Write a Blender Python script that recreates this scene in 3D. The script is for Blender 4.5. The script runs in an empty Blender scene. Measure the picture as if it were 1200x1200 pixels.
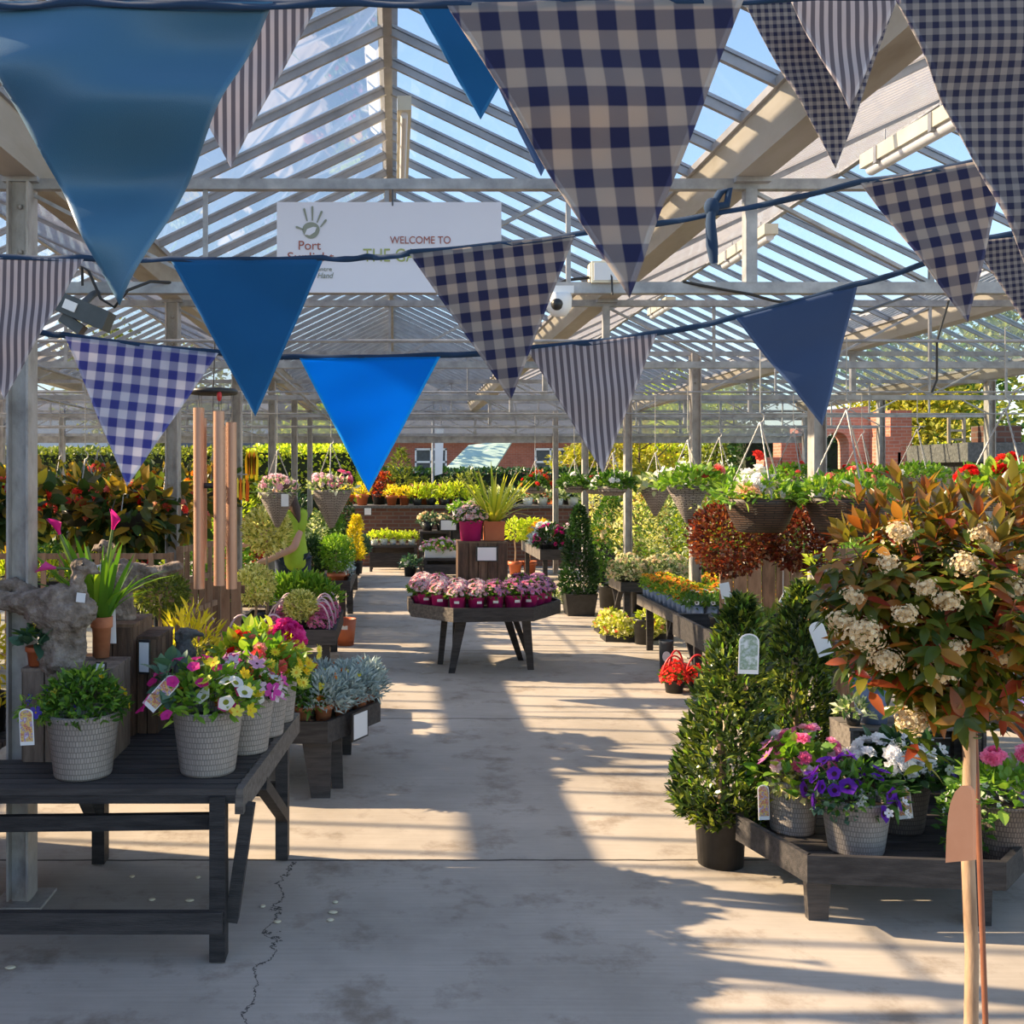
import bpy, math, random
import numpy as np
from mathutils import Vector, Matrix, noise as mnoise
rng = np.random.default_rng(11)
random.seed(5)
SC = bpy.context.scene
COL = SC.collection
PI = math.pi
# ---- photograph geometry: eye at (0,0,H) looking along +Y, horizon and vanishing point at pixel (CX,CY)
FPX, CX, CY, H = 1200.0, 462.0, 560.0, 1.7
def P(px, py, Y): return np.array([(px - CX) * Y / FPX, Y, H - (py - CY) * Y / FPX])
def XA(px, Y): return (px - CX) * Y / FPX
def ZA(py, Y): return H - (py - CY) * Y / FPX
def FY(py): return FPX * H / (py - CY)
def nrm(a):
    a = np.asarray(a, float)
    return a / np.maximum(np.linalg.norm(a, axis=-1, keepdims=True), 1e-9)

class MB:
    """collects polygons; build() links them as ONE mesh object"""
    def __init__(s):
        s.v, s.uv, s.n = [], [], 0
        s.li, s.cnt, s.mi, s.rn, s.sm = [], [], [], [], []
    def raw(s, v, f, mat=0, rnd=None, smooth=False, uv=None):
        v = np.asarray(v, float).reshape(-1, 3)
        if isinstance(f, np.ndarray):
            k = f.shape[1]; m = f.shape[0]
            s.li.append((f + s.n).ravel()); s.cnt.append(np.full(m, k))
        else:
            m = len(f)
            s.li.append(np.array([i + s.n for q in f for i in q], dtype=np.int64)); s.cnt.append(np.array([len(q) for q in f]))
        s.mi.append(np.full(m, mat) if np.isscalar(mat) else np.asarray(mat))
        r = rng.random() if rnd is None else rnd
        s.rn.append(np.full(m, r) if np.isscalar(r) else np.asarray(r))
        s.sm.append(np.full(m, smooth))
        s.v.append(v); s.uv.append(np.zeros((len(v), 2)) if uv is None else np.asarray(uv, float))
        s.n += len(v)
        return s
    def hexa(s, c8, mat=0, rnd=None):
        return s.raw(c8, [(0, 3, 2, 1), (4, 5, 6, 7), (0, 1, 5, 4), (1, 2, 6, 5), (2, 3, 7, 6), (3, 0, 4, 7)], mat, rnd)
    def box(s, c, d, rz=0.0, mat=0, rot=None, rnd=None):
        c = np.asarray(c, float); x, y, z = np.asarray(d, float) / 2
        v = np.array([(-x, -y, -z), (x, -y, -z), (x, y, -z), (-x, y, -z), (-x, -y, z), (x, -y, z), (x, y, z), (-x, y, z)])
        if rot is not None: v = v @ np.array(rot).T
        if rz:
            a, b = math.cos(rz), math.sin(rz); v = v @ np.array([[a, -b, 0], [b, a, 0], [0, 0, 1]]).T
        return s.hexa(v + c, mat, rnd)
    def beam(s, p, q, w, h, mat=0, up=(0, 0, 1), rnd=None):
        """rectangular bar from p to q: w across, h along up"""
        p, q = np.asarray(p, float), np.asarray(q, float)
        d = nrm(q - p); u = np.asarray(up, float)
        if abs(np.dot(d, u)) > .97: u = np.array([0, 1.0, 0])
        x = nrm(np.cross(d, u)); u = np.cross(x, d)
        o = [(-w / 2, -h / 2), (w / 2, -h / 2), (w / 2, h / 2), (-w / 2, h / 2)]
        return s.hexa([p + x * a + u * b for a, b in o] + [q + x * a + u * b for a, b in o], mat, rnd)
    def tube(s, path, r, n=8, mat=0, cap=True, smooth=True, rnd=None):
        path = np.asarray(path, float); k = len(path)
        r = np.full(k, r) if np.isscalar(r) else np.asarray(r, float)
        t = nrm(np.gradient(path, axis=0)) if k > 1 else None
        ref = np.array([0, 0, 1.0]) if abs(t[0][2]) < .9 else np.array([1.0, 0, 0])
        x = nrm(np.cross(t[0], ref)); vs = []
        a = np.arange(n) * 2 * PI / n
        for i in range(k):
            x = nrm(x - t[i] * np.dot(x, t[i])); y = np.cross(t[i], x)
            vs.append(path[i] + r[i] * (np.cos(a)[:, None] * x + np.sin(a)[:, None] * y))
        v = np.concatenate(vs)
        i = np.arange(k - 1)[:, None] * n; j = np.arange(n)[None]; j2 = (j + 1) % n
        f = np.stack([i + j, i + j2, i + n + j2, i + n + j], -1).reshape(-1, 4)
        s.raw(v, f, mat, rnd, smooth)
        if cap:
            s.raw(vs[0], [tuple(range(n))[::-1]], mat, rnd); s.raw(vs[-1], [tuple(range(n))], mat, rnd)
        return s
    def lathe(s, prof, n=28, c=(0, 0, 0), mat=0, smooth=True, rnd=None, wob=0.0, mats=None):
        """profile [(r,z)...] turned about z; uv = (metres round, metres up)"""
        a = np.linspace(0, 2 * PI, n + 1); k = len(prof); vs, us = [], []
        rr = max(p[0] for p in prof); L = 0
        for i, (r, z) in enumerate(prof):
            if i: L += math.hypot(r - prof[i - 1][0], z - prof[i - 1][1])
            w = r * (1 + wob * np.sin(a * 9 + z * 40))
            vs.append(np.stack([c[0] + w * np.cos(a), c[1] + w * np.sin(a), np.full(n + 1, c[2] + z)], -1))
            us.append(np.stack([a * rr, np.full(n + 1, L)], -1))
        i = np.arange(k - 1)[:, None] * (n + 1); j = np.arange(n)[None]
        f = np.stack([i + j, i + j + 1, i + n + 2 + j, i + n + 1 + j], -1).reshape(-1, 4)
        m = mat if mats is None else np.repeat(np.asarray(mats), n)
        return s.raw(np.concatenate(vs), f, m, rnd, smooth, np.concatenate(us))
    def prism(s, pts, z0, z1, mat=0, axis='z', rnd=None):
        """outline pts extruded: axis z -> pts are (x,y); axis y -> pts are (x,z); axis x -> pts are (y,z)"""
        n = len(pts)
        mk = {'z': lambda p, h: (p[0], p[1], h), 'y': lambda p, h: (p[0], h, p[1]), 'x': lambda p, h: (h, p[0], p[1])}[axis]
        v = [mk(p, z0) for p in pts] + [mk(p, z1) for p in pts]
        f = [tuple(range(n))[::-1], tuple(range(n, 2 * n))] + [(i, (i + 1) % n, n + (i + 1) % n, n + i) for i in range(n)]
        return s.raw(v, f, mat, rnd)
    def ball(s, c, r, n=10, m=7, mat=0, rnd=None):
        r = np.array([r] * 3) if np.isscalar(r) else np.asarray(r, float)
        th = np.linspace(0, PI, m); a = np.arange(n) * 2 * PI / n
        v = np.stack([np.sin(th)[:, None] * np.cos(a), np.sin(th)[:, None] * np.sin(a), np.repeat(np.cos(th)[:, None], n, 1)], -1).reshape(-1, 3) * r + np.asarray(c, float)
        i = np.arange(m - 1)[:, None] * n; j = np.arange(n)[None]; j2 = (j + 1) % n
        return s.raw(v, np.stack([i + j, i + n + j, i + n + j2, i + j2], -1).reshape(-1, 4), mat, rnd, True)
    def scatter(s, T, pos, d, up, sc, rnd=None, mat=None, smooth=False):
        """one copy of template T=(verts, faces list of arrays, mats) at each pos, x axis along d, z axis towards up"""
        V, FL, ML = T
        pos = np.asarray(pos, float); N = len(pos)
        if N == 0: return s
        x = nrm(d); up = np.broadcast_to(np.asarray(up, float), x.shape)
        y = nrm(np.cross(up, x) + 1e-6); z = np.cross(x, y)
        sc = np.broadcast_to(np.asarray(sc, float), (N,))[:, None, None]
        v = pos[:, None] + sc * (V[None, :, 0:1] * x[:, None] + V[None, :, 1:2] * y[:, None] + V[None, :, 2:3] * z[:, None])
        k = len(V); base = np.arange(N) * k
        rnd = rng.random(N) if rnd is None else np.broadcast_to(rnd, (N,))
        first = True
        for F, m in zip(FL, ML):
            F = np.asarray(F)
            ff = (F[None] + base[:, None, None]).reshape(-1, F.shape[1])
            rr = np.repeat(rnd, len(F)); mm = m if mat is None else mat
            if first: s.raw(v.reshape(-1, 3), ff, mm, rr, smooth); first = False; n0 = s.n - N * k
            else:
                s.li.append((ff + n0).ravel()); s.cnt.append(np.full(len(ff), F.shape[1])); s.mi.append(np.full(len(ff), mm)); s.rn.append(rr); s.sm.append(np.full(len(ff), smooth))
        return s
    def moved(s, loc=(0, 0, 0), rz=0.0, sc=1.0):
        a, b = math.cos(rz), math.sin(rz); R = np.array([[a, -b, 0], [b, a, 0], [0, 0, 1]])
        s.v = [(v * sc) @ R.T + np.asarray(loc, float) for v in s.v]; return s
    def mesh(s, name, mats):
        me = bpy.data.meshes.new(name)
        v = np.concatenate(s.v); li = np.concatenate(s.li).astype(np.int32); cnt = np.concatenate(s.cnt).astype(np.int32)
        me.vertices.add(len(v)); me.vertices.foreach_set('co', v.astype(np.float32).ravel())
        me.loops.add(len(li)); me.loops.foreach_set('vertex_index', li)
        me.polygons.add(len(cnt)); me.polygons.foreach_set('loop_start', np.concatenate([[0], np.cumsum(cnt)[:-1]]).astype(np.int32))
        me.polygons.foreach_set('material_index', np.concatenate(s.mi).astype(np.int32))
        me.polygons.foreach_set('use_smooth', np.concatenate(s.sm).astype(bool))
        uv = np.concatenate(s.uv)
        if uv.any():
            l = me.uv_layers.new(name='UVMap'); l.data.foreach_set('uv', uv[li].astype(np.float32).ravel())
        at = me.attributes.new('rnd', 'FLOAT', 'FACE'); at.data.foreach_set('value', np.concatenate(s.rn).astype(np.float32))
        me.update(calc_edges=True)
        for m in (mats if isinstance(mats, (list, tuple)) else [mats]): me.materials.append(m)
        return me
    def build(s, name, mats, parent=None, loc=None, label=None):
        o = bpy.data.objects.new(name, s.mesh(name, mats)); COL.objects.link(o)
        if parent is not None: o.parent = parent
        if loc is not None: o.location = loc
        if label: o['label'] = label
        return o

def tag(o, label, cat, group=None):
    o['label'] = label; o['category'] = cat
    if group: o['group'] = group
    return o
def thing(name, label, cat, loc=(0, 0, 0), group=None, rz=0.0):
    o = bpy.data.objects.new(name, None); COL.objects.link(o); o.empty_display_size = .05
    o.location = loc; o.rotation_euler = (0, 0, rz)
    return tag(o, label, cat, group)
def struct(o, kind='structure'):
    o['kind'] = kind; return o
def clone(root, loc, label=None, rz=0.0, sc=1.0, group=None):
    r = root.copy(); COL.objects.link(r)
    r.location = loc; r.rotation_euler = (0, 0, rz); r.scale = (sc, sc, sc)
    if label: r['label'] = label
    if group: r['group'] = group
    for ch in root.children:
        c = ch.copy(); COL.objects.link(c); c.parent = r
        for g in ch.children:
            d = g.copy(); COL.objects.link(d); d.parent = c
    return r
ORD = 'first second third fourth fifth sixth seventh eighth ninth tenth eleventh twelfth thirteenth fourteenth fifteenth sixteenth'.split()

# ---------------------------------------------------------------- materials
def new_mat(name):
    m = bpy.data.materials.new(name); m.use_nodes = True
    nt = m.node_tree; nt.nodes.clear()
    return m, nt.nodes, nt.links
def N(nodes, t, **kw):
    n = nodes.new(t)
    for k, v in kw.items():
        if k in n.inputs: n.inputs[k].default_value = v
        else: setattr(n, k, v)
    return n
def c4(c): return (c[0], c[1], c[2], 1.0)
def ramp(nodes, cols, pos=None):
    r = nodes.new('ShaderNodeValToRGB'); e = r.color_ramp.elements
    pos = pos or [i / max(1, len(cols) - 1) for i in range(len(cols))]
    while len(e) < len(cols): e.new(.5)
    for i, (c, p) in enumerate(zip(cols, pos)): e[i].position = p; e[i].color = c4(c)
    return r
def surf(name, cols, rough=.6, metal=0.0, scale=8.0, stretch=(1, 1, 1), bump=0.0, bscale=None, detail=5, spec=.5, pos=None, rndmix=0.0, trans=0.0):
    """noise-mottled solid surface in object space"""
    m, n, l = new_mat(name)
    out = n.new('ShaderNodeOutputMaterial'); b = N(n, 'ShaderNodeBsdfPrincipled', Roughness=rough, Metallic=metal)
    b.inputs['Specular IOR Level'].default_value = spec
    tc = n.new('ShaderNodeTexCoord'); mp = n.new('ShaderNodeMapping'); mp.inputs['Scale'].default_value = stretch
    l.new(tc.outputs['Object'], mp.inputs['Vector'])
    nz = N(n, 'ShaderNodeTexNoise', Scale=scale, Detail=detail, Roughness=.6); l.new(mp.outputs[0], nz.inputs['Vector'])
    r = ramp(n, cols, pos)
    if pos is None and len(cols) > 1:
        for i, e in enumerate(r.color_ramp.elements): e.position = .3 + .4 * i / (len(cols) - 1)
    fac = nz.outputs[0]
    if rndmix:
        at = N(n, 'ShaderNodeAttribute', attribute_name='rnd'); mx = n.new('ShaderNodeMath'); mx.operation = 'MULTIPLY_ADD'
        l.new(at.outputs['Fac'], mx.inputs[0]); mx.inputs[1].default_value = rndmix
        m2 = n.new('ShaderNodeMath'); m2.operation = 'SUBTRACT'; l.new(fac, m2.inputs[0]); m2.inputs[1].default_value = rndmix / 2
        l.new(m2.outputs[0], mx.inputs[2]); fac = mx.outputs[0]
    l.new(fac, r.inputs[0]); l.new(r.outputs[0], b.inputs['Base Color'])
    if bump:
        nb = N(n, 'ShaderNodeTexNoise', Scale=bscale or scale * 3, Detail=6); l.new(mp.outputs[0], nb.inputs['Vector'])
        bp = N(n, 'ShaderNodeBump', Strength=bump, Distance=.02); l.new(nb.outputs[0], bp.inputs['Height']); l.new(bp.outputs[0], b.inputs['Normal'])
    sh = b.outputs[0]
    if trans:
        t = n.new('ShaderNodeBsdfTranslucent'); l.new(r.outputs[0], t.inputs[0]); mxs = N(n, 'ShaderNodeMixShader', Fac=trans)
        l.new(sh, mxs.inputs[1]); l.new(t.outputs[0], mxs.inputs[2]); sh = mxs.outputs[0]
    l.new(sh, out.inputs[0]); return m
def leafm(name, cols, rough=.42, transl=.4, spec=.5, pos=None, tint=(1.35, 1.35, .5)):
    """leaf or petal: colour by each leaf's own random value; part of the light passes through"""
    cols = [tuple(min(.9, v * 1.22) for v in c) for c in cols]
    m, n, l = new_mat(name)
    out = n.new('ShaderNodeOutputMaterial'); b = N(n, 'ShaderNodeBsdfPrincipled', Roughness=rough); b.inputs['Specular IOR Level'].default_value = spec
    at = N(n, 'ShaderNodeAttribute', attribute_name='rnd'); r = ramp(n, cols, pos); l.new(at.outputs['Fac'], r.inputs[0])
    l.new(r.outputs[0], b.inputs['Base Color'])
    t = n.new('ShaderNodeBsdfTranslucent')
    mu = n.new('ShaderNodeMixRGB'); mu.blend_type = 'MULTIPLY'; mu.inputs[0].default_value = 1; mu.inputs[2].default_value = c4(tint)
    l.new(r.outputs[0], mu.inputs[1]); l.new(mu.outputs[0], t.inputs[0])
    mx = N(n, 'ShaderNodeMixShader', Fac=transl); l.new(b.outputs[0], mx.inputs[1]); l.new(t.outputs[0], mx.inputs[2]); l.new(mx.outputs[0], out.inputs[0])
    return m
def petal(name, cols, pos=None, transl=.45): return leafm(name, cols, .55, transl, .3, pos, (1.15, 1.1, 1.1))
def uvbrick(name, c1, c2, cm, w, h, mort=.01, rough=.8, bump=.5, scale=1.0, off=.5, uv=True, metal=0.0, vary=.5):
    m, n, l = new_mat(name)
    out = n.new('ShaderNodeOutputMaterial'); b = N(n, 'ShaderNodeBsdfPrincipled', Roughness=rough, Metallic=metal)
    tc = n.new('ShaderNodeTexCoord'); vec = tc.outputs['UV']
    if not uv:   # box-free wall mapping: horizontal run = x + y, vertical = z
        sp = n.new('ShaderNodeSeparateXYZ'); l.new(tc.outputs['Object'], sp.inputs[0])
        ad = n.new('ShaderNodeMath'); ad.operation = 'ADD'; l.new(sp.outputs[0], ad.inputs[0]); l.new(sp.outputs[1], ad.inputs[1])
        cb = n.new('ShaderNodeCombineXYZ'); l.new(ad.outputs[0], cb.inputs[0]); l.new(sp.outputs[2], cb.inputs[1]); vec = cb.outputs[0]
    bk = N(n, 'ShaderNodeTexBrick', Scale=scale); bk.offset = off
    for k, v in (('Color1', c4(c1)), ('Color2', c4(c2)), ('Mortar', c4(cm)), ('Mortar Size', mort), ('Brick Width', w), ('Row Height', h), ('Mortar Smooth', .3), ('Bias', 0.0)): bk.inputs[k].default_value = v
    l.new(vec, bk.inputs['Vector']); nz = N(n, 'ShaderNodeTexNoise', Scale=3.0, Detail=4); l.new(tc.outputs['Object'], nz.inputs['Vector'])
    mu = n.new('ShaderNodeMixRGB'); mu.blend_type = 'OVERLAY'; mu.inputs[0].default_value = vary; l.new(bk.outputs['Color'], mu.inputs[1]); l.new(nz.outputs[0], mu.inputs[2])
    l.new(mu.outputs[0], b.inputs['Base Color'])
    if bump:
        bp = N(n, 'ShaderNodeBump', Strength=bump, Distance=.008); bp.invert = True; l.new(bk.outputs['Fac'], bp.inputs['Height']); l.new(bp.outputs[0], b.inputs['Normal'])
    l.new(b.outputs[0], out.inputs[0]); return m
def cloth(name, base, ink, fu=0.0, fv=0.0, transl=.45, rough=.75, du=.5, spec=.2):
    """woven cotton; fu/fv = repeats per metre across and down (0 = plain in that direction)"""
    m, n, l = new_mat(name)
    out = n.new('ShaderNodeOutputMaterial'); b = N(n, 'ShaderNodeBsdfPrincipled', Roughness=rough); b.inputs['Specular IOR Level'].default_value = spec
    b.inputs['Sheen Weight'].default_value = .15
    tc = n.new('ShaderNodeTexCoord'); sp = n.new('ShaderNodeSeparateXYZ'); l.new(tc.outputs['UV'], sp.inputs[0])
    def band(sock, f):
        mu = N(n, 'ShaderNodeMath', operation='MULTIPLY'); l.new(sock, mu.inputs[0]); mu.inputs[1].default_value = f
        fr = N(n, 'ShaderNodeMath', operation='PINGPONG'); l.new(mu.outputs[0], fr.inputs[0]); fr.inputs[1].default_value = .5
        mr = N(n, 'ShaderNodeMapRange'); l.new(fr.outputs[0], mr.inputs[0])
        mr.inputs[1].default_value = du / 2 - .02; mr.inputs[2].default_value = du / 2 + .02; mr.inputs[3].default_value = 0.0; mr.inputs[4].default_value = 1.0
        return mr.outputs[0]
    fac = None
    if fu and fv:
        ad = N(n, 'ShaderNodeMath', operation='ADD'); l.new(band(sp.outputs[0], fu), ad.inputs[0]); l.new(band(sp.outputs[1], fv), ad.inputs[1])
        hf = N(n, 'ShaderNodeMath', operation='MULTIPLY'); l.new(ad.outputs[0], hf.inputs[0]); hf.inputs[1].default_value = .5; fac = hf.outputs[0]
    elif fu: fac = band(sp.outputs[0], fu)
    mx = n.new('ShaderNodeMixRGB'); mx.inputs[1].default_value = c4(base); mx.inputs[2].default_value = c4(ink)
    if fac is not None: l.new(fac, mx.inputs[0])
    else:
        nz = N(n, 'ShaderNodeTexNoise', Scale=6.0, Detail=3); l.new(tc.outputs['UV'], nz.inputs['Vector']); l.new(nz.outputs[0], mx.inputs[0])
    l.new(mx.outputs[0], b.inputs['Base Color'])
    wv = N(n, 'ShaderNodeTexNoise', Scale=900.0, Detail=1); l.new(tc.outputs['UV'], wv.inputs['Vector'])
    bp = N(n, 'ShaderNodeBump', Strength=.25, Distance=.001); l.new(wv.outputs[0], bp.inputs['Height']); l.new(bp.outputs[0], b.inputs['Normal'])
    t = n.new('ShaderNodeBsdfTranslucent'); l.new(mx.outputs[0], t.inputs[0])
    ms = N(n, 'ShaderNodeMixShader', Fac=transl); l.new(b.outputs[0], ms.inputs[1]); l.new(t.outputs[0], ms.inputs[2]); l.new(ms.outputs[0], out.inputs[0])
    return m
def glassm(name, tint, haze=.08, gloss=.1, hazecol=(.8, .85, .9), dirt=.1):
    m, n, l = new_mat(name)
    out = n.new('ShaderNodeOutputMaterial'); tr = n.new('ShaderNodeBsdfTransparent'); tr.inputs[0].default_value = c4(tint)
    df = n.new('ShaderNodeBsdfDiffuse'); df.inputs[0].default_value = c4(hazecol); tl = n.new('ShaderNodeBsdfTranslucent'); tl.inputs[0].default_value = c4(hazecol)
    a = N(n, 'ShaderNodeMixShader', Fac=.6); l.new(df.outputs[0], a.inputs[1]); l.new(tl.outputs[0], a.inputs[2])
    tc = n.new('ShaderNodeTexCoord'); nz = N(n, 'ShaderNodeTexNoise', Scale=2.2, Detail=6, Roughness=.65); l.new(tc.outputs['Object'], nz.inputs['Vector'])
    mr = n.new('ShaderNodeMapRange'); l.new(nz.outputs[0], mr.inputs[0]); mr.inputs[1].default_value = .4; mr.inputs[2].default_value = .75; mr.inputs[3].default_value = haze; mr.inputs[4].default_value = haze + dirt
    b = N(n, 'ShaderNodeMixShader'); l.new(mr.outputs[0], b.inputs[0]); l.new(tr.outputs[0], b.inputs[1]); l.new(a.outputs[0], b.inputs[2])
    g = N(n, 'ShaderNodeBsdfGlossy', Roughness=.03); fr = N(n, 'ShaderNodeFresnel', IOR=1.45); mu = N(n, 'ShaderNodeMath', operation='MULTIPLY'); l.new(fr.outputs[0], mu.inputs[0]); mu.inputs[1].default_value = gloss * 6
    c = N(n, 'ShaderNodeMixShader'); l.new(mu.outputs[0], c.inputs[0]); l.new(b.outputs[0], c.inputs[1]); l.new(g.outputs[0], c.inputs[2]); l.new(c.outputs[0], out.inputs[0])
    return m

# ---------------------------------------------------------------- leaf and flower shapes (x along, y across, z up; unit length)
def T_leaf(w=.42, fold=.12, bend=.18, rows=4, tip=0.0):
    ts = np.linspace(0, 1, rows + 1); V = []
    for t in ts:
        hw = w / 2 * (math.sin(PI * min(1, t ** .8)) ** .8 if 0 < t < 1 else .04)
        z = -bend * t * t
        V += [(t, hw, z + fold * hw * 2), (t, 0, z), (t, -hw, z + fold * hw * 2)]
    F = []
    for i in range(rows): F += [(3 * i, 3 * i + 1, 3 * i + 4, 3 * i + 3), (3 * i + 1, 3 * i + 2, 3 * i + 5, 3 * i + 4)]
    return (np.array(V), [np.array(F)], [0])
def T_dia(w=.5, fold=.12): # two folded triangles: a small far leaf
    return (np.array([(0, 0, 0), (.5, w / 2, fold), (1, 0, -.05), (.5, -w / 2, fold)]), [np.array([(0, 2, 1), (0, 3, 2)])], [0])
def T_blade(w=.06, bend=.5, rows=5):
    ts = np.linspace(0, 1, rows + 1); V = []; F = []
    for t in ts:
        hw = w / 2 * (1 - t ** 2.2) ** .7 + .002
        V += [(t * (1 - .25 * bend * t), hw, -bend * t * t), (t * (1 - .25 * bend * t), -hw, -bend * t * t)]
    for i in range(rows): F.append((2 * i, 2 * i + 1, 2 * i + 3, 2 * i + 2))
    return (np.array(V), [np.array(F)], [0])
def T_flower(np_=5, w=.75, cup=.25, centre=.18, cm=1, rows=2):
    """open flower facing +x, unit radius: petals (mat 0) and a centre (mat cm)"""
    V = []; F = []
    for k in range(np_):
        a = 2 * PI * k / np_
        for t, hw in ((.08, .12), (.6, w / 2), (1.0, w / 2 * .55)):
            c, s_ = math.cos(a), math.sin(a)
            for sgn in (1, -1):
                V.append((cup * t * t + .02 * (k % 2), t * c - sgn * hw * s_, t * s_ + sgn * hw * c))
        b = 6 * k; F += [(b, b + 1, b + 3, b + 2), (b + 2, b + 3, b + 5, b + 4)]
    n0 = len(V); V.append((.12, 0, 0)); m = 6
    for k in range(m):
        a = 2 * PI * k / m; V.append((.05, centre * math.cos(a), centre * math.sin(a)))
    G = [(n0, n0 + 1 + k, n0 + 1 + (k + 1) % m) for k in range(m)]
    return (np.array(V, float), [np.array(F), np.array(G)], [0, cm])
def T_trumpet(): # petunia: ruffled disc with a dark throat
    V = [(-.35, 0, 0)]; m = 10
    for k in range(m):
        a = 2 * PI * k / m; V.append((-.05, .35 * math.cos(a), .35 * math.sin(a)))
    for k in range(m):
        a = 2 * PI * k / m; r = 1.0 if k % 2 == 0 else .86; V.append((.08 + (.06 if k % 2 else 0), r * math.cos(a), r * math.sin(a)))
    F = [(1 + k, 1 + (k + 1) % m, 11 + (k + 1) % m, 11 + k) for k in range(m)]
    G = [(0, 1 + k, 1 + (k + 1) % m) for k in range(m)]
    return (np.array(V, float), [np.array(F), np.array(G)], [0, 1])
def T_rosette(layers=((7, 1.0, .1), (6, .7, .35), (4, .4, .55))): # double bloom
    V = []; F = []
    for li, (k, r, x) in enumerate(layers):
        for j in range(k):
            a = 2 * PI * j / k + li * .5; hw = r * 2.0 / k * 1.4
            c, s_ = math.cos(a), math.sin(a); b = len(V)
            V += [(0, .08 * c, .08 * s_), (x + .12, .62 * r * c - hw * s_, .62 * r * s_ + hw * c), (x, r * c, r * s_), (x + .12, .62 * r * c + hw * s_, .62 * r * s_ - hw * c)]
            F.append((b, b + 3, b + 2, b + 1))
    return (np.array(V, float), [np.array(F)], [0])
LEAF, LEAFW, LEAFN, DIA, DIAW, DIAN = T_leaf(), T_leaf(.62, .1, .12), T_leaf(.24, .1, .25), T_dia(), T_dia(.75), T_dia(.26)
BLADE, BLADES = T_blade(), T_blade(.05, .12)
FL5, DAISY, TRUMP, ROSE = T_flower(), T_flower(11, .34, .12, .3), T_trumpet(), T_rosette()
# ---------------------------------------------------------------- material list
M = {}
M['blackwood'] = surf('blackened timber', [(.012, .011, .012), (.035, .031, .031), (.06, .052, .05)], .62, 0, 5, (1, 9, 9), .25, 30, rndmix=.25)
M['greywood'] = surf('weathered dark timber', [(.05, .042, .036), (.11, .092, .078), (.17, .145, .125)], .75, 0, 6, (1, 8, 8), .3, 30, rndmix=.3)
M['palewood'] = surf('weathered pale timber', [(.22, .17, .12), (.36, .29, .21), (.47, .39, .3)], .75, 0, 6, (6, 6, 1), .3, 30, rndmix=.3)
M['cratewood'] = surf('stained crate board', [(.055, .029, .017), (.12, .066, .038), (.19, .115, .068)], .7, 0, 5, (7, 7, 1), .3, 30, rndmix=.35)
M['oldcrate'] = surf('old crate board', [(.1, .072, .052), (.17, .125, .095), (.25, .19, .145)], .75, 0, 5, (7, 7, 1), .3, 30, rndmix=.3)
M['trellis'] = surf('brown trellis timber', [(.16, .085, .045), (.27, .15, .085), (.34, .2, .12)], .7, 0, 6, (5, 5, 1), .2, 30, rndmix=.3)
M['steel'] = surf('galvanised steel', [(.22, .225, .24), (.34, .345, .36), (.46, .465, .48)], .5, .25, 9, (1, 1, 1), .1, 40)
M['steelpost'] = surf('spangled post steel', [(.24, .22, .2), (.4, .375, .35), (.5, .475, .45)], .55, .2, 14, (1, 1, .6), .15, 60, pos=[.25, .5, .75])
M['alum'] = surf('dull aluminium bar', [(.28, .28, .29), (.42, .42, .44)], .45, .35, 6)
M['gutter'] = surf('stained gutter metal', [(.22, .19, .15), (.37, .345, .3), (.45, .43, .4)], .6, .1, 3, (1, .3, 1), .1, 20)
M['glass'] = glassm('roof glass', (.97, .985, 1.0), .015, .09, (.8, .85, .9), .07)
M['glassold'] = glassm('algae streaked glass', (.85, .93, .92), .2, .1, (.7, .78, .76), .25)
M['polygrey'] = glassm('grey polycarbonate', (.75, .78, .82), .45, .05, (.3, .32, .35), .15)
M['corru'] = glassm('corrugated plastic', (.8, .84, .9), .5, .04, (.5, .49, .5), .1)
M['white'] = surf('white plastic', [(.78, .78, .79), (.84, .84, .84)], .4, 0, 3)
M['lamp'] = surf('cream lamp housing', [(.68, .62, .45), (.78, .74, .6)], .4, 0, 3)
M['blackplastic'] = surf('black plastic', [(.012, .012, .013), (.03, .03, .032)], .42, 0, 20)
M['darkgrey'] = surf('dark grey metal', [(.04, .05, .055), (.08, .09, .1)], .45, 0, 8)
M['cable'] = surf('black cable', [(.015, .015, .015), (.02, .02, .02)], .5)
M['signboard'] = surf('white sign board', [(.67, .67, .75), (.72, .72, .79)], .5, 0, 1.5)
M['signred'] = surf('sign lettering red brown', [(.33, .09, .06), (.36, .1, .07)], .6)
M['signgreen'] = surf('sign lettering olive', [(.3, .35, .1), (.34, .39, .13)], .6)
M['signgrey'] = surf('sign hand grey green', [(.22, .24, .19), (.26, .28, .23)], .6)
M['petal_pale'] = surf('dry pale petal', [(.6, .52, .34), (.72, .66, .5)], .7, 0, 20)
M['paper'] = surf('white card', [(.74, .74, .76), (.8, .8, .8)], .6, 0, 3)
M['tagpic'] = surf('printed plant tag', [(.55, .5, .45), (.5, .08, .1), (.75, .6, .15), (.3, .15, .4), (.8, .78, .75)], .45, 0, 60, pos=[.3, .42, .5, .58, .7])
M['taggreen'] = surf('printed tag of clipped trees', [(.5, .58, .62), (.2, .3, .2), (.62, .68, .7)], .45, 0, 22, pos=[.35, .5, .62])
M['terra'] = surf('terracotta', [(.36, .11, .045), (.48, .17, .075), (.55, .23, .12)], .75, 0, 9, (1, 1, 1), .08)
M['terrapl'] = surf('terracotta plastic', [(.42, .1, .035), (.52, .14, .05)], .5, 0, 5)
M['pinkpot'] = surf('magenta plastic', [(.5, .02, .17), (.62, .035, .24)], .38, 0, 5, trans=.2)
M['bluepot'] = surf('blue grey pot', [(.14, .2, .32), (.24, .31, .43)], .45, 0, 8)
M['bluepotd'] = surf('slate blue planter', [(.1, .14, .25), (.15, .2, .33)], .55, 0, 12, bump=.1)
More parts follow.
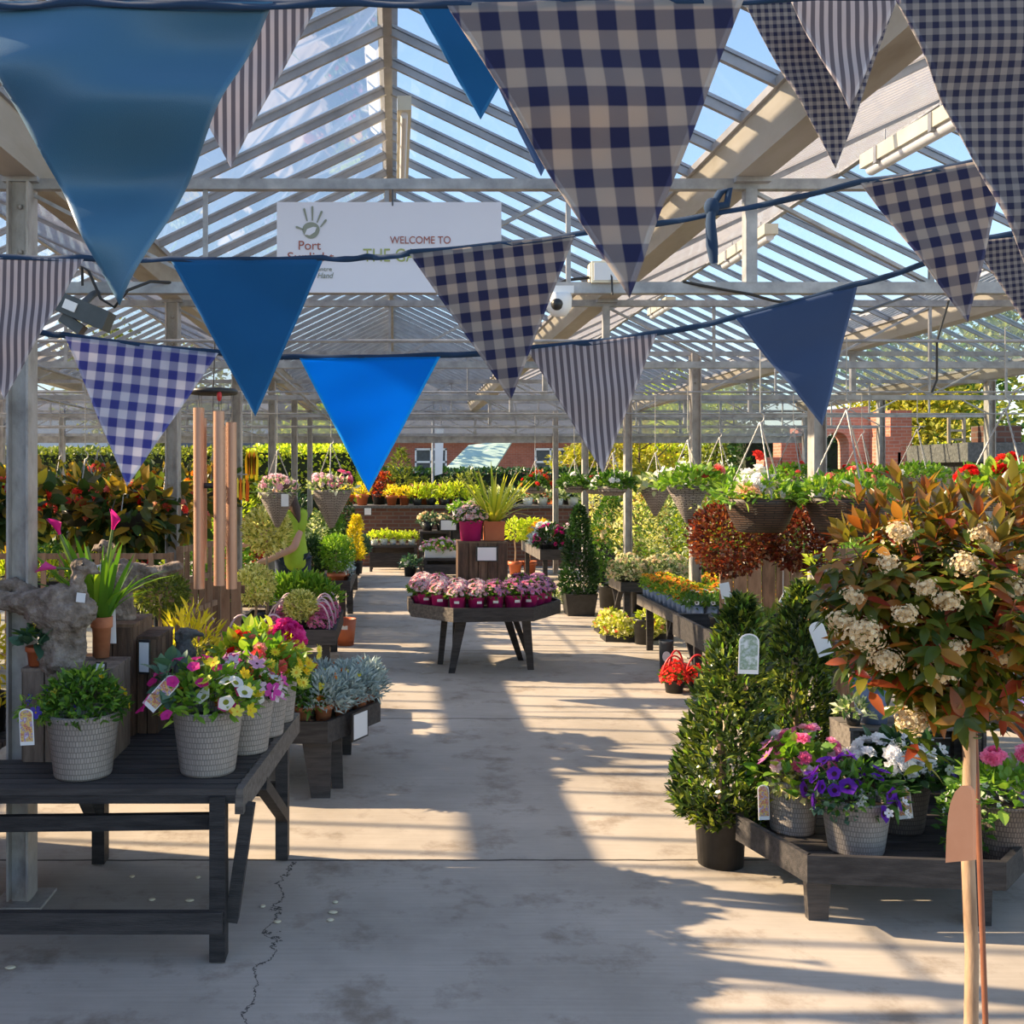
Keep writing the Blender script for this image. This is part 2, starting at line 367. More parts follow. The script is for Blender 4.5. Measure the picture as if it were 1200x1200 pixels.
M['soil'] = surf('compost', [(.015, .01, .007), (.045, .03, .02)], .95, 0, 60, bump=.5)
M['wickerpot'] = uvbrick('pale woven pot', (.4, .355, .32), (.33, .295, .265), (.22, .195, .175), .013, .021, .002, .6, .8)
M['wickerdark'] = uvbrick('brown woven pot', (.2, .155, .125), (.15, .115, .095), (.08, .06, .05), .013, .021, .002, .6, .8)
M['rattan'] = uvbrick('dark rattan', (.085, .042, .024), (.05, .025, .015), (.01, .006, .004), .11, .013, .003, .5, 1.0)
M['greyrattan'] = uvbrick('grey rattan', (.42, .37, .33), (.32, .28, .25), (.07, .055, .045), .06, .012, .003, .55, 1.0)
M['brick'] = uvbrick('red brick', (.42, .13, .075), (.33, .095, .055), (.36, .2, .15), .225, .075, .01, .85, .4, uv=False, vary=.3)
M['brickold'] = uvbrick('old pink brick', (.52, .25, .17), (.45, .2, .13), (.5, .34, .26), .225, .075, .012, .9, .5, uv=False, vary=.4)
M['planterbrick'] = uvbrick('planter brick', (.17, .075, .05), (.12, .05, .035), (.16, .12, .1), .225, .075, .012, .9, .4, uv=False, vary=.3)
M['stone'] = surf('carved driftwood stone', [(.10, .075, .055), (.22, .17, .135), (.36, .3, .25)], .9, 0, 18, (1, 1, 1), .8, 60)
M['greystone'] = surf('grey garden stone', [(.07, .07, .068), (.17, .165, .16)], .85, 0, 25, bump=.6, bscale=50)
M['copper'] = surf('copper tube', [(.42, .22, .14), (.54, .31, .21)], .38, .35, 2, (1, 1, .3))
M['trunk'] = surf('young bark', [(.2, .12, .07), (.36, .24, .15), (.46, .33, .22)], .8, 0, 12, (1, 1, .25), .3, 30)
M['bark'] = surf('tree bark', [(.06, .045, .035), (.14, .105, .08)], .9, 0, 8, (1, 1, .3), .5)
M['redstem'] = surf('red brown twig', [(.16, .05, .03), (.25, .1, .05)], .6, 0, 9)
M['stem'] = surf('green stem', [(.09, .15, .03), (.14, .2, .05)], .6, 0, 9)
M['chain'] = surf('hanging chain', [(.3, .29, .28), (.42, .41, .4)], .4, .3, 5)
M['slate'] = surf('slate roof', [(.09, .1, .13), (.15, .16, .19)], .7, 0, 1, (1, 1, 5))
M['greenroof'] = surf('pale green roofing felt', [(.3, .42, .36), (.4, .52, .45)], .8, 0, 3)
M['panelblue'] = surf('pale blue cladding', [(.55, .62, .72), (.62, .68, .76)], .6, 0, 1)
M['skin'] = surf('skin', [(.55, .29, .2), (.6, .33, .23)], .5, 0, 12)
M['hair'] = surf('brown hair', [(.04, .018, .01), (.1, .045, .022)], .5, 0, 30, (1, 1, .1), .4)
M['lime'] = surf('lime cotton', [(.36, .52, .03), (.45, .62, .05)], .8, 0, 6, bump=.3, bscale=14, trans=.15)
M['denim'] = surf('dark denim', [(.02, .03, .06), (.035, .05, .09)], .8, 0, 20)
M['rubber'] = surf('black rubber', [(.01, .01, .01), (.02, .02, .02)], .7)
M['red'] = surf('red plastic', [(.5, .02, .02), (.6, .03, .03)], .4)
M['pinkwire'] = surf('pale pink cane', [(.72, .5, .55), (.8, .6, .64)], .45, 0, 10)
M['orangetag'] = surf('orange card', [(.62, .25, .12), (.72, .33, .18)], .6, 0, 4)
# cloth
M['c_blue'] = cloth('plain blue cotton', (.012, .12, .3), (.02, .16, .36), 0, 0, .5)
M['c_sunlit'] = cloth('sunlit blue cotton', (.0, .34, .9), (.0, .4, .95), 0, 0, .7)  # same fabric as the other plain blues, with sunlight put into its colour
M['c_shaded'] = cloth('shaded blue cotton', (.03, .115, .21), (.05, .16, .27), 0, 0, .2, .38, spec=.6)  # same plain blue fabric, greyer because its shade is put into the colour
M['c_slate'] = cloth('slate blue cotton', (.06, .1, .21), (.08, .13, .25), 0, 0, .45)
M['c_gingham'] = cloth('navy gingham', (.46, .39, .34), (.036, .038, .105), 25, 25, .5)
M['c_ginglight'] = cloth('pale gingham', (.78, .76, .82), (.1, .11, .4), 26, 26, .6)
M['c_check'] = cloth('small navy check', (.36, .32, .3), (.04, .04, .085), 75, 75, .45)
M['c_stripe'] = cloth('ticking stripe', (.6, .54, .55), (.21, .18, .2), 68, 0, .5)
M['c_tape'] = cloth('blue tape', (.025, .055, .115), (.035, .075, .15), 0, 0, .35)
for k_ in [k for k in M if k.startswith('c_') and k != 'c_tape']:
    hm = M[k_].copy(); hm.name = M[k_].name + ' folded hem'
    for nd in hm.node_tree.nodes:
        if nd.type == 'MIX_SHADER': nd.inputs[0].default_value *= .35
    M[k_ + '_hem'] = hm
# leaves and petals
G = {}
G['mid'] = leafm('mid green leaf', [(.03, .09, .015), (.06, .15, .02), (.12, .22, .035)])
G['dark'] = leafm('dark green leaf', [(.008, .03, .01), (.018, .055, .015), (.035, .085, .02)], .35, .3)
G['bright'] = leafm('fresh green leaf', [(.08, .2, .02), (.16, .3, .035), (.28, .4, .06)])
G['lime'] = leafm('lime leaf', [(.25, .36, .02), (.42, .5, .04), (.55, .55, .07)], .45, .5)
G['yellow'] = leafm('yellow leaf', [(.4, .36, .02), (.62, .5, .03), (.7, .6, .08)], .45, .5)
G['cream'] = leafm('cream edged leaf', [(.08, .14, .03), (.4, .4, .1), (.68, .62, .3), (.78, .73, .46)], .45, .4, pos=[.0, .25, .5, 1])
G['whitegreen'] = leafm('white variegated leaf', [(.04, .1, .03), (.14, .22, .08), (.55, .58, .4), (.7, .7, .6)], .45, .4, pos=[0, .4, .7, 1])
G['silver'] = leafm('silver leaf', [(.2, .26, .25), (.34, .42, .41), (.48, .54, .52)], .65, .2, tint=(1, 1, .9))
G['bluegreen'] = leafm('blue green leaf', [(.03, .08, .05), (.07, .15, .1), (.14, .24, .17)], .45, .3)
G['photinia'] = leafm('photinia leaf', [(.03, .055, .01), (.06, .095, .014), (.13, .14, .02), (.24, .14, .025), (.3, .085, .03), (.2, .02, .015)], .26, .45, .35, pos=[0, .34, .6, .8, .93, 1], tint=(1.6, 1.25, .35))
G['photyoung'] = leafm('bronze young leaf', [(.1, .11, .02), (.15, .12, .025), (.25, .12, .03), (.2, .05, .025)], .22, .5, .6, pos=[0, .4, .8, 1], tint=(1.6, 1.25, .45))
G['photred'] = leafm('young red leaf', [(.07, .015, .012), (.2, .035, .02), (.32, .07, .025), (.38, .16, .03)], .35, .45, pos=[0, .4, .75, 1], tint=(1.5, .9, .5))
G['bay'] = leafm('laurel leaf', [(.014, .03, .012), (.03, .055, .016), (.07, .11, .022), (.16, .2, .035), (.36, .38, .06)], .25, .3, .6, pos=[0, .3, .6, .85, 1])
G['begleaf'] = leafm('begonia leaf', [(.02, .05, .02), (.05, .09, .025), (.12, .09, .025), (.35, .2, .03), (.45, .38, .05)], .4, .45, pos=[0, .4, .65, .85, 1])
G['photball'] = leafm('small red brown leaf', [(.035, .02, .012), (.12, .028, .018), (.2, .045, .022), (.26, .11, .03), (.1, .1, .03)], .35, .45, pos=[0, .35, .65, .88, 1], tint=(1.5, .9, .5))
G['autumn'] = leafm('golden autumn leaf', [(.16, .19, .025), (.3, .3, .04), (.46, .38, .06)], .5, .5)
G['olive'] = leafm('olive green leaf', [(.06, .09, .02), (.14, .18, .035), (.26, .28, .05)], .5, .4)
G['blade'] = leafm('striped grass blade', [(.2, .28, .03), (.5, .5, .06), (.6, .52, .1)], .4, .45)
G['calla'] = leafm('strappy leaf', [(.05, .14, .015), (.11, .24, .02), (.25, .38, .03)], .35, .5)
Q = {}
for k, cs in dict(heather=[(.45, .06, .2), (.62, .14, .33), (.7, .3, .45)], pink=[(.62, .1, .25), (.75, .22, .38), (.8, .4, .52)], palepink=[(.7, .35, .42), (.8, .52, .58), (.85, .7, .72)], mauve=[(.45, .16, .4), (.6, .28, .52), (.7, .42, .62)],
                  magenta=[(.45, .01, .16), (.62, .03, .26), (.7, .1, .36)], red=[(.5, .01, .012), (.68, .02, .02), (.75, .08, .05)], coral=[(.66, .07, .06), (.78, .16, .13), (.85, .3, .24)],
                  orange=[(.6, .12, .01), (.78, .26, .02), (.85, .4, .04)], amber=[(.6, .22, .01), (.8, .42, .02), (.5, .08, .01)], yellow=[(.7, .45, .01), (.85, .62, .03), (.88, .7, .12)],
                  white=[(.75, .73, .68), (.85, .84, .8), (.88, .88, .86)], cream=[(.5, .39, .22), (.66, .54, .34), (.76, .67, .47)], purple=[(.09, .012, .3), (.15, .02, .42), (.22, .05, .5)],
                  blue=[(.06, .04, .35), (.1, .07, .45), (.18, .13, .55)], violet=[(.16, .1, .42), (.26, .17, .55), (.36, .26, .62)], peach=[(.75, .4, .22), (.82, .55, .36), (.85, .66, .5)]).items():
    Q[k] = petal(k + ' petal', cs)
Q['star'] = petal('striped pink petal', [(.5, .03, .3), (.8, .72, .76), (.6, .06, .36), (.85, .8, .82)], pos=[0, .35, .6, 1])
Q['eye'] = petal('dark flower eye', [(.05, .015, .05), (.08, .03, .04)])
Q['gold'] = petal('golden flower eye', [(.6, .35, .02), (.7, .45, .04)])
Q['green'] = petal('green flower eye', [(.2, .25, .03), (.3, .32, .05)])
Q['brown'] = petal('rust seed head', [(.28, .07, .02), (.4, .13, .03)])

# concrete floor with joints and one crack
def floor_material():
    m, n, l = new_mat('brushed concrete')
    out = n.new('ShaderNodeOutputMaterial'); b = N(n, 'ShaderNodeBsdfPrincipled', Roughness=.85); b.inputs['Specular IOR Level'].default_value = .25
    tc = n.new('ShaderNodeTexCoord'); ob = tc.outputs['Object']
    n1 = N(n, 'ShaderNodeTexNoise', Scale=1.1, Detail=8, Roughness=.62); l.new(ob, n1.inputs['Vector'])
    r1 = ramp(n, [(.33, .285, .235), (.43, .375, .315), (.52, .455, .385)], [.3, .5, .72]); l.new(n1.outputs[0], r1.inputs[0])
    mp = n.new('ShaderNodeMapping'); mp.inputs['Scale'].default_value = (1.2, 28, 1); l.new(ob, mp.inputs[0])
    n2 = N(n, 'ShaderNodeTexNoise', Scale=2.2, Detail=5); l.new(mp.outputs[0], n2.inputs['Vector'])
    mu = n.new('ShaderNodeMixRGB'); mu.blend_type = 'OVERLAY'; mu.inputs[0].default_value = .13; l.new(r1.outputs[0], mu.inputs[1]); l.new(n2.outputs[0], mu.inputs[2])
    # dark stains
    n3 = N(n, 'ShaderNodeTexNoise', Scale=2.6, Detail=6, Roughness=.7); l.new(ob, n3.inputs['Vector'])
    r3 = ramp(n, [(.55, .5, .45), (1, 1, 1)], [.33, .47]); l.new(n3.outputs[0], r3.inputs[0])
    m3 = n.new('ShaderNodeMixRGB'); m3.blend_type = 'MULTIPLY'; m3.inputs[0].default_value = .8; l.new(mu.outputs[0], m3.inputs[1]); l.new(r3.outputs[0], m3.inputs[2])
    sp = n.new('ShaderNodeSeparateXYZ')
    nd = N(n, 'ShaderNodeTexNoise', Scale=6.0, Detail=4); l.new(ob, nd.inputs['Vector'])
    vm = N(n, 'ShaderNodeVectorMath', operation='MULTIPLY_ADD'); l.new(nd.outputs['Color'], vm.inputs[0]); vm.inputs[1].default_value = (.03, .03, 0); l.new(ob, vm.inputs[2])
    l.new(vm.outputs[0], sp.inputs[0])
    def linemask(sock, at, wid, slope_sock=None, slope=0.0):
        s1 = N(n, 'ShaderNodeMath', operation='SUBTRACT'); l.new(sock, s1.inputs[0]); s1.inputs[1].default_value = at; o = s1.outputs[0]
        if slope_sock is not None:
            s2 = N(n, 'ShaderNodeMath', operation='MULTIPLY_ADD'); l.new(slope_sock, s2.inputs[0]); s2.inputs[1].default_value = -slope; l.new(o, s2.inputs[2]); o = s2.outputs[0]
        a = N(n, 'ShaderNodeMath', operation='ABSOLUTE'); l.new(o, a.inputs[0])
        mr = N(n, 'ShaderNodeMapRange'); l.new(a.outputs[0], mr.inputs[0]); mr.inputs[1].default_value = wid * .4; mr.inputs[2].default_value = wid; mr.inputs[3].default_value = 0; mr.inputs[4].default_value = 1
        return mr.outputs[0]
    masks = [linemask(sp.outputs[1], y, .012) for y in (4.57, 7.25, 10.1, 13.0, 16.0)]
    # wandering crack running towards the viewer on the left
    cn = N(n, 'ShaderNodeTexNoise', Scale=2.0, Detail=6, Roughness=.7); l.new(ob, cn.inputs['Vector'])
    cx = N(n, 'ShaderNodeMath', operation='MULTIPLY_ADD'); l.new(cn.outputs[0], cx.inputs[0]); cx.inputs[1].default_value = .5; l.new(sp.outputs[0], cx.inputs[2])
    cm = linemask(cx.outputs[0], -.2, .006)
    yl = N(n, 'ShaderNodeMath', operation='GREATER_THAN'); l.new(sp.outputs[1], yl.inputs[0]); yl.inputs[1].default_value = 4.55
    cmx = N(n, 'ShaderNodeMath', operation='MAXIMUM'); l.new(cm, cmx.inputs[0]); l.new(yl.outputs[0], cmx.inputs[1]); masks.append(cmx.outputs[0])
    acc = masks[0]
    for k in masks[1:]:
        mm = N(n, 'ShaderNodeMath', operation='MINIMUM'); l.new(acc, mm.inputs[0]); l.new(k, mm.inputs[1]); acc = mm.outputs[0]
    mj = n.new('ShaderNodeMixRGB'); mj.inputs[1].default_value = (.075, .065, .055, 1); l.new(acc, mj.inputs[0]); l.new(m3.outputs[0], mj.inputs[2])
    l.new(mj.outputs[0], b.inputs['Base Color'])
    nb = N(n, 'ShaderNodeTexNoise', Scale=60.0, Detail=5); l.new(mp.outputs[0], nb.inputs['Vector'])
    bp = N(n, 'ShaderNodeBump', Strength=.12, Distance=.01); l.new(nb.outputs[0], bp.inputs['Height']); l.new(bp.outputs[0], b.inputs['Normal'])
    l.new(b.outputs[0], out.inputs[0]); return m
M['floor'] = floor_material()
M['ground'] = surf('yard paving', [(.2, .18, .15), (.3, .27, .23)], .9, 0, .8)
# ---------------------------------------------------------------- floor, frame, roof
mb = MB(); mb.raw([(-16, -3, 0), (14, -3, 0), (14, 21.5, 0), (-16, 21.5, 0)], [(0, 1, 2, 3)]); struct(mb.build('floor', M['floor']))
mb = MB(); mb.raw([(-70, 21.5, -.01), (90, 21.5, -.01), (90, 110, -.01), (-70, 110, -.01)], [(0, 1, 2, 3)]); struct(mb.build('ground', M['ground']))
TY = [4.12 + 2.8 * k for k in range(6)]
ZT, ZB = 2.878, 2.462
GX = [-.03 - 1.46 + 2.92 * k for k in range(-3, 4)]          # valley gutters
YR0, YR1 = 2.45, 18.3
ZG, ZR = 3.06, 3.70
for gx in GX:
    mb = MB(); pr = [(-.065, 2.90), (.065, 2.90), (.125, 3.06), (.105, 3.06), (.05, 2.93), (-.05, 2.93), (-.105, 3.06), (-.125, 3.06)]
    mb.prism([(gx + a, z) for a, z in pr], YR0, YR1, 0, 'y'); struct(mb.build('beam', M['gutter']))
bay = 0
for i in range(len(GX) - 1):
    x0, x1 = GX[i] + .115, GX[i + 1] - .115; xr = (x0 + x1) / 2
    mb = MB(); mb.box((xr, (YR0 + YR1) / 2, ZR), (.04, YR1 - YR0, .07)); mb.box((xr, (YR0 + YR1) / 2, ZR + .045), (.09, YR1 - YR0, .015)); struct(mb.build('beam', M['alum']))
    for sd, xa in ((0, x0), (1, x1)):
        bay += 1
        mb = MB(); corr = (i == 3 + 1 and sd == 0) or (i == 2 and sd == 1)
        if corr:
            nb_ = int((YR1 - YR0) / .076); ys = (YR0 + .076 * np.arange(nb_)[:, None] + np.array([0, .044, .052, .062, .07])).ravel(); w = np.tile([0, 0, .022, .022, 0], nb_); k = len(ys)
            v = np.concatenate([np.stack([np.full(k, xa), ys, ZG + .01 + w], -1), np.stack([np.full(k, xr), ys, ZR - .02 + w], -1)])
            j = np.arange(k - 1); mb.raw(v, np.stack([j, j + 1, j + 1 + k, j + k], -1), 0, None, False)
            o = struct(mb.build('ceiling', M['corru']))
        else:
            mb.raw([(xa, YR0, ZG), (xr, YR0, ZR), (xr, YR1, ZR), (xa, YR1, ZG)], [(0, 1, 2, 3)])
            o = struct(mb.build('ceiling', M['glassold'] if i in (0, 5) else M['glass']))
        bb = MB(); y = YR0; step = .35 if not corr else 1.4
        while y <= YR1 + .01:
            bb.beam((xa, y, ZG - .012), (xr, y, ZR - .012), .02, .032); bb.beam((xa, y, ZG + .014), (xr, y, ZR + .014), .036, .012)
            y += step
        bb.beam((xa, YR0, ZG - .01), (xa, YR1, ZG - .01), .03, .03)
        bb.build('glazing_bars', M['alum'], o)
PX = [-10.25, -5.87, -1.49, 2.85, 7.27]
for k, y in enumerate(TY):
    t = struct(thing('truss', 'galvanised lattice girder', 'girder')); del t['label']; del t['category']
    mb = MB(); mb.box((-1.49, y, ZT), (17.6, .04, .042)); mb.build('top_chord', M['steel'], t)
    mb = MB(); mb.box((-1.49, y, ZB), (17.6, .045, .045)); mb.build('bottom_chord', M['steel'], t)
    xs = np.arange(-10.25, 7.3, .73); dm = MB(); vm = MB()
    for j, x in enumerate(xs):
        vm.box((x, y, (ZT + ZB) / 2), (.018, .018, ZT - ZB - .04))
        if j < len(xs) - 1:
            a, b_ = (ZT - .02, ZB + .02) if j % 4 in (0, 3) else (ZB + .02, ZT - .02)
            if j % 2 == 0 or k > 1: dm.beam((x, y, a), (x + .73, y, b_), .014, .02, 0, (0, 1, 0))
    vm.build('web_upright', M['steel'], t); dm.build('web_diagonal', M['steel'], t)
    for gx in GX:
        g = MB(); g.box((gx + (.0), y, (ZT + ZB) / 2), (.045, .05, ZT - ZB - .04)); g.box((gx, y, 2.89), (.14, .1, .02)); g.build('gutter_hanger', M['steel'], t)
    for x in PX:
        mb = MB(); w = .07
        mb.box((x, y + .0, (2.89) / 2), (w, .07, 2.89)); mb.box((x, y, .006), (.2, .2, .012)); mb.box((x + w / 2 + .004, y - .02, 1.45), (.008, .11, 2.85)); mb.box((x - w / 2 - .004, y - .02, 1.45), (.008, .11, 2.85))
        for zz in (2.6, 2.78):
            mb.ball((x, y - .04, zz), .012, 6, 4)
        struct(mb.build('column', M['steelpost']))
# longitudinal ties and hanging rails between the girders
for x, z in ((-.80, 2.42), (-2.3, 2.42), (-3.2, 2.42)):
    mb = MB(); mb.tube([(x, TY[0], z), (x, TY[-1], z)], .011, 6); struct(mb.build('beam', M['steel']))
for y in (5.2, 8.3, 11.1, 13.9):
    mb = MB(); mb.tube([(-10.2, y, 2.395), (7.2, y, 2.395)], .009, 6); struct(mb.build('beam', M['steel']))
# far gable: grey sheet above the open end, with rails
yg = 18.25
w = thing('window_1', 'x', 'x'); struct(w); del w['label']; del w['category']
mb = MB()
for i in range(len(GX) - 1):
    x0, x1 = GX[i], GX[i + 1]; xr = (x0 + x1) / 2
    mb.raw([(x0, yg, 2.46), (x1, yg, 2.46), (x1, yg, 3.05), (xr, yg, 3.68), (x0, yg, 3.05)], [(0, 1, 2, 3, 4)])
mb.build('glazing', M['polygrey'], w)
mb = MB()
for z, h in ((2.38, .12), (2.75, .05), (3.05, .05)): mb.box((-1.49, yg - .03, z), (17.6, .05, h))
for x in np.arange(-10.25, 7.3, .73): mb.box((x, yg - .03, 2.75), (.03, .03, .7))
mb.build('window_frame', M['steel'], w)
# unseen brick wall and coping added left of the viewer to shade the foreground
mb = MB(); mb.box((-3.05, 1.05, 1.12), (.22, 8.0, 2.24)); struct(mb.build('wall_left_shade', M['brick']))
mb = MB(); mb.box((-3.05, 1.05, 2.265), (.3, 8.1, .05)); struct(mb.build('trim_1', M['greystone']))
# ---------------------------------------------------------------- beyond the open end of the glasshouse
def late_outside():
    def tree(name, lab, x, y, h, r, mat, size=.2, n=1500, crown0=.35, grp='trees beyond the glasshouse', trunk='bark'):
        t = thing(name, lab, 'tree', (x, y, 0), grp); rr = random.Random(int(x * 100 + y)); mb = MB()
        mb.tube([(0, 0, 0), (.05, 0, h * .25), (-.04, .03, h * .5), (0, 0, h * .8)], [.035 * h * .6, .028 * h * .6, .02 * h * .6, .006 * h], 8)
        for k in range(6):
            a = rr.random() * 6.28; z = h * (.32 + .08 * k); q = r * .7
            mb.tube([(0, 0, z), (math.cos(a) * q * .5, math.sin(a) * q * .5, z + h * .08), (math.cos(a) * q, math.sin(a) * q, z + h * .2)], [.012 * h * .6, .008 * h * .6, .003 * h], 6)
        mb.build('trunk', M[trunk], t); mb = MB()
        for k in range(9):   # crown of separate leafy masses
            a = rr.random() * 6.28; q = r * (.15 + .6 * rr.random()); z = h * (crown0 + (1 - crown0) * (.12 + .75 * rr.random())); rb = r * (.38 + .25 * rr.random())
            leaves(mb, DIAW, int(n * 2.2) // 9, (math.cos(a) * q, math.sin(a) * q, z), (rb, rb, rb * .8), size * .68, 'ball', .8, .1, None, .25)
        mb.build('crown', G[mat], t); return t
    def hedge(lab, x0, x1, y, z, d, mat, n, size):
        t = thing('hedge', lab, 'hedge', ((x0 + x1) / 2, y, 0), 'hedges beyond the glasshouse'); mb = MB(); w = (x1 - x0) / 2
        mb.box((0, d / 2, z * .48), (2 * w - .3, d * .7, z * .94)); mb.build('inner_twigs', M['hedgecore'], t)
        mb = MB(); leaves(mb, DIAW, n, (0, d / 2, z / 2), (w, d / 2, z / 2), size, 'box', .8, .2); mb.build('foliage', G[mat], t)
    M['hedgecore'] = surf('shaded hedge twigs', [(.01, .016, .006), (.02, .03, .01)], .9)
    hedge('long clipped hedge beyond the left end of the glasshouse', -14, -3.4, 23.5, 2.35, 1.2, 'olive', 15000, .12)
    hedge('fresh green hedge behind the cone shaped baskets', -3.3, -.75, 23.4, 2.4, 1.0, 'lime', 4500, .11)
    hedge('clipped dark hedge in front of the brick building', -3.0, 5.2, 25.5, 1.9, 1.0, 'dark', 9000, .11)
    hedge('dark hedge added behind the brick folly to darken its arch opening', 9.0, 13.0, 26.5, 2.9, 1.0, 'dark', 2500, .16)  # added only so the arch opening looks dark instead of sky
    # brick building with slate roof and lean-to
    b = thing('brick_building', 'long red brick building with a grey slate roof beyond the hedge', 'building', (3.0, 42, 0))
    mb = MB(); mb.box((0, 2.5, 1.75), (17, 5, 3.5)); mb.build('walls', M['brick'], b)
    mb = MB(); mb.prism([(-.5, 3.3), (5.5, 3.3), (2.5, 6.6)], -8.9, 8.9, 0, 'x'); mb.build('roof', M['slate'], b)
    mb = MB(); mb.box((-5.6, 2.2, 5.6), (2.0, 1.4, 3.4)); mb.build('chimney', M['brickold'], b)
    for x, z in ((-5.4, 1.6), (3.4, 2.35), (6.6, 2.3), (-1.5, 2.35)):
        mb = MB()
        for dx in (-.62, 0, .62): mb.box((x + dx, -.04, z), (.07, .08, 1.1))
        for dz in (-.52, 0, .52): mb.box((x, -.04, z + dz), (1.3, .08, .08))
        f = mb.build('window', M['white'], b); mb = MB(); mb.box((x, -.012, z), (1.24, .03, 1.05)); mb.build('pane', M['darkgrey'], f)
    s = thing('lean_to_shed', 'low shed with a pale green felt roof before the brick building', 'shed', (3.1, 31, 0))
    mb = MB(); mb.box((-.75, 1.1, .95), (1.5, 1.4, 1.9)); mb.build('walls', M['trellis'], s)
    mb = MB(); mb.raw([(-1.6, -.3, 1.9), (-.1, -.3, 1.9), (.7, 1.9, 2.85), (-.7, 1.9, 2.7), (-1.6, -.3, 1.96), (-.1, -.3, 1.96), (.7, 1.9, 2.91), (-.7, 1.9, 2.76)], [(0, 3, 2, 1), (4, 5, 6, 7), (0, 1, 5, 4), (1, 2, 6, 5), (2, 3, 7, 6), (3, 0, 4, 7)]); mb.build('roof', M['greenroof'], s)
    t = thing('banner_flag', 'white upright banner on a pole before the brick building', 'banner', (1.02, 24.5, 0)); mb = MB(); mb.tube([(-.1, 0, 0), (-.1, 0, 3.05)], .03, 6); mb.build('pole', M['steel'], t)
    mb = MB(); mb.prism([(-.05, 1.75), (.13, 1.8), (.17, 2.95), (-.05, 2.98)], -.01, .01, 0, 'y'); mb.build('banner', M['white'], t)
    # buildings far left
    w = thing('white_outbuilding', 'pale blue clad outbuilding seen through the left end of the glasshouse', 'building', (-12.5, 40, 0)); mb = MB(); mb.box((0, 2, 2.1), (15, 4, 4.2)); mb.build('cladding', M['panelblue'], w)
    mb = MB(); mb.prism([(-2.3 + 2, 4.2), (4.4, 4.2), (2, 5.3)], -7.8, 7.8, 0, 'x'); mb.build('roof', M['slate'], w)
    w = thing('brick_outhouse', 'small red brick outhouse behind the wind chime', 'building', (-5.1, 30, 0)); mb = MB(); mb.box((0, 1, 1.3), (2.0, 2, 2.6)); mb.build('walls', M['brick'], w)
    mb = MB(); mb.box((0, 1, 2.68), (2.3, 2.3, .16)); mb.build('roof', M['slate'], w)
    # brick folly with an arch on the right
    f = thing('brick_folly', 'ruined brick folly with a round arch and stepped side walls, outside on the right', 'garden folly', (11.0, 24, 0)); mb = MB()
    Yf = 24.0; ax0, ax1, ztop = XA(955, Yf) - 11, XA(1018, Yf) - 11, ZA(476, Yf); a0, a1 = XA(967, Yf) - 11, XA(995, Yf) - 11; zsp = ZA(520, Yf); ra = (a1 - a0) / 2
    arc = [(a0 + ra - ra * math.cos(u), zsp + ra * math.sin(u)) for u in np.linspace(0, PI, 12)]
    mb.prism([(ax0, 0), (a0, 0)] + arc + [(a1, 0), (ax1, 0), (ax1, ztop), (ax0, ztop - .1)], 0, .6, 0, 'y'); mb.build('arch_wall', M['brickold'], f)
    mb = MB(); bx0, bx1 = ax1, XA(1042, Yf) - 11; mb.box(((bx0 + bx1) / 2, -.3, ZA(484, Yf) / 2), (bx1 - bx0, 1.5, ZA(484, Yf))); mb.build('pier', M['brick'], f)
    mb = MB(); x = XA(1028, 21.5) - 11; z = ZA(512, 21.5); k = 0
    while z > .9 and k < 7: mb.box((x + .19, -2.5, z / 2), (.36, .5, z)); x += .3; z -= .33; k += 1
    mb.build('stepped_wall', M['brick'], f)
    mb = MB(); x = XA(953, Yf) - 11; z = ZA(500, Yf); k = 0
    while z > 1.0 and k < 6: mb.box((x - .2, .1, z / 2), (.42, .5, z)); x -= .4; z -= .36; k += 1
    mb.build('stepped_wall', M['brick'], f)
    # raised display of timber and brick at the right edge
    d = thing('raised_display', 'dark raised display stand topped with grey sleepers, at the right edge behind the hanging baskets', 'display stand', (8.3, 13.5, 0))
    mb = MB(); mb.box((.2, .7, ZA(540, 13.2) / 2), (1.9, 1.3, ZA(540, 13.2))); mb.build('stand', M['blackwood'], d)
    mb = MB(); mb.box((.2, .6, (ZA(518, 13.2) + ZA(541, 13.2)) / 2), (2.1, 1.6, ZA(518, 13.2) - ZA(541, 13.2))); mb.build('sleepers', M['greystone'], d)
    bl = thing('brick_block', 'weathered brick block on the raised display stand', 'brickwork', (8.05, 13.7, ZA(518, 13.2) + .002)); mb = MB(); mb.box((0, 0, .12), (.5, .3, .22)); mb.build('bricks', M['planterbrick'], bl)
    ch = thing('timber_frame', 'small pale timber frame on the raised display stand', 'frame', (7.52, 13.7, ZA(518, 13.2) + .002))
    for x in (-.1, .1): mb = MB(); mb.box((x, 0, .17), (.035, .035, .34)); mb.build('upright', M['palewood'], ch)
    for z in (.05, .17, .33): mb = MB(); mb.box((0, 0, z), (.17, .03, .03)); mb.build('crossbar', M['palewood'], ch)
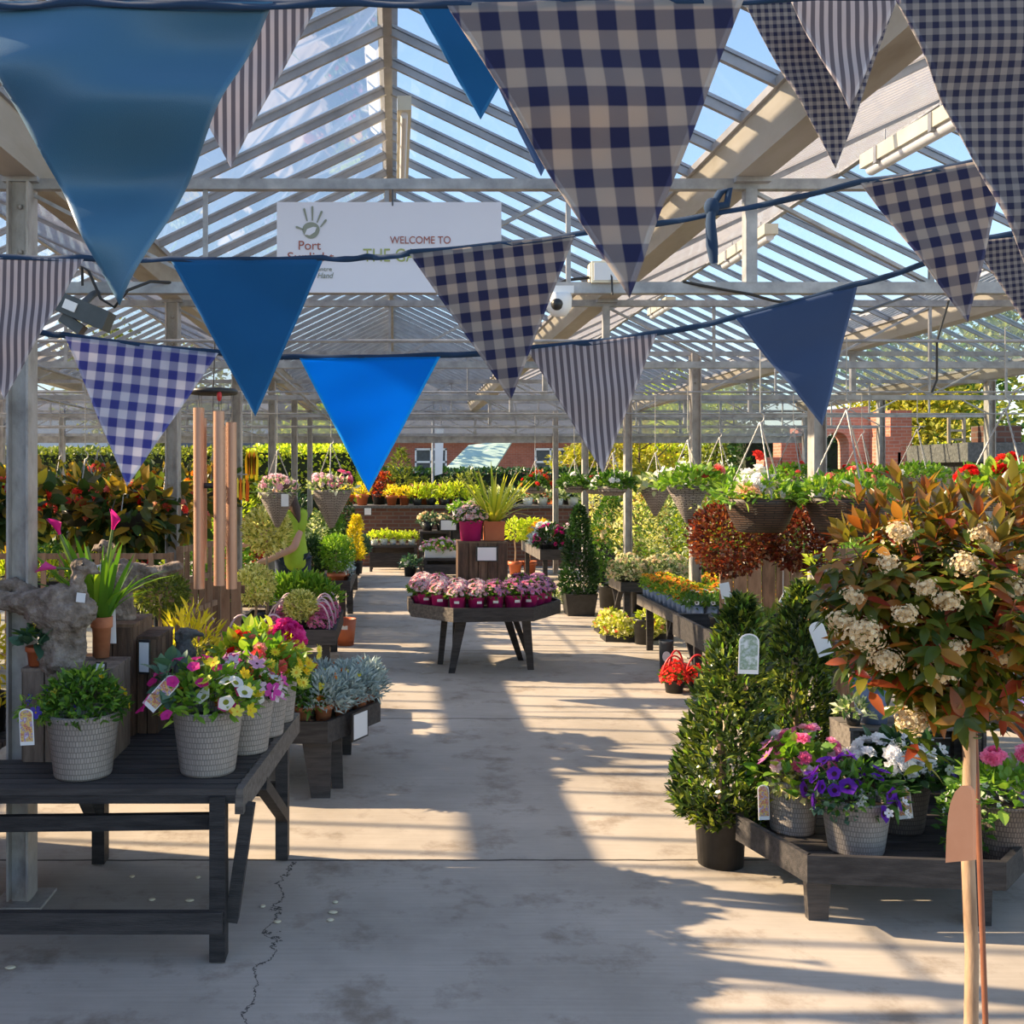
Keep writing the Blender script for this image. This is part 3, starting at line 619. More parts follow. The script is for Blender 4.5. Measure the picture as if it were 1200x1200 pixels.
    for x, y, h, r, m, lab, sz, n in ((14.2, 27.5, 5.2, 2.3, 'autumn', 'golden leaved tree right of the brick folly', .24, 1900), (16.2, 31, 6.3, 3.0, 'mid', 'tall green tree behind the golden tree', .3, 1900), (17.6, 23, 5.6, 2.4, 'dark', 'dark tree at the right edge beyond the raised display', .24, 2400),
                                     (5.0, 26.4, 3.0, .95, 'autumn', 'small golden tree before the brick building', .16, 1000), (8.3, 30, 4.6, 1.6, 'lime', 'yellow green tree left of the brick folly', .22, 1500), (6.6, 27.5, 3.4, 1.2, 'autumn', 'bushy golden tree between the small golden tree and the folly', .2, 1200),
                                     (22, 38, 9, 4.5, 'olive', 'broad olive tree far behind the right side', .4, 1600), (-7.5, 33, 6.2, 3.2, 'olive', 'broad olive tree behind the left hedge', .36, 1700), (-15, 31, 6.5, 3.5, 'mid', 'green tree behind the far left hedge', .36, 1700), (-2.6, 34, 5.2, 2.2, 'lime', 'light green tree behind the end of the left hedge', .3, 1400),
                                     (10.5, 34, 5.0, 2.2, 'olive', 'olive tree behind the brick folly', .3, 1400), (12.6, 22.5, 2.6, .9, 'lime', 'young lime green tree beside the stepped wall', .15, 900), (-20, 40, 8, 4, 'dark', 'dark tree at the far left', .4, 1400)):
        tree('garden_tree', lab, x, y, h, r, m, sz, n)
    for i, (x, y, r, h, m, w) in enumerate([(3.3, 22.5, .5, 1.6, 'photred', 'red leaved shrub right of the green roofed shed'), (2.2, 22.3, .5, 1.5, 'olive', 'olive shrub below the green roofed shed'), (4.3, 22.6, .55, 1.6, 'mid', 'green shrub beside the small golden tree'), (5.6, 22.4, .6, 1.7, 'photred', 'red shrub right of the small golden tree'), (6.6, 22.7, .7, 1.8, 'autumn', 'orange shrub behind the right hanging baskets'), (7.7, 22.3, .6, 1.7, 'mid', 'green shrub left of the stepped brick wall'), (8.6, 23.0, .6, 1.9, 'olive', 'olive shrub against the stepped brick wall'), (.9, 22.6, .4, 1.7, 'lime', 'lime conifer below the white banner'), (-.9, 22.4, .5, 1.5, 'photred', 'red shrub left of the brick planter'), (-2.1, 22.4, .5, 1.5, 'dark', 'dark shrub at the end of the left hedge'), (11.8, 20.9, .6, 1.5, 'mid', 'green shrub in front of the brick arch'), (13.6, 20.9, .6, 1.6, 'olive', 'olive shrub right of the stepped wall')]):
        potted('garden_shrub', w, 'shrub', (x, y, 0), None, [('foliage', m, DIA, 650, (0, 0, 0), (r, r * .8, h), .13, 'dome')], group='garden shrubs beyond the glasshouse', soil=False)
# ---------------------------------------------------------------- bunting strings
def flag_mesh(A, B, C, seed, amp, curl=0.0):
    A, B, C = map(np.asarray, (A, B, C)); n = 28
    rg = np.random.default_rng(seed); ph = rg.random(6) * 6.28
    wid = np.linalg.norm(B - A); nv = nrm(np.cross(B - A, C - A)); mid = (A + B) / 2; hgt = np.linalg.norm(C - mid)
    V, UV, F, idx = [], [], [], {}
    for i in range(n + 1):
        t = i / n
        for j in range(n + 1):
            hw = min(.46, .0065 / (wid * (1 - t) + 1e-6)); s = 0 if j == 0 else 1 if j == n else hw + (1 - 2 * hw) * (j - 1) / (n - 2); p = (1 - t) * (A + (B - A) * s) + t * C
            u = (1 - t) * (s - .5) * wid; v = t * hgt
            d = amp * min(1, t * 3) * (math.sin(u * 22 + v * 9 + ph[0]) * .4 + math.sin(v * 34 - u * 9 + ph[1]) * .7 + math.sin(v * 61 + u * 23 + ph[2]) * .2)
            d += curl * (s - .5) ** 2 * 4 * (1 - t) * min(1, t * 2) + curl * t * t
            idx[i, j] = len(V); V.append(p + nv * d); UV.append((u + .37, v))
    for i in range(n):
        for j in range(n): F.append((idx[i, j], idx[i, j + 1], idx[i + 1, j + 1], idx[i + 1, j]))
    mb = MB(); mb.raw(V, np.array(F), np.array([1 if (q % n in (0, n - 1)) else 0 for q in range(n * n)]), None, True, np.array(UV)); return mb
def ribbon(pts, hgt, seed=0, twist=0.0):
    pts = np.asarray(pts, float); n = len(pts); k = 14; V = []
    P_ = []
    for i in range(n - 1):
        for j in range(k): t = j / k; P_.append(pts[i] * (1 - t) + pts[i + 1] * t - np.array([0, 0, .004 * math.sin(t * PI)]))
    P_.append(pts[-1]); P_ = np.array(P_); V = []
    for i, p in enumerate(P_):
        a = twist * math.sin(i * .35 + seed)
        V += [p + np.array([0, .003 * math.sin(i * .9 + seed) + math.sin(a) * hgt / 2, hgt / 2 * math.cos(a)]), p - np.array([0, math.sin(a) * hgt / 2, hgt / 2 * math.cos(a)])]
    mb = MB(); m = len(P_); j = np.arange(m - 1) * 2
    mb.raw(V, np.stack([j, j + 1, j + 3, j + 2], -1), 0, None, True, np.stack([np.repeat(np.arange(m), 2) * .02, np.tile([0, .02], m)], -1)); return mb
def string(label, tape_pts, tape_h, flags, twist=0.0, knot=None):
    root = thing('bunting_string', label, 'bunting', tuple(P(*tape_pts[len(tape_pts) // 2])), 'strings of cotton bunting across the entrance')
    org = np.array(root.location)
    def put(mb, name, mat, lab=None):
        mb.v = [v - org for v in mb.v]; o = mb.build(name, mat, root, label=lab)
        if name in ('flag', 'tape'):
            sm = o.modifiers.new('thickness', 'SOLIDIFY'); sm.thickness = .0012
        return o
    put(ribbon([P(*p) for p in tape_pts], tape_h, len(tape_pts), twist), 'tape', M['c_tape'])
    for k, (a, b, c, ya, yb, mat, lab, amp, curl) in enumerate(flags):
        put(flag_mesh(P(a[0], a[1], ya), P(b[0], b[1], yb), P(c[0], c[1], (ya + yb) / 2), k + 3 * len(flags), amp, curl), 'flag', [M[mat], M[mat + '_hem']], lab)
    if knot:
        kp = P(*knot); mb = MB(); mb.ball(kp, (.016, .012, .02), 10, 7)
        mb.tube([kp, kp + [.018, .005, .03], kp + [.035, .0, .035], kp + [.03, .0, .005], kp], .008, 7)
        mb.tube([kp, kp + [-.004, -.006, -.03], kp + [.001, 0, -.075], kp + [.006, .004, -.11]], [.008, .01, .012, .008], 7)
        put(mb, 'bow', M['c_tape'])
    return root
string('bunting string at the top, hanging behind the largest flags, with stripe, blue and check flags',
       [(120, 2, 1.75), (420, 1, 1.78), (760, 0, 1.8), (1080, -3, 1.8), (1290, -8, 1.8)], .014,
       [((166, 4), (374, 3), (270, 195), 1.76, 1.78, 'c_stripe', 'brown and grey ticking stripe flag', .006, .0),
        ((486, 3), (640, 3), (563, 141), 1.79, 1.79, 'c_blue', 'small plain blue flag', .006, .0),
        ((548, 30), (720, 20), (634, 207), 1.86, 1.86, 'c_slate', 'slate flag edge behind the large gingham flag', .004, .0),
        ((870, 0), (1052, -4), (981, 196), 1.8, 1.8, 'c_check', 'small navy check flag', .006, .004),
        ((926, 0), (1054, -6), (994, 129), 1.72, 1.72, 'c_stripe', 'cream and grey stripe flag', .006, .0)])
string('nearest bunting string at the top with the three largest flags',
       [(-110, 2, 1.03), (100, 2, 1.04), (420, 3, 1.05), (700, 0, 1.05), (960, -4, 1.05), (1330, -18, 1.05)], .007,
       [((-46, 2), (320, 2), (137, 355), 1.04, 1.05, 'c_shaded', 'large plain blue flag', .03, .012),
        ((522, 4), (872, -2), (738, 349), 1.05, 1.05, 'c_gingham', 'large navy and cream gingham flag', .009, .006),
        ((1046, -6), (1396, -14), (1216, 330), 1.05, 1.05, 'c_check', 'large fine navy check flag', .008, .004)])
string('middle bunting string tied in a bow, with royal blue and two navy gingham flags',
       [(-60, 296, 2.04), (95, 302, 2.05), (200, 303, 2.06), (378, 302, 2.06), (430, 301, 2.06), (482, 296, 2.06), (690, 272, 2.05), (838, 250, 2.03), (1008, 213, 2.0), (1182, 180, 1.98), (1290, 160, 1.97)], .012,
       [((-75, 300), (98, 304), (5, 468), 2.04, 2.05, 'c_stripe', 'brown and grey ticking stripe flag', .006, .0),
        ((200, 305), (379, 304), (299, 488), 2.06, 2.06, 'c_blue', 'royal blue flag', .004, .004),
        ((480, 298), (674, 275), (599, 469), 2.06, 2.05, 'c_gingham', 'navy and cream gingham flag above the paved aisle', .005, .003),
        ((1008, 215), (1182, 182), (1136, 378), 2.0, 1.98, 'c_gingham', 'navy and cream gingham flag beside the lamps', .005, .003)], .5, (834, 243, 2.03))
string('lowest bunting string with pale gingham, bright blue, stripe and slate blue flags',
       [(30, 384, 2.2), (78, 393, 2.2), (255, 413, 2.22), (350, 418, 2.22), (515, 416, 2.22), (618, 408, 2.22), (770, 390, 2.2), (862, 371, 2.19), (1002, 333, 2.17), (1082, 309, 2.16), (1150, 280, 2.14), (1230, 262, 2.12)], .013,
       [((76, 394), (256, 414), (148, 570), 2.2, 2.22, 'c_ginglight', 'pale lilac and navy gingham flag', .005, .004),
        ((351, 420), (516, 418), (432, 577), 2.22, 2.22, 'c_sunlit', 'bright blue sunlit flag', .005, .004),
        ((618, 410), (770, 391), (707, 554), 2.22, 2.2, 'c_stripe', 'pale ticking stripe flag', .006, .006),
        ((862, 373), (1005, 334), (965, 499), 2.19, 2.17, 'c_slate', 'slate blue flag', .006, .008),
        ((1140, 283), (1330, 262), (1250, 450), 2.14, 2.1, 'c_check', 'small brown and white check flag', .005, .01)], .2)

# ---------------------------------------------------------------- lettering
def lettering(name, body, x0, x1, yb, cap, Y, mat, parent, org, shear=0.0):
    cu = bpy.data.curves.new(name, 'FONT'); cu.body = body; cu.size = 1; cu.extrude = .004; cu.shear = shear
    tmp = bpy.data.objects.new('tmp', cu); COL.objects.link(tmp); bpy.context.view_layer.update()
    me = bpy.data.meshes.new_from_object(tmp.evaluated_get(bpy.context.evaluated_depsgraph_get()))
    bpy.data.objects.remove(tmp); v = np.zeros(len(me.vertices) * 3); me.vertices.foreach_get('co', v); v = v.reshape(-1, 3)
    xa, xb = v[:, 0].min(), v[:, 0].max(); A = P(x0, yb, Y); w = XA(x1, Y) - XA(x0, Y)
    o = np.stack([A[0] + (v[:, 0] - xa) / (xb - xa) * w, np.full(len(v), Y) - v[:, 2] * .2, A[2] + v[:, 1] / .73 * cap * Y / FPX], -1) - np.asarray(org)
    me.vertices.foreach_set('co', o.ravel()); me.materials.append(mat); me.update()
    ob = bpy.data.objects.new(name, me); COL.objects.link(ob); ob.parent = parent; return ob
Ys = 4.08
c = P(456, 290, Ys)
sg = thing('hanging_sign', 'long white welcome sign with a hand emblem hanging from the roof girder', 'sign', tuple(c))
mb = MB(); mb.box((0, 0, 0), (XA(588, Ys) - XA(325, Ys), .006, 106 * Ys / FPX)); mb.build('board', M['signboard'], sg)
mb = MB()
for px in (460,): mb.tube([P(px, 241, Ys - .006) - c, P(px, 238, Ys - .004) - c, P(px, 222, Ys + .01) - c], .003, 5)
mb.build('hook', M['darkgrey'], sg)
Yt = Ys - .005
lettering('lettering', 'WELCOME TO', 457, 528, 285.4, 9, Yt, M['signred'], sg, c)
lettering('lettering', 'THE GARDEN', 425.5, 533, 306.4, 16, Yt, M['signgreen'], sg, c)
lettering('lettering', 'Port', 350, 376, 292.5, 11, Yt, M['signred'], sg, c)
lettering('lettering', 'Sunlight', 337, 391.5, 306, 11, Yt, M['signred'], sg, c)
lettering('lettering', 'Garden Centre', 338, 389, 317.5, 5, Yt, M['signgrey'], sg, c)
lettering('lettering', 'Hand', 372, 391, 326, 7, Yt, M['signgrey'], sg, c, .3)
mb = MB()   # hand emblem: palm with a leaf cut, four fingers and a thumb
def pt(px, py): q = P(px, py, Yt) - c; return (q[0], q[2])
palm = [pt(364.5 + 10 * math.cos(a) * (1 - .12 * math.sin(a)), 270 + 9.6 * math.sin(a)) for a in np.linspace(0, 2 * PI, 20)[:-1]]
mb.prism(palm, -.0065, -.004, 0, 'y')
for (a, b) in (((360, 259), (356.5, 245)), ((366.2, 258.5), (366, 242.5)), ((371.5, 261), (377, 248)), ((375.5, 266), (382, 258)), ((355.5, 269), (347.5, 266))):
    a_, b_ = np.array(a), np.array(b); d = nrm(b_ - a_); q = np.array([-d[1], d[0]])
    mb.prism([pt(*(a_ + q * .7)), pt(*(a_ - q * .7)), pt(*(b_ - q * 1.3)), pt(*(b_ + d * 1.2)), pt(*(b_ + q * 1.3))][::-1], -.0065, -.004, 0, 'y')
mb.build('hand_emblem', M['signgrey'], sg)
mb = MB(); mb.prism([pt(357, 275), pt(360, 268.5), pt(367, 266), pt(371, 266.5), pt(369, 272), pt(363, 276)], -.008, -.006, 0, 'y'); mb.build('leaf_emblem', M['signboard'], sg)

# ---------------------------------------------------------------- fittings on the steelwork
def floodlight():
    t = thing('floodlight', 'black floodlight with a white sticker hanging from the girder beside the post', 'floodlight', tuple(P(105, 342, 4.0)))
    c = np.array(t.location); mb = MB(); R = np.array([[1, 0, 0], [0, 1, 0], [0, 0, 1.]])
    a, b = P(66, 352, 3.95) - c, P(128, 378, 3.95) - c; mid = (a + b) / 2; d = nrm(b - a); n_ = np.array([-d[2], 0, d[0]])
    mb.beam(a, b, .10, .075, 0, n_); mb.build('housing', M['darkgrey'], t)
    mb = MB(); mb.beam(mid + [0, -.055, 0] - d * .06 , mid + [0, -.055, 0] - d * .01, .008, .036, 0, n_); mb.build('sticker', M['white'], t)
    mb = MB(); mb.tube([np.array([-.0, .12, .02]), np.array([.0, .05, -.0]), mid + [.0, 0, .03]], .014, 8); mb.beam(mid - n_ * .05 - d * .06, mid - n_ * .07 + d * .03, .06, .04, 0, n_); mb.build('bracket', M['darkgrey'], t)
    mb = MB(); k = [P(97, 335, 4.1) - c, P(96, 312, 4.1) - c, P(104, 318, 4.08) - c, P(118, 350, 4.02) - c, P(134, 360, 4.0) - c, P(150, 340, 4.0) - c, P(176, 330, 4.05) - c, P(200, 331, 4.1) - c]
    mb.tube(k, .006, 6); mb.build('cable', M['cable'], t)
floodlight()
t = thing('security_camera', 'white dome security camera under the girder', 'camera', tuple(P(655, 345, 4.1))); c = np.array(t.location)
mb = MB(); mb.lathe([(.0, 0), (.05, 0), (.052, -.02), (.05, -.055), (.03, -.085), (0, -.09)], 24); mb.build('housing', M['white'], t)
mb = MB(); mb.ball((-.012, -.034, -.045), .026, 14, 9); mb.build('lens', M['blackplastic'], t)
mb = MB(); mb.box((.01, .02, .015), (.09, .1, .03)); mb.build('mount', M['white'], t)
t = thing('junction_box', 'pale junction box with cables on top of the girder', 'electrical box', tuple(P(708, 334, 4.12)))
mb = MB(); mb.box((0, 0, .045), (.115, .09, .085)); mb.build('box_body', M['lamp'], t)
mb = MB(); mb.box((0, -.047, .045), (.1, .006, .07)); mb.build('lid', M['paper'], t)
mb = MB(); mb.tube([(.0, -.03, .09), (.02, -.05, .02), (.02, -.06, -.05)], .004, 5); mb.tube([(-.06, 0, .03), (-.15, 0, .02), (-.2, .01, .0), (-.22, 0, -.03)], .007, 5); mb.build('cable', M['cable'], t)
def tube_lamp(name, lab, a, b):
    a, b = np.array(a), np.array(b); t = thing(name, lab, 'light fitting', tuple((a + b) / 2), 'fluorescent light fittings under the roof'); c = (a + b) / 2
    mb = MB(); mb.beam(a - c, b - c, .1, .075); mb.build('housing', M['lamp'], t)
    mb = MB(); d = nrm(b - a); mb.tube([a - c + d * .03 - [0, 0, .05], b - c - d * .03 - [0, 0, .05]], .032, 10); mb.build('diffuser', M['white'], t)
    mb = MB()
    for f in (.2, .8):
        p = (a - c) * (1 - f) + (b - c) * f; mb.tube([p + [0, 0, .03], p + [0, 0, .18]], .005, 5); mb.box(p + [0, 0, -.01], (.112, .03, .09))
    mb.build('bracket', M['alum'], t)
tube_lamp('fluorescent_lamp', 'nearest cream fluorescent fitting under the ridge right of the big gingham flag', P(1018, 190, 5.62), P(1128, 126, 4.7))
tube_lamp('fluorescent_lamp', 'second cream fluorescent fitting under the ridge, beyond the nearest one', P(848, 305, 8.5), P(904, 268, 7.4))
tube_lamp('fluorescent_lamp', 'third and farthest cream fluorescent fitting under the ridge', P(764, 366, 11.4), P(786, 352, 10.3))
t = thing('strip_lamp', 'cream strip lamp hanging end on beside the central roof ridge', 'light fitting', (.02, 5.7, 3.52))
mb = MB(); mb.box((.03, 0, .03), (.07, 1.3, .07)); mb.build('housing', M['lamp'], t)
mb = MB(); mb.tube([(.03, -.62, -.02), (.03, .62, -.02)], .018, 8); mb.build('tube', M['white'], t)
# cables slung along the girders
def cable(lab, pts, r=.006):
    mb = MB(); mb.tube([P(*p) for p in pts], r, 6); tag(mb.build('power_cable', M['cable']), lab, 'cable', 'black cables on the roof girders')
cable('black cable slung under the first girder right of the security camera', [(800, 330, 4.1), (840, 338, 4.08), (880, 345, 4.08), (905, 352, 4.08), (960, 362, 4.1), (1010, 366, 4.3), (1060, 348, 4.8), (1100, 338, 5.5)])
cable('grey hook cable dropping from the girder above the brick folly', [(1112, 352, 5.2), (1105, 375, 5.2), (1098, 400, 5.2), (1098, 445, 5.2), (1092, 460, 5.2)])
# ---------------------------------------------------------------- pots and plants
def pot_mb(style, rt, h, n=28):
    mb = MB(); rb = rt * .76
    if style == 'wicker':
        pr = [(0, 0), (rb * .97, 0), (rb, .008), (rt * .93, h * .8), (rt * .95, h * .83), (rt * 1.0, h * .96), (rt * 1.03, h), (rt * .97, h + .003), (rt * .92, h * .97), (rt * .88, h * .8)]
    elif style == 'terra':
        pr = [(0, 0), (rb * .9, 0), (rt * .86, h * .72), (rt * .96, h * .73), (rt, h * .76), (rt, h), (rt * .9, h), (rt * .86, h * .8)]
    elif style == 'nursery':
        pr = [(0, 0), (rt * .82, 0), (rt * .95, h * .9), (rt, h * .91), (rt * 1.02, h), (rt * .96, h), (rt * .93, h * .86)]
    else:  # plain
        pr = [(0, 0), (rb, 0), (rt, h), (rt * .94, h), (rt * .9, h * .85)]
    return mb.lathe(pr, n)
def clump(kind, n, c, R, surf_=.55):
    R = np.array([R] * 3, float) if np.isscalar(R) else np.asarray(R, float); c = np.asarray(c, float)
    if kind in ('dome', 'ball'):
        d = nrm(rng.normal(size=(n, 3)))
        if kind == 'dome': d[:, 2] = np.abs(d[:, 2]) * 1.0 - .12
        r = surf_ + (1 - surf_) * rng.random(n) ** .7
        return c + d * r[:, None] * R, nrm(d / R * R.max())
    if kind == 'cone':   # R = (radius, radius, height), rounded cone standing on c
        t = rng.random(n) ** 1.35; a = rng.random(n) * 2 * PI
        prof = np.minimum(1, .72 + t * 2.2) * np.sqrt(np.maximum(0, 1 - t)) ** 1.15 + .05
        r = prof * (surf_ + (1 - surf_) * rng.random(n) ** .7)
        p = np.stack([np.cos(a) * r * R[0], np.sin(a) * r * R[1], t * R[2]], -1)
        return c + p, nrm(np.stack([np.cos(a), np.sin(a), .35 + t * .8], -1))
    if kind == 'column':
        t = rng.random(n); a = rng.random(n) * 2 * PI; r = (surf_ + (1 - surf_) * rng.random(n) ** .7) * np.minimum(1, 3 * (1 - t) + .25) * (.85 + .2 * np.sin(t * 9 + a))
        return c + np.stack([np.cos(a) * r * R[0], np.sin(a) * r * R[1], t * R[2]], -1), nrm(np.stack([np.cos(a), np.sin(a), .4 + 0 * a], -1))
    if kind == 'box':
        p = (rng.random((n, 3)) * 2 - 1); k = rng.integers(0, 3, n); p[np.arange(n), k] = np.sign(p[np.arange(n), k]) * (1 - .25 * rng.random(n) ** 2)
        d = np.zeros((n, 3)); d[np.arange(n), k] = np.sign(p[np.arange(n), k]); return c + p * R, nrm(d + [0, 0, .3])
    if kind == 'mat':   # flat layer
        a = rng.random(n) * 2 * PI; r = np.sqrt(rng.random(n)); return c + np.stack([np.cos(a) * r * R[0], np.sin(a) * r * R[1], (rng.random(n) - .5) * 2 * R[2]], -1), nrm(np.stack([np.cos(a) * r, np.sin(a) * r, .8 + 0 * a], -1))
    raise ValueError(kind)
def leaves(mb, T, n, c, R, size, kind='dome', rand=.6, up=.25, mat=None, inner=.55, szv=.35):
    p, d = clump(kind, n, c, R, inner)
    d = nrm(d + rng.normal(size=(n, 3)) * rand + [0, 0, up])
    upv = nrm(np.array([0, 0, 1.0]) + rng.normal(size=(n, 3)) * .5)
    mb.scatter(T, p, d, upv, size * (1 - szv + 2 * szv * rng.random(n)), None, mat, False); return mb
def blooms(mb, T, n, c, R, size, kind='dome', rand=.35, up=.3, szv=.2, outer=.95):
    p, d = clump(kind, n, c, R, outer)
    d = nrm(d + rng.normal(size=(n, 3)) * rand + [0, 0, up])
    mb.scatter(T, p, d, nrm(rng.normal(size=(n, 3))), size * (1 - szv + 2 * szv * rng.random(n))); return mb
def tuft(mb, T, n, c, r0, length, spread=.5, up=1.0):
    a = rng.random(n) * 2 * PI; q = np.sqrt(rng.random(n))
    p = np.asarray(c, float) + np.stack([np.cos(a) * q * r0, np.sin(a) * q * r0, 0 * a], -1)
    d = nrm(np.stack([np.cos(a) * q * spread, np.sin(a) * q * spread, up + 0 * a], -1) + rng.normal(size=(n, 3)) * .1)
    mb.scatter(T, p, d, nrm(np.stack([-np.cos(a), -np.sin(a), .3 + 0 * a], -1)), length * (.65 + .5 * rng.random(n))); return mb
def potted(name, label, cat, loc, pot, fol, flo=(), group=None, rz=0.0, soil=True, tagp=None, stem=None, z0=None):
    """pot=(style, material, top radius, height) or None; fol: list of (part, material, T, n, c, R, size, kind[, kwargs]);
    flo: list of (part, [petal, centre], T, n, c, R, size[, kwargs]); heights in fol and flo are above the pot's rim"""
    t = thing(name, label, cat, tuple(loc), group, rz); h = 0
    if pot:
        st, mat, rt, h = pot; pot_mb(st, rt, h, 28 if rt > .07 else 16).build('pot', M[mat], t)
        if soil: mb = MB(); mb.lathe([(0, h * .84), (rt * .88, h * .82)], 18); mb.build('soil', M['soil'], t)
    if stem:
        mb = MB(); r_, hh, mt = stem; mb.tube([(0, 0, h * .8), (.01, .0, h + hh * .35), (-.006, .006, h + hh * .7), (0, 0, h + hh)], [r_ * 1.15, r_, r_, r_ * .9], 8); mb.build('trunk', M[mt], t)
    for f in fol:
        part, mat, T, n, c, R, size, kind = f[:8]; kw = f[8] if len(f) > 8 else {}
        mb = MB()
        if kind == 'tuft': tuft(mb, T, n, (c[0], c[1], c[2] + h), R, size, **kw)
        else: leaves(mb, T, n, (c[0], c[1], c[2] + h), R, size, kind, **kw)
        mb.build(part, G[mat], t)
    for f in flo:
        part, mats, T, n, c, R, size = f[:7]; kw = f[7] if len(f) > 7 else {}
        mb = MB(); blooms(mb, T, n, (c[0], c[1], c[2] + h), R, size, **kw); mb.build(part, [Q[m] for m in mats], t)
    if tagp: plant_tag(t, tagp[0], tagp[1], h)
    return t
def plant_tag(t, kind, pos, h=0.0):
    """card label stuck in the pot, facing the viewer: pos=(x, y, z above the rim, width, height, tilt)"""
    x, y, z, w, hh, tl = pos; mb = MB(); n = 7
    pr = [(-w / 2, 0), (w / 2, 0), (w / 2, hh - w * .4)] + [(w / 2 * math.cos(a), hh - w * .4 + w * .4 * math.sin(a)) for a in np.linspace(.3, PI - .3, n)] + [(-w / 2, hh - w * .4)]
    c, s = math.cos(tl), math.sin(tl); pr2 = [(x + a * c - b * s, h + z + a * s + b * c) for a, b in pr]
    mb.prism(pr2, y - .0012, y + .0012, 0, 'y'); o = mb.build('plant_label', M['white'], t)
    mb = MB(); k = .86; cx_ = sum(p[0] for p in pr2) / len(pr2); cz_ = sum(p[1] for p in pr2) / len(pr2)
    mb.prism([(cx_ + (p[0] - cx_) * k, cz_ + (p[1] - cz_) * k) for p in pr2], y - .0024, y - .0013, 0, 'y'); mb.build('printed_picture', M[kind], o)

# ---------------------------------------------------------------- tables and crates
def tray_table(label, poly, zt, lip, legs, mat='blackwood', name='display_table', legmat=None, facemats=None, slat=True, group='timber display tables', boards_mat=None, deckf=.68):
    """shallow tray of boards along polygon poly (anticlockwise), lip high, on legs [(x, y, lean x, lean y, top w, foot w)]"""
    cx_, cy_ = np.mean(poly, axis=0); t = thing(name, label, 'table', (cx_, cy_, 0), group); q = np.array(poly) - [cx_, cy_]; n = len(q)
    for i in range(n):
        a, b = q[i], q[(i + 1) % n]; d = nrm(np.array([b[0] - a[0], b[1] - a[1]])); nn = np.array([-d[1], d[0]]) * .024
        mb = MB(); mb.prism([tuple(a), tuple(b), tuple(b + nn - d * .01), tuple(a + nn + d * .01)], zt - lip, zt); mb.build('tray_board', M[(facemats or {}).get(i, mat)], t)
    zd = zt - lip * deckf; mb = MB()
    y0, y1 = q[:, 1].min(), q[:, 1].max(); w = .085; y = y0 + .03
    while y < y1 - .03:   # slats clipped to the outline
        ya, yb = y, min(y + w, y1 - .025); xs = []
        for yy in (ya, yb):
            cr = []
            for i in range(n):
                a, b = q[i], q[(i + 1) % n]
                if (a[1] - yy) * (b[1] - yy) < 0: cr.append(a[0] + (b[0] - a[0]) * (yy - a[1]) / (b[1] - a[1]))
            if len(cr) >= 2: xs.append((min(cr) + .026, max(cr) - .026))
        if len(xs) == 2 and xs[0][1] - xs[0][0] > .05:
            mb.prism([(xs[0][0], ya), (xs[0][1], ya), (xs[1][1], yb), (xs[1][0], yb)], zd - .018, zd)
        y += w + .012
    mb.build('slatted_deck', M[mat], t)
    for (x, yy, lx, ly, wt, wf) in legs:
        x -= cx_; yy -= cy_; mb = MB(); th = .035
        mb.hexa([(x + lx - wf / 2, yy + ly - th / 2, 0), (x + lx + wf / 2, yy + ly - th / 2, 0), (x + lx + wf / 2, yy + ly + th / 2, 0), (x + lx - wf / 2, yy + ly + th / 2, 0),
                 (x - wt / 2, yy - th / 2, zd - .018), (x + wt / 2, yy - th / 2, zd - .018), (x + wt / 2, yy + th / 2, zd - .018), (x - wt / 2, yy + th / 2, zd - .018)])
        mb.build('leg', M[legmat or mat], t)
    return t, zd
def rect(x0, y0, x1, y1): return [(x0, y0), (x1, y0), (x1, y1), (x0, y1)]
def rlegs(x0, y0, x1, y1, w=.07, i=.09): return [(x, y, 0, 0, w, w) for x in (x0 + i, x1 - i) for y in (y0 + i, y1 - i)]
def crate(label, c, d, rz=0.0, mat='cratewood', name='wooden_crate', vertical=True, open_front=False, group='wooden crates'):
    t = thing(name, label, 'crate', c, group, rz); x, y, z = d
    def wall(nm, axis, s):
        mb = MB(); L = x if axis == 'y' else y; k = max(2, round((L if vertical else z) / .085))
        for i in range(k):
            if vertical:
                w = L / k; u = -L / 2 + w * (i + .5); cc = (u, s * y / 2, z / 2) if axis == 'y' else (s * x / 2, u, z / 2)
                mb.box(cc, (w - .005, .014, z) if axis == 'y' else (.014, w - .005, z))
            else:
                w = z / k; u = w * (i + .5); cc = (0, s * y / 2, u) if axis == 'y' else (s * x / 2, 0, u)
                mb.box(cc, (L, .014, w - .006) if axis == 'y' else (.014, L, w - .006))
        mb.build(nm, M[mat], t)
    if not open_front: wall('side_boards', 'y', -1)
    wall('side_boards', 'y', 1); wall('side_boards', 'x', -1); wall('side_boards', 'x', 1)
    mb = MB(); k = max(2, round(y / .1))
    for i in range(k): mb.box((0, -y / 2 + y / k * (i + .5), z + .006), (x + .02, y / k - .006, .014))
    mb.build('top_boards', M[mat], t)
    for sx in (-1, 1):
        for sy in (-1, 1): mb = MB(); mb.box((sx * (x / 2 - .025), sy * (y / 2 - .025), z / 2), (.03, .03, z - .01)); mb.build('corner_post', M[mat], t)
    return t
def price_sign(label, c, w, h, rz=0.0, tilt=0.0, frame='blackplastic'):
    t = thing('price_sign', label, 'sign', tuple(c), 'framed price signs', rz); R = Matrix.Rotation(tilt, 3, 'X')
    mb = MB(); mb.box((0, 0, h / 2), (w, .01, h), rot=R); mb.build('frame', M[frame], t)
    mb = MB(); mb.box((0, -.0062, h / 2), (w * .84, .003, h * .86), rot=R); mb.build('card', M['paper'], t); return t
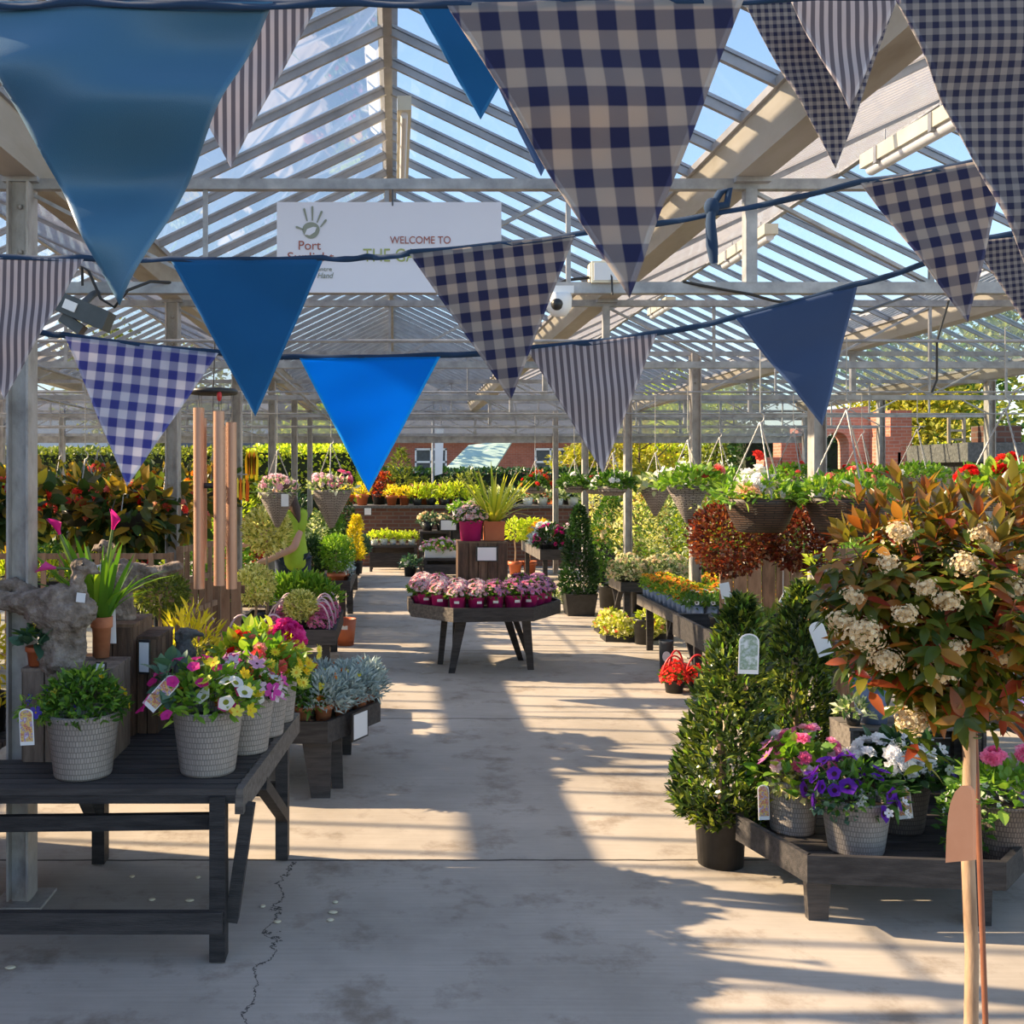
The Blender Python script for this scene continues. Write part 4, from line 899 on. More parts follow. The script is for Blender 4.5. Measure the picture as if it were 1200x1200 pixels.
# ---------------------------------------------------------------- slatted bench, front left
BX0, BX1, BY0, BY1, BZ = -1.95, -.50, 3.60, 4.77, .607
bt = thing('slatted_bench', 'long black slatted timber bench in front of the grey post, carrying crates and woven pots', 'bench', (-1.2, 4.18, 0))
mb = MB(); y = BY0
while y < BY1 - .03:
    x1 = -.536 + (y - BY0) / (BY1 - BY0) * .091 - .02; yc = y + .026; seg = [(BX0, x1)]
    if 3.98 < yc < 4.28: seg = [(BX0, -1.62), (-1.36, x1)]
    for a, b in seg: mb.box(((a + b) / 2 + 1.2, yc - 4.18, BZ - .012), (b - a, .052, .024))
    y += .064
mb.build('slats', M['blackwood'], bt)
mb = MB(); mb.beam((-.536 + 1.19, BY0 - 4.18, BZ - .045), (-.445 + 1.19, BY1 - 4.18, BZ - .045), .03, .09); mb.build('end_rail', M['greywood'], bt)
mb = MB(); mb.box((BX0 / 2 - .27 + 1.2, BY0 + .012 - 4.18, BZ - .039), (1.41, .022, .028)); mb.build('long_rail', M['blackwood'], bt)
mb = MB(); mb.box((BX0 / 2 - .25 + 1.2, BY1 - .03 - 4.18, BZ - .055), (1.41, .022, .06)); mb.build('long_rail', M['blackwood'], bt)
for x, y, nm in ((-.62, 3.62, 'leg'), (-.50, 4.58, 'leg'), (-1.30, 4.53, 'leg'), (-1.85, 3.62, 'leg'), (-1.85, 4.55, 'leg')):
    mb = MB(); mb.box((x + 1.2, y - 4.18, (BZ - .02) / 2), (.055, .075, BZ - .03)); mb.build(nm, M['blackwood'], bt)
for a, b in (((-.52, 3.66, BZ - .07), (-.58, 3.66, .12)), ((-.52, 4.0, BZ - .1), (-.49, 4.54, .2)), ((-1.12, 4.53, BZ - .05), (-1.30, 4.53, .32)), ((-1.48, 4.5, BZ - .05), (-1.30, 4.5, .16))):
    mb = MB(); mb.beam(np.array(a) + [1.2, -4.18, 0], np.array(b) + [1.2, -4.18, 0], .045, .05); mb.build('brace', M['blackwood'], bt)
mb = MB(); mb.beam((-1.9 + 1.2, 3.66 - 4.18, .46), (-.6 + 1.2, 3.66 - 4.18, .475), .03, .055); mb.build('upper_rail', M['blackwood'], bt); mb = MB(); mb.beam((-1.9 + 1.2, 4.58 - 4.18, .30), (-.5 + 1.2, 4.58 - 4.18, .31), .03, .06)
mb.build('upper_rail', M['blackwood'], bt)
mb = MB(); mb.box((-1.25 + 1.2, 3.585 - 4.18, .145), (1.3, .03, .075)); mb.build('lower_rail', M['blackwood'], bt)
for i, (px, py) in enumerate(((155, 1028), (178, 1055), (222, 1056), (308, 1063), (325, 1081), (390, 1070), (393, 1058), (387, 1079), (12, 1135), (232, 1029))):
    Yp = FY(py); mb = MB(); mb.ball((0, 0, .004), (.012 + .004 * (i % 3), .014, .004), 8, 5)
    o = mb.build('fallen_petal', M['petal_pale'], None, (XA(px, Yp), Yp, 0)); tag(o, 'small pale petal lying on the shaded concrete by the slatted bench', 'petal', 'fallen petals by the slatted bench')
# ---------------------------------------------------------------- tray tables
T2, Z2 = tray_table('black tray table on splayed legs behind the slatted bench, full of silver leaved plants', deckf=.3, poly=[(-1.05, 5.41), (-.352, 5.41), (-.079, 5.91), (-.09, 6.2), (-.35, 6.5), (-1.05, 6.5), (-1.3, 6.2), (-1.3, 5.75)],
    zt=.41, lip=.115, legs=[(-.42, 5.5, .03, -.05, .17, .1), (-.33, 5.62, .02, 0, .08, .06), (-.98, 5.6, 0, 0, .12, .08), (-.3, 6.3, 0, 0, .1, .07), (-1.1, 6.3, 0, 0, .1, .07)])
TC, ZC = tray_table('eight-sided black tray table standing alone in the middle of the aisle', deckf=.25, poly=[(.15, 9.04), (.50, 8.68), (1.19, 8.74), (1.51, 9.29), (1.46, 9.75), (1.12, 10.08), (.42, 10.02), (.12, 9.6)],
    zt=.593, lip=.118, legs=[(.60, 8.92, -.10, 0, .10, .055), (1.15, 9.0, .06, .08, .085, .055), (.47, 9.30, -.05, .05, .06, .05), (.56, 9.3, -.01, .1, .05, .04), (.98, 9.2, .2, .35, .08, .05), (1.05, 9.3, .22, .3, .06, .04)], facemats={7: 'greywood', 0: 'greywood'})  # left boards in paler timber: sunlight on that end put into their colour
TR, ZRT = tray_table('low black tray table on short legs near the young tree, holding woven pots', [(1.438, 4.314), (1.553, 3.85), (2.26, 3.78), (2.62, 4.15), (2.75, 4.7), (2.5, 5.05), (2.0, 5.0)],
    .28, .105, [(1.63, 3.95, .0, 0, .1, .075), (2.22, 3.9, 0, 0, .1, .09), (2.55, 4.7, 0, 0, .1, .08), (1.85, 4.75, 0, 0, .1, .08)])
TJ, ZJ = tray_table('dark tray table of flowers in blue pots on the right of the aisle', deckf=.2, poly=rect(2.44, 8.4, 2.795, 10.3), zt=.53, lip=.1, legs=[(2.52, 8.5, 0, 0, .07, .06), (2.46, 8.75, .12, -.1, .05, .05), (2.50, 9.1, -.05, .25, .05, .05), (2.7, 8.48, 0, 0, .07, .06), (2.52, 10.1, 0, 0, .07, .06), (2.72, 10.1, 0, 0, .07, .06)], facemats={3: 'greywood'})
TJ2, ZJ2 = tray_table('dark tray table behind the table of blue pots, beyond the row of posts', rect(2.92, 8.4, 3.8, 10.3), .53, .1, rlegs(2.92, 8.4, 3.8, 10.3), deckf=.2)
TL, ZL = tray_table('dark tray table of cream flowered shrubs on the right, beyond the blue pots', rect(2.60, 11.75, 3.5, 12.42), .5, .11, rlegs(2.60, 11.75, 3.5, 12.42) + [(2.64, 11.9, -.03, .3, .06, .05), (2.64, 12.3, .02, -.3, .06, .05)], facemats={3: 'palewood'})
TF, ZF = tray_table('weathered tray table near the far end of the right side of the aisle', rect(2.2, 15.45, 3.6, 17.7), .62, .16, rlegs(2.2, 15.45, 3.6, 17.7), facemats={3: 'greywood'})
TH, ZH = tray_table('black tray table of heathers on the left of the aisle', rect(-1.42, 8.75, -.5, 10.1), .40, .13, rlegs(-1.42, 8.75, -.5, 10.1))
TK, ZK = tray_table('tall black table on the left of the aisle beyond the heathers', rect(-1.42, 10.75, -.46, 12.9), .62, .12, rlegs(-1.42, 10.75, -.46, 12.9))
TM, ZM = tray_table('farther black table on the left of the aisle, before the brick planter', rect(-1.42, 13.3, -.5, 15.6), .62, .12, rlegs(-1.42, 13.3, -.5, 15.6))
TN, ZN = tray_table('farthest black table on the left of the aisle', rect(-1.42, 16.0, -.55, 17.9), .62, .12, rlegs(-1.42, 16.0, -.55, 17.9))
TS, ZS = tray_table('black table with pale legs behind the two bay cones', rect(1.85, 5.5, 3.9, 6.8), .80, .14, [(2.35, 5.55, 0, 0, .06, .06), (3.7, 5.5, 0, 0, .06, .06), (2.2, 6.75, 0, 0, .06, .06), (3.7, 6.75, 0, 0, .06, .06)], legmat='palewood')
TQ, ZQ = tray_table('grey tray table of trailing violet flowers at the right edge', rect(2.86, 4.35, 4.1, 5.3), .62, .1, rlegs(2.86, 4.35, 4.1, 5.3), mat='greywood')
TB, ZBL = tray_table('dark bench of bedding plants behind the lattice fence on the left', rect(-4.2, 6.45, -1.62, 7.6), 1.0, .1, rlegs(-4.2, 6.45, -1.62, 7.6))
TG, ZGL = tray_table('dark bench of begonias on the far left', rect(-5.75, 8.6, -2.1, 9.62), .85, .1, rlegs(-5.75, 8.6, -2.1, 9.62))
# ---------------------------------------------------------------- woven pots on the slatted bench
bz = BZ + .002
pot_rows = [
 ('pale woven pot of green leaves with few violet blooms, front of the slatted bench', (-1.147, 3.775), 'wickerpot', .137, .232,
  [('foliage', 'mid', LEAF, 800, (0, 0, .0), (.165, .15, .165), .032, 'dome'), ('foliage', 'bright', LEAF, 380, (0, 0, .01), (.165, .15, .17), .03, 'dome'), ('trailing_foliage', 'bright', LEAF, 130, (-.13, -.05, .02), (.1, .08, .05), .028, 'ball')],
  [('blossoms', ['blue', 'gold'], FL5, 5, (-.1, -.05, .03), (.1, .08, .09), .022), ('blossoms', ['yellow', 'gold'], FL5, 9, (.03, -.03, .02), (.15, .13, .14), .014)], ('tagpic', (-.155, -.14, -.09, .05, .13, .05))),
 ('woven pot of magenta, yellow and white petunias, right front corner of the slatted bench', (-.695, 3.82), 'wickerpot', .135, .236,
  [('foliage', 'bright', LEAF, 640, (0, 0, .0), (.19, .16, .19), .042, 'dome'), ('foliage', 'bluegreen', LEAFW, 60, (-.12, 0, .1), (.08, .1, .08), .07, 'ball')],
  [('blossoms', ['magenta', 'magenta'], TRUMP, 28, (-.05, -.02, .02), (.19, .16, .2), .026), ('blossoms', ['yellow', 'gold'], FL5, 11, (.04, -.03, .02), (.16, .15, .18), .024), ('blossoms', ['white', 'green'], TRUMP, 9, (.08, -.05, .02), (.13, .13, .12), .03), ('blossoms', ['orange', 'gold'], DAISY, 5, (0, -.05, 0), (.16, .14, .12), .022)], ('tagpic', (-.2, -.1, .02, .055, .15, -.75))),
 ('woven pot of white starred purple petunias, second of the row along the bench end', (-.598, 4.11), 'wickerpot', .12, .23,
  [('foliage', 'mid', LEAF, 260, (0, 0, 0), (.16, .15, .15), .038, 'dome')],
  [('blossoms', ['star', 'eye'], FL5, 34, (0, -.02, .02), (.16, .15, .16), .03), ('blossoms', ['white', 'green'], TRUMP, 7, (.04, -.04, 0), (.14, .13, .1), .028)], None),
 ('woven pot of coral geraniums and yellow bidens, third of the row along the bench end', (-.555, 4.365), 'wickerpot', .108, .23,
  [('foliage', 'bright', LEAFW, 260, (0, 0, 0), (.17, .15, .2), .055, 'dome')],
  [('blossoms', ['coral', 'gold'], ROSE, 24, (-.02, -.02, .06), (.13, .13, .14), .032), ('blossoms', ['yellow', 'gold'], DAISY, 36, (.07, -.03, .02), (.12, .13, .15), .022)], None),
 ('woven pot of red and magenta geraniums, last and tallest along the bench end', (-.53, 4.615), 'wickerpot', .1, .23,
  [('foliage', 'lime', LEAFW, 240, (-.07, 0, .0), (.22, .15, .22), .06, 'dome'), ('foliage', 'bright', LEAFW, 160, (-.1, 0, .0), (.2, .14, .21), .055, 'dome')],
  [('blossoms', ['red', 'gold'], ROSE, 26, (-.1, -.05, .08), (.12, .1, .12), .032), ('blossoms', ['magenta', 'eye'], ROSE, 42, (.04, -.02, .14), (.085, .08, .085), .03, dict(rand=.6)), ('blossoms', ['yellow', 'gold'], DAISY, 16, (.1, -.02, .06), (.1, .12, .13), .02)], None)]
for lab, (x, y), pm, r, h, fo, fl, tg in pot_rows:
    potted('flower_pot', lab, 'potted flowers', (x, y, bz), ('wicker', pm, r, h), fo, fl, 'woven pots on the slatted bench', tagp=tg)
potted('potted_shrub', 'golden leaved shrub at the far left end of the slatted bench', 'shrub', (-1.76, 4.42, bz), ('nursery', 'blackplastic', .09, .16),
       [('foliage', 'yellow', LEAFN, 320, (0, 0, .0), (.15, .13, .34), .07, 'dome')], (), None)
# ---------------------------------------------------------------- crates, statues and small pots on the bench
crate('low weathered crate of upright boards on the slatted bench, under the stone duck', (-1.26, 4.075, BZ + .001), (.335, .27, .345), mat='oldcrate')
crate('tall narrow brown crate standing behind the low crate on the slatted bench', (-1.19, 4.5, BZ + .001), (.16, .34, .46), mat='cratewood')
crate('slim dark crate beside the tall brown crate, behind the framed price sign', (-1.055, 4.53, BZ + .001), (.075, .3, .40), mat='cratewood')
price_sign('framed white price sign leaning on the slim dark crate', P(169.5, 790, 4.34), .052, .145, -.25)
price_sign('small framed card at the corner of the low crate', P(118, 797, 3.92), .044, .068, -.35, -.15)
def sculpt(name, lab, cat, loc, tubes, mat, vox, amp, freq, grp=None, balls=(), parts=()):
    t = thing(name, lab, cat, loc, grp); mb = MB()
    for path, rad in tubes:
        mb.tube(path, rad, 14)
        mb.ball(path[0], rad[0] * .98, 12, 8); mb.ball(path[-1], rad[-1] * .98, 12, 8)
    for c, r in balls: mb.ball(c, r, 16, 11)
    tmp = mb.build('tmp', M[mat]); md = tmp.modifiers.new('r', 'REMESH'); md.mode = 'VOXEL'; md.voxel_size = vox
    bpy.context.view_layer.update(); me = bpy.data.meshes.new_from_object(tmp.evaluated_get(bpy.context.evaluated_depsgraph_get())); bpy.data.objects.remove(tmp)
    me.name = 'body'
    k = len(me.vertices); co = np.zeros(k * 3); no = np.zeros(k * 3); me.vertices.foreach_get('co', co); me.vertex_normals.foreach_get('vector', no); co = co.reshape(-1, 3); no = no.reshape(-1, 3)
    d = np.array([mnoise.fractal(Vector(c * freq), .8, 2.1, 4) for c in co]); me.vertices.foreach_set('co', (co + no * (d * amp)[:, None]).ravel())
    me.polygons.foreach_set('use_smooth', np.ones(len(me.polygons), bool)); me.update()
    if not me.materials: me.materials.append(M[mat])
    o = bpy.data.objects.new('body', me); COL.objects.link(o); o.parent = t
    return t
def duck(lab, Y, bx, zb, s, grp='carved ducks', flip=1, tail=True):
    # s = metres per 0.40 tall duck; x towards its beak
    k = s
    tb = [([(-.30 * k, 0, .27 * k), (-.2 * k, 0, .24 * k), (-.1 * k, 0, .235 * k), (0, 0, .24 * k)], [.03 * k, .035 * k, .05 * k, .07 * k]),
          ([(-.08 * k, 0, .20 * k), (.0 * k, 0, .19 * k), (.07 * k, 0, .19 * k), (.1 * k, 0, .21 * k)], [.055 * k, .085 * k, .08 * k, .05 * k]),
          ([(.06 * k, 0, .21 * k), (.078 * k, 0, .27 * k), (.07 * k, 0, .325 * k), (.08 * k, 0, .365 * k)], [.055 * k, .036 * k, .027 * k, .027 * k]),
          ([(.07 * k, 0, .375 * k), (.095 * k, 0, .378 * k), (.125 * k, 0, .366 * k), (.158 * k, 0, .352 * k)], [.03 * k, .034 * k, .022 * k, .007 * k]),
          ([(.01 * k, 0, .16 * k), (.0, 0, .1 * k), (.005, 0, .04 * k), (0, 0, .012 * k)], [.075 * k, .062 * k, .075 * k, .085 * k]),
          ([(.05 * k, 0, .15 * k), (.06 * k, .01, .08 * k), (.065 * k, 0, .02 * k)], [.05 * k, .045 * k, .035 * k])]
    if tail: tb.append(([(-.27 * k, .04, .29 * k), (-.19 * k, .05, .30 * k), (-.08 * k, .03, .25 * k)], [.022 * k, .03 * k, .03 * k]))
    t = sculpt('duck_sculpture', lab, 'sculpture', (bx, Y, zb), tb, 'stone', .006, .008, 34, grp)
    mb = MB(); mb.box((.10 * k, -.052 * k * flip, .262 * k), (.034, .003, .036), rot=Matrix.Rotation(.12, 3, 'Y')); mb.build('price_label', M['paper'], t)
    for sy in (-1, 1):
        mb = MB(); mb.ball((.102 * k, sy * .032 * k, .386 * k), .006, 8, 5); mb.build('eye', M['blackplastic'], t)
    if flip < 0: t.rotation_euler.z = PI
    return t
duck('carved stone duck on the low crate, neck stretched up, nearest to the viewer', 4.0, -1.31, BZ + .364, 1.02)
duck('second carved stone duck, standing on the tall brown crate behind the lilies', 4.5, -1.2, BZ + .483, .82, flip=-1, tail=False)
t = sculpt('bird_statue', 'small dark stone bird statue behind the petunia pot on the bench', 'sculpture', (-.955, 4.66, BZ + .002),
       [([(0, 0, .0), (0, 0, .12), (0, 0, .22), (.0, 0, .3)], [.05, .05, .062, .05]), ([(.0, 0, .3), (.0, 0, .34), (.01, 0, .375)], [.045, .028, .028]), ([(.01, 0, .38), (.05, 0, .385), (.085, 0, .375)], [.03, .015, .006]), ([(-.02, 0, .3), (-.04, 0, .385), (-.01, 0, .395)], [.01, .01, .012])], 'greystone', .007, .008, 30)
cl = thing('potted_lily', 'terracotta pot of pink flowered lilies with long strap leaves behind the stone duck', 'potted flowers', (-1.19, 4.165, BZ + .364))
pot_mb('terra', .044, .165, 24).build('pot', M['terra'], cl)
mb = MB(); tuft(mb, T_blade(.1, .1, 6), 30, (0, 0, .15), .03, .37, .6); tuft(mb, T_blade(.1, .45, 6), 18, (0, 0, .15), .03, .36, 1.0); mb.v = [np.stack([v[:, 0] - .22 * (v[:, 2] - .15), v[:, 1] * .3, v[:, 2]], -1) for v in mb.v]; mb.build('strap_leaves', G['calla'], cl)
mb = MB()
lily = [((-.02, .0, .16), (-.1, -.02, .36), (-.16, -.03, .50)), ((.0, .0, .16), (.02, -.01, .36), (.05, -.02, .52)), ((-.01, 0, .16), (-.12, -.02, .36), (-.175, -.03, .365)), ((0, 0, .16), (-.03, .0, .33), (-.06, 0, .45))]
for a, b, c_ in lily:
    mb.tube([a, tuple((np.array(a) + b) / 2 + [0, 0, .03]), b, c_], .006, 6)
mb.build('stems', M['stem'], cl)
for (a, b, c_) in lily[:3]:
    d = nrm(np.array(c_) - np.array(b)); c0 = np.array(c_); mb = MB(); vs = []; m = 14   # flared funnel, split on one side
    side = nrm(np.cross(d, [0, 1.0, .1])); fr = np.cross(d, side)
    for i in range(7):
        tt = i / 6; r = .006 + .019 * tt ** 1.6
        for j in range(m + 1):
            an = (j / m) * 2 * PI * .93; vs.append(c0 + d * (.062 * tt + .02 * tt * math.cos(an)) + (side * math.cos(an) + fr * math.sin(an)) * r)
    i = np.arange(6)[:, None] * (m + 1); j = np.arange(m)[None]
    mb.raw(vs, np.stack([i + j, i + j + 1, i + m + 2 + j, i + m + 1 + j], -1).reshape(-1, 4), 0, None, True); mb.build('trumpet_flower', Q['magenta'], cl)
mb = MB(); mb.prism([(.025, .05), (.05, .05), (.046, .19), (.038, .2), (.03, .19)], .035, .037, 0, 'y'); mb.build('plant_label', M['white'], cl)
potted('potted_primula', 'small terracotta pot of round green leaves beside the stone duck', 'potted plant', (-1.39, 3.985, BZ + .364), ('terra', 'terrapl', .044, .075),
       [('foliage', 'bluegreen', LEAFW, 34, (0, 0, .01), (.05, .04, .06), .07, 'dome'), ('foliage', 'mid', LEAFW, 16, (0, 0, .03), (.05, .04, .08), .06, 'dome')], [('blossoms', ['yellow', 'gold'], DAISY, 5, (.02, 0, .08), (.03, .03, .04), .02)], None)
# ---------------------------------------------------------------- silver leaved plants on the tray table behind the bench
z2 = Z2 + .002
a_ = potted('silver_bedding_plant', 'x', 'potted flowers', (0, 0, -9), ('terra', 'terra', .052, .09), [('foliage', 'silver', DIAN, 420, (0, 0, .0), (.12, .12, .17), .05, 'dome', dict(up=.6))], [('blossoms', ['yellow', 'gold'], FL5, 3, (0, 0, .03), (.1, .1, .18), .018), ('blossoms', ['orange', 'gold'], DAISY, 2, (0, 0, .04), (.1, .1, .18), .018)])
b_ = potted('gazania_pot', 'x', 'potted flowers', (0, 0, -9), ('terra', 'terra', .05, .09), [('foliage', 'mid', LEAFN, 190, (0, 0, .0), (.11, .11, .16), .06, 'dome')], [('blossoms', ['orange', 'gold'], DAISY, 5, (0, 0, .03), (.1, .1, .17), .024)])
pos2 = [(-.2 + .0, 5.82), (-.29, 5.68), (-.385, 5.56), (-.49, 5.53), (-.6, 5.53), (-.16, 5.98), (-.28, 5.87), (-.39, 5.74), (-.5, 5.68), (-.62, 5.69), (-.18, 6.14), (-.3, 6.05), (-.42, 5.92), (-.54, 5.85)]
used2 = False; ub = False
for i, (x, y) in enumerate(pos2):
    g = i in (3, 4, 9, 8); src = b_ if g else a_
    lab = ('terracotta pot of %s, %s from the aisle corner on the low black tray table' % ('orange gazanias' if g else 'silver leaves', ORD[i]))
    first = (g and not ub) or (not g and not used2)
    if first:
        src.location = (x, y, z2); src['label'] = lab; src['group'] = 'terracotta pots on the low black tray table'
        if g: ub = True
        else: used2 = True
    else: clone(src, (x, y, z2), lab, rng.random() * 6, .88 + .2 * rng.random(), 'terracotta pots on the low black tray table')
price_sign('white price board in a black frame hung on the low black tray table', P(421.5, 866, 5.6), .17, .155, 1.07, 0)
potted('golden_shrub', 'yellow tipped shrub beyond the slatted bench, left of the dark bird statue', 'shrub', (-1.14, 5.72, z2), ('nursery', 'blackplastic', .12, .2),
       [('foliage', 'olive', LEAFN, 300, (0, 0, -.02), (.2, .18, .3), .07, 'dome'), ('young_shoots', 'yellow', LEAFN, 170, (0, 0, .16), (.19, .17, .26), .075, 'dome', dict(up=1.5))])
potted('clipped_box_ball', 'clipped dark green box ball on a stem beside the trellis', 'shrub', (-1.345, 5.9, 0), ('nursery', 'blackplastic', .12, .25), [('foliage', 'olive', DIA, 1500, (0, 0, .78), (.16, .13, .14), .032, 'ball')], stem=(.012, .78, 'trunk'))
# ---------------------------------------------------------------- lattice, trellis and fence
def lattice(name, lab, p0, p1, z0, z1, nv, rails, mat='trellis'):
    p0 = np.array(p0); p1 = np.array(p1); t = thing(name, lab, 'trellis', (p0[0], p0[1], 0)); q = p1 - p0
    for z in rails: mb = MB(); mb.beam((0, 0, z), (q[0], q[1], z), .02, .035); mb.build('rail', M[mat], t)
    mb = MB()
    for i in range(nv): f = i / (nv - 1); mb.box((q[0] * f, q[1] * f - .018, (z0 + z1) / 2), (.03, .014, z1 - z0))
    mb.build('slats', M[mat], t); 
    for f in (0, 1): mb = MB(); mb.box((q[0] * f, q[1] * f + .03, z1 / 2), (.035, .035, z1)); mb.build('post', M[mat], t)
    return t
lattice('lattice_fence', 'low brown lattice fence running behind the stone ducks', (-2.55, 6.2), (-1.36, 6.2), .55, 1.245, 12, (1.225, 1.0, .62))
lattice('trellis_panel', 'upright brown trellis panel edge on beside the wind chime', (-1.31, 6.25), (-1.2, 6.95), .1, 1.28, 6, (1.26, 1.06, .86, .62, .2))
t = thing('board_fence', 'short fence of upright brown boards behind the wind chime tubes', 'fence', (-1.40, 7.78, 0))
mb = MB()
for i in range(5): mb.box((-.13 + .082 * i, 0, .46), (.074, .018, .90 + .02 * (i % 2)))
mb.build('boards', M['trellis'], t)
for z in (.3, .85): mb = MB(); mb.box((.04, .025, z), (.44, .025, .06)); mb.build('rail', M['trellis'], t)
# ---------------------------------------------------------------- wind chime and hanging ornaments
Yc = 4.6; wc = thing('wind_chime', 'large wind chime of copper tubes under a black disc, hanging on the left', 'wind chime', tuple(P(250, 459, Yc))); c = np.array(wc.location)
mb = MB(); mb.lathe([(0, .012), (.1, .012), (.109, .004), (.109, -.008), (.1, -.012), (0, -.012)], 36); mb.build('top_disc', M['blackplastic'], wc)
for px, y0, y1, dy in ((233, 478, 690, -.03), (256.5, 482, 686, -.08), (271, 495, 690, .0), (236, 490, 660, .07), (259, 500, 640, .07)):
    a, b = P(px, y0, Yc + dy) - c, P(px + (.5), y1, Yc + dy) - c; mb = MB()
    mb.tube([a, b], .0245, 18, 0, False); mb.tube([a + [0, 0, -.001], b], .0215, 18, 0, False); ob = mb.build('chime_tube', M['copper'], wc)
    mb = MB(); mb.tube([a + [-.02, 0, -.02], a + [0, 0, .0], (a[0], a[1], -.01)], .0015, 4, 0, False); mb.tube([a + [.02, 0, -.02], a + [0, 0, .0]], .0015, 4, 0, False); mb.build('cord', M['cable'], ob)
mb = MB(); mb.lathe([(0, .012), (.045, .012), (.045, -.012), (0, -.012)], 20, P(248, 569, Yc) - c); mb.build('striker', M['blackplastic'], wc)
mb = MB(); mb.tube([(0, 0, -.01), P(248, 565, Yc) - c], .0015, 4); mb.tube([(0, 0, .01), (.01, 0, 2.41 - c[2])], .003, 5); mb.build('cord', M['cable'], wc)
mb = MB(); mb.ball(P(257, 464, Yc - .09) - c, (.012, .012, .024), 8, 6); mb.build('bead', M['red'], wc)
def mobile(lab, px, py, Y, n, ln):
    t = thing('hanging_mobile', lab, 'ornament', tuple(P(px, py, Y)), 'orange hanging mobiles by the posts'); rr = random.Random(px)
    mb = MB(); z1 = 2.4 - t.location.z; mb.tube([(0, 0, 0), (0, 0, z1)], .002, 4); mb.tube([(-.03, 0, 0), (.03, 0, 0)], .004, 5); mb.build('cord', M['chain'], t)
    for i in range(n):
        x = -.03 + .06 * i / max(1, n - 1); l = ln * (.7 + .3 * rr.random()); mb = MB()
        mb.prism([(x, -.02), (x + .014, -.02 - l * .3), (x + .01, -.02 - l), (x - .01, -.02 - l), (x - .014, -.02 - l * .3)], -.003, .003, 0, 'y'); mb.build('feather', Q['orange'] if i % 2 else Q['yellow'], t)
mobile('upper orange and yellow feather mobile hanging on the second post of the left row', 295, 524, 6.6, 5, .2)
mobile('lower orange and yellow feather mobile hanging left of the second post', 284, 556, 6.5, 4, .18)
# ---------------------------------------------------------------- hanging baskets
def basket(name, lab, c, r, style, fol, flo, group, hang=2.40, tilt=0, label_card=False, nchain=3):
    """c = centre of the rim; chains rise to a hook below the rail"""
    t = thing(name, lab, 'hanging basket', tuple(c), group)
    if style == 'cone': pr = [(0, -r * 1.85), (r * .12, -r * 1.8), (r * .98, -.02), (r, 0), (r * .94, 0), (r * .88, -.05)]; mt = 'greyrattan'
    elif style == 'bowl': pr = [(0, -r * .95), (r * .62, -r * .93), (r * .8, -r * .6), (r * .97, -.03), (r * 1.02, 0), (r * .95, .004), (r * .9, -.05)]; mt = 'rattan'
    elif style == 'trough': pr = [(0, -r * .62), (r * .6, -r * .6), (r * .97, -.02), (r, 0), (r * .94, 0), (r * .9, -.04)]; mt = 'greyrattan'
    else: pr = [(0, -r * .7), (r * .7, -r * .68), (r * .96, -.02), (r, 0), (r * .93, 0)]; mt = 'blackplastic'
    MB().lathe(pr, 30).build('basket', M[mt], t)
    mb = MB(); mb.lathe([(0, -.03), (r * .92, -.045)], 18); mb.build('soil', M['soil'], t)
    hz = hang - c[2]; top = np.array([0, 0, min(hz, r * 2.2)])
    for k in range(nchain):
        a = k * 2 * PI / nchain + .5; p = np.array([r * .97 * math.cos(a), r * .97 * math.sin(a), 0]); mb = MB()
        n = 26; ii = np.arange(n + 1) / n; pts = p + (top - p) * ii[:, None]
        mb.tube(pts, .0035 + .002 * (np.arange(n + 1) % 2), 5, 0, False); mb.build('chain', M['chain'], t)
    mb = MB(); hk = [top + [0, 0, -.01], top + [.018, 0, .01], top + [.02, 0, .035], top + [0, 0, .05]]
    mb.tube(hk, .004, 6); mb.tube([top + [0, 0, .05], (0, 0, hz)], .003, 5); mb.build('hook', M['chain'], t)
    for f in fol:
        part, mat, T, n, cc, R, size, kind = f[:8]; kw = f[8] if len(f) > 8 else {}
        mb = MB(); leaves(mb, T, n, cc, R, size, kind, **kw); mb.build(part, G[mat], t)
    for f in flo:
        part, mats, T, n, cc, R, size = f[:7]; kw = f[7] if len(f) > 7 else {}
        mb = MB(); blooms(mb, T, n, cc, R, size, **kw); mb.build(part, [Q[m] for m in mats], t)
    if label_card: mb = MB(); mb.box((r * .5, -r * .98, -.06), (.06, .003, .1)); mb.build('label_card', M['paper'], t)
    return t
gb = 'cone shaped hanging baskets'
basket('hanging_basket', 'grey cone hanging basket of pink flowers with a white card, left of the aisle', P(325, 577, 8.3), .155, 'cone', [('foliage', 'whitegreen', LEAF, 150, (0, 0, 0), (.2, .18, .13), .05, 'dome')], [('blossoms', ['palepink', 'gold'], ROSE, 34, (0, 0, .05), (.16, .14, .1), .03)], gb, label_card=True)
basket('hanging_basket', 'grey cone hanging basket of pink and white flowers beside the bright blue flag', P(388, 574, 8.3), .17, 'cone', [('foliage', 'whitegreen', LEAF, 170, (0, 0, 0), (.2, .18, .13), .05, 'dome')], [('blossoms', ['palepink', 'gold'], ROSE, 18, (-.05, 0, .05), (.14, .14, .1), .03), ('blossoms', ['pink', 'gold'], ROSE, 16, (.09, 0, .06), (.09, .1, .1), .03)], gb)
gbeg = 'hanging begonias on the left'
beg = [(14, 590, 6.6, 'second in from the frame edge'), (-40, 600, 6.4, 'cut by the frame edge'), (100, 598, 7.0, 'just right of the tall grey post'), (150, 600, 6.8, 'below the tip of the pale gingham flag'), (196, 598, 7.1, 'against the second post')]
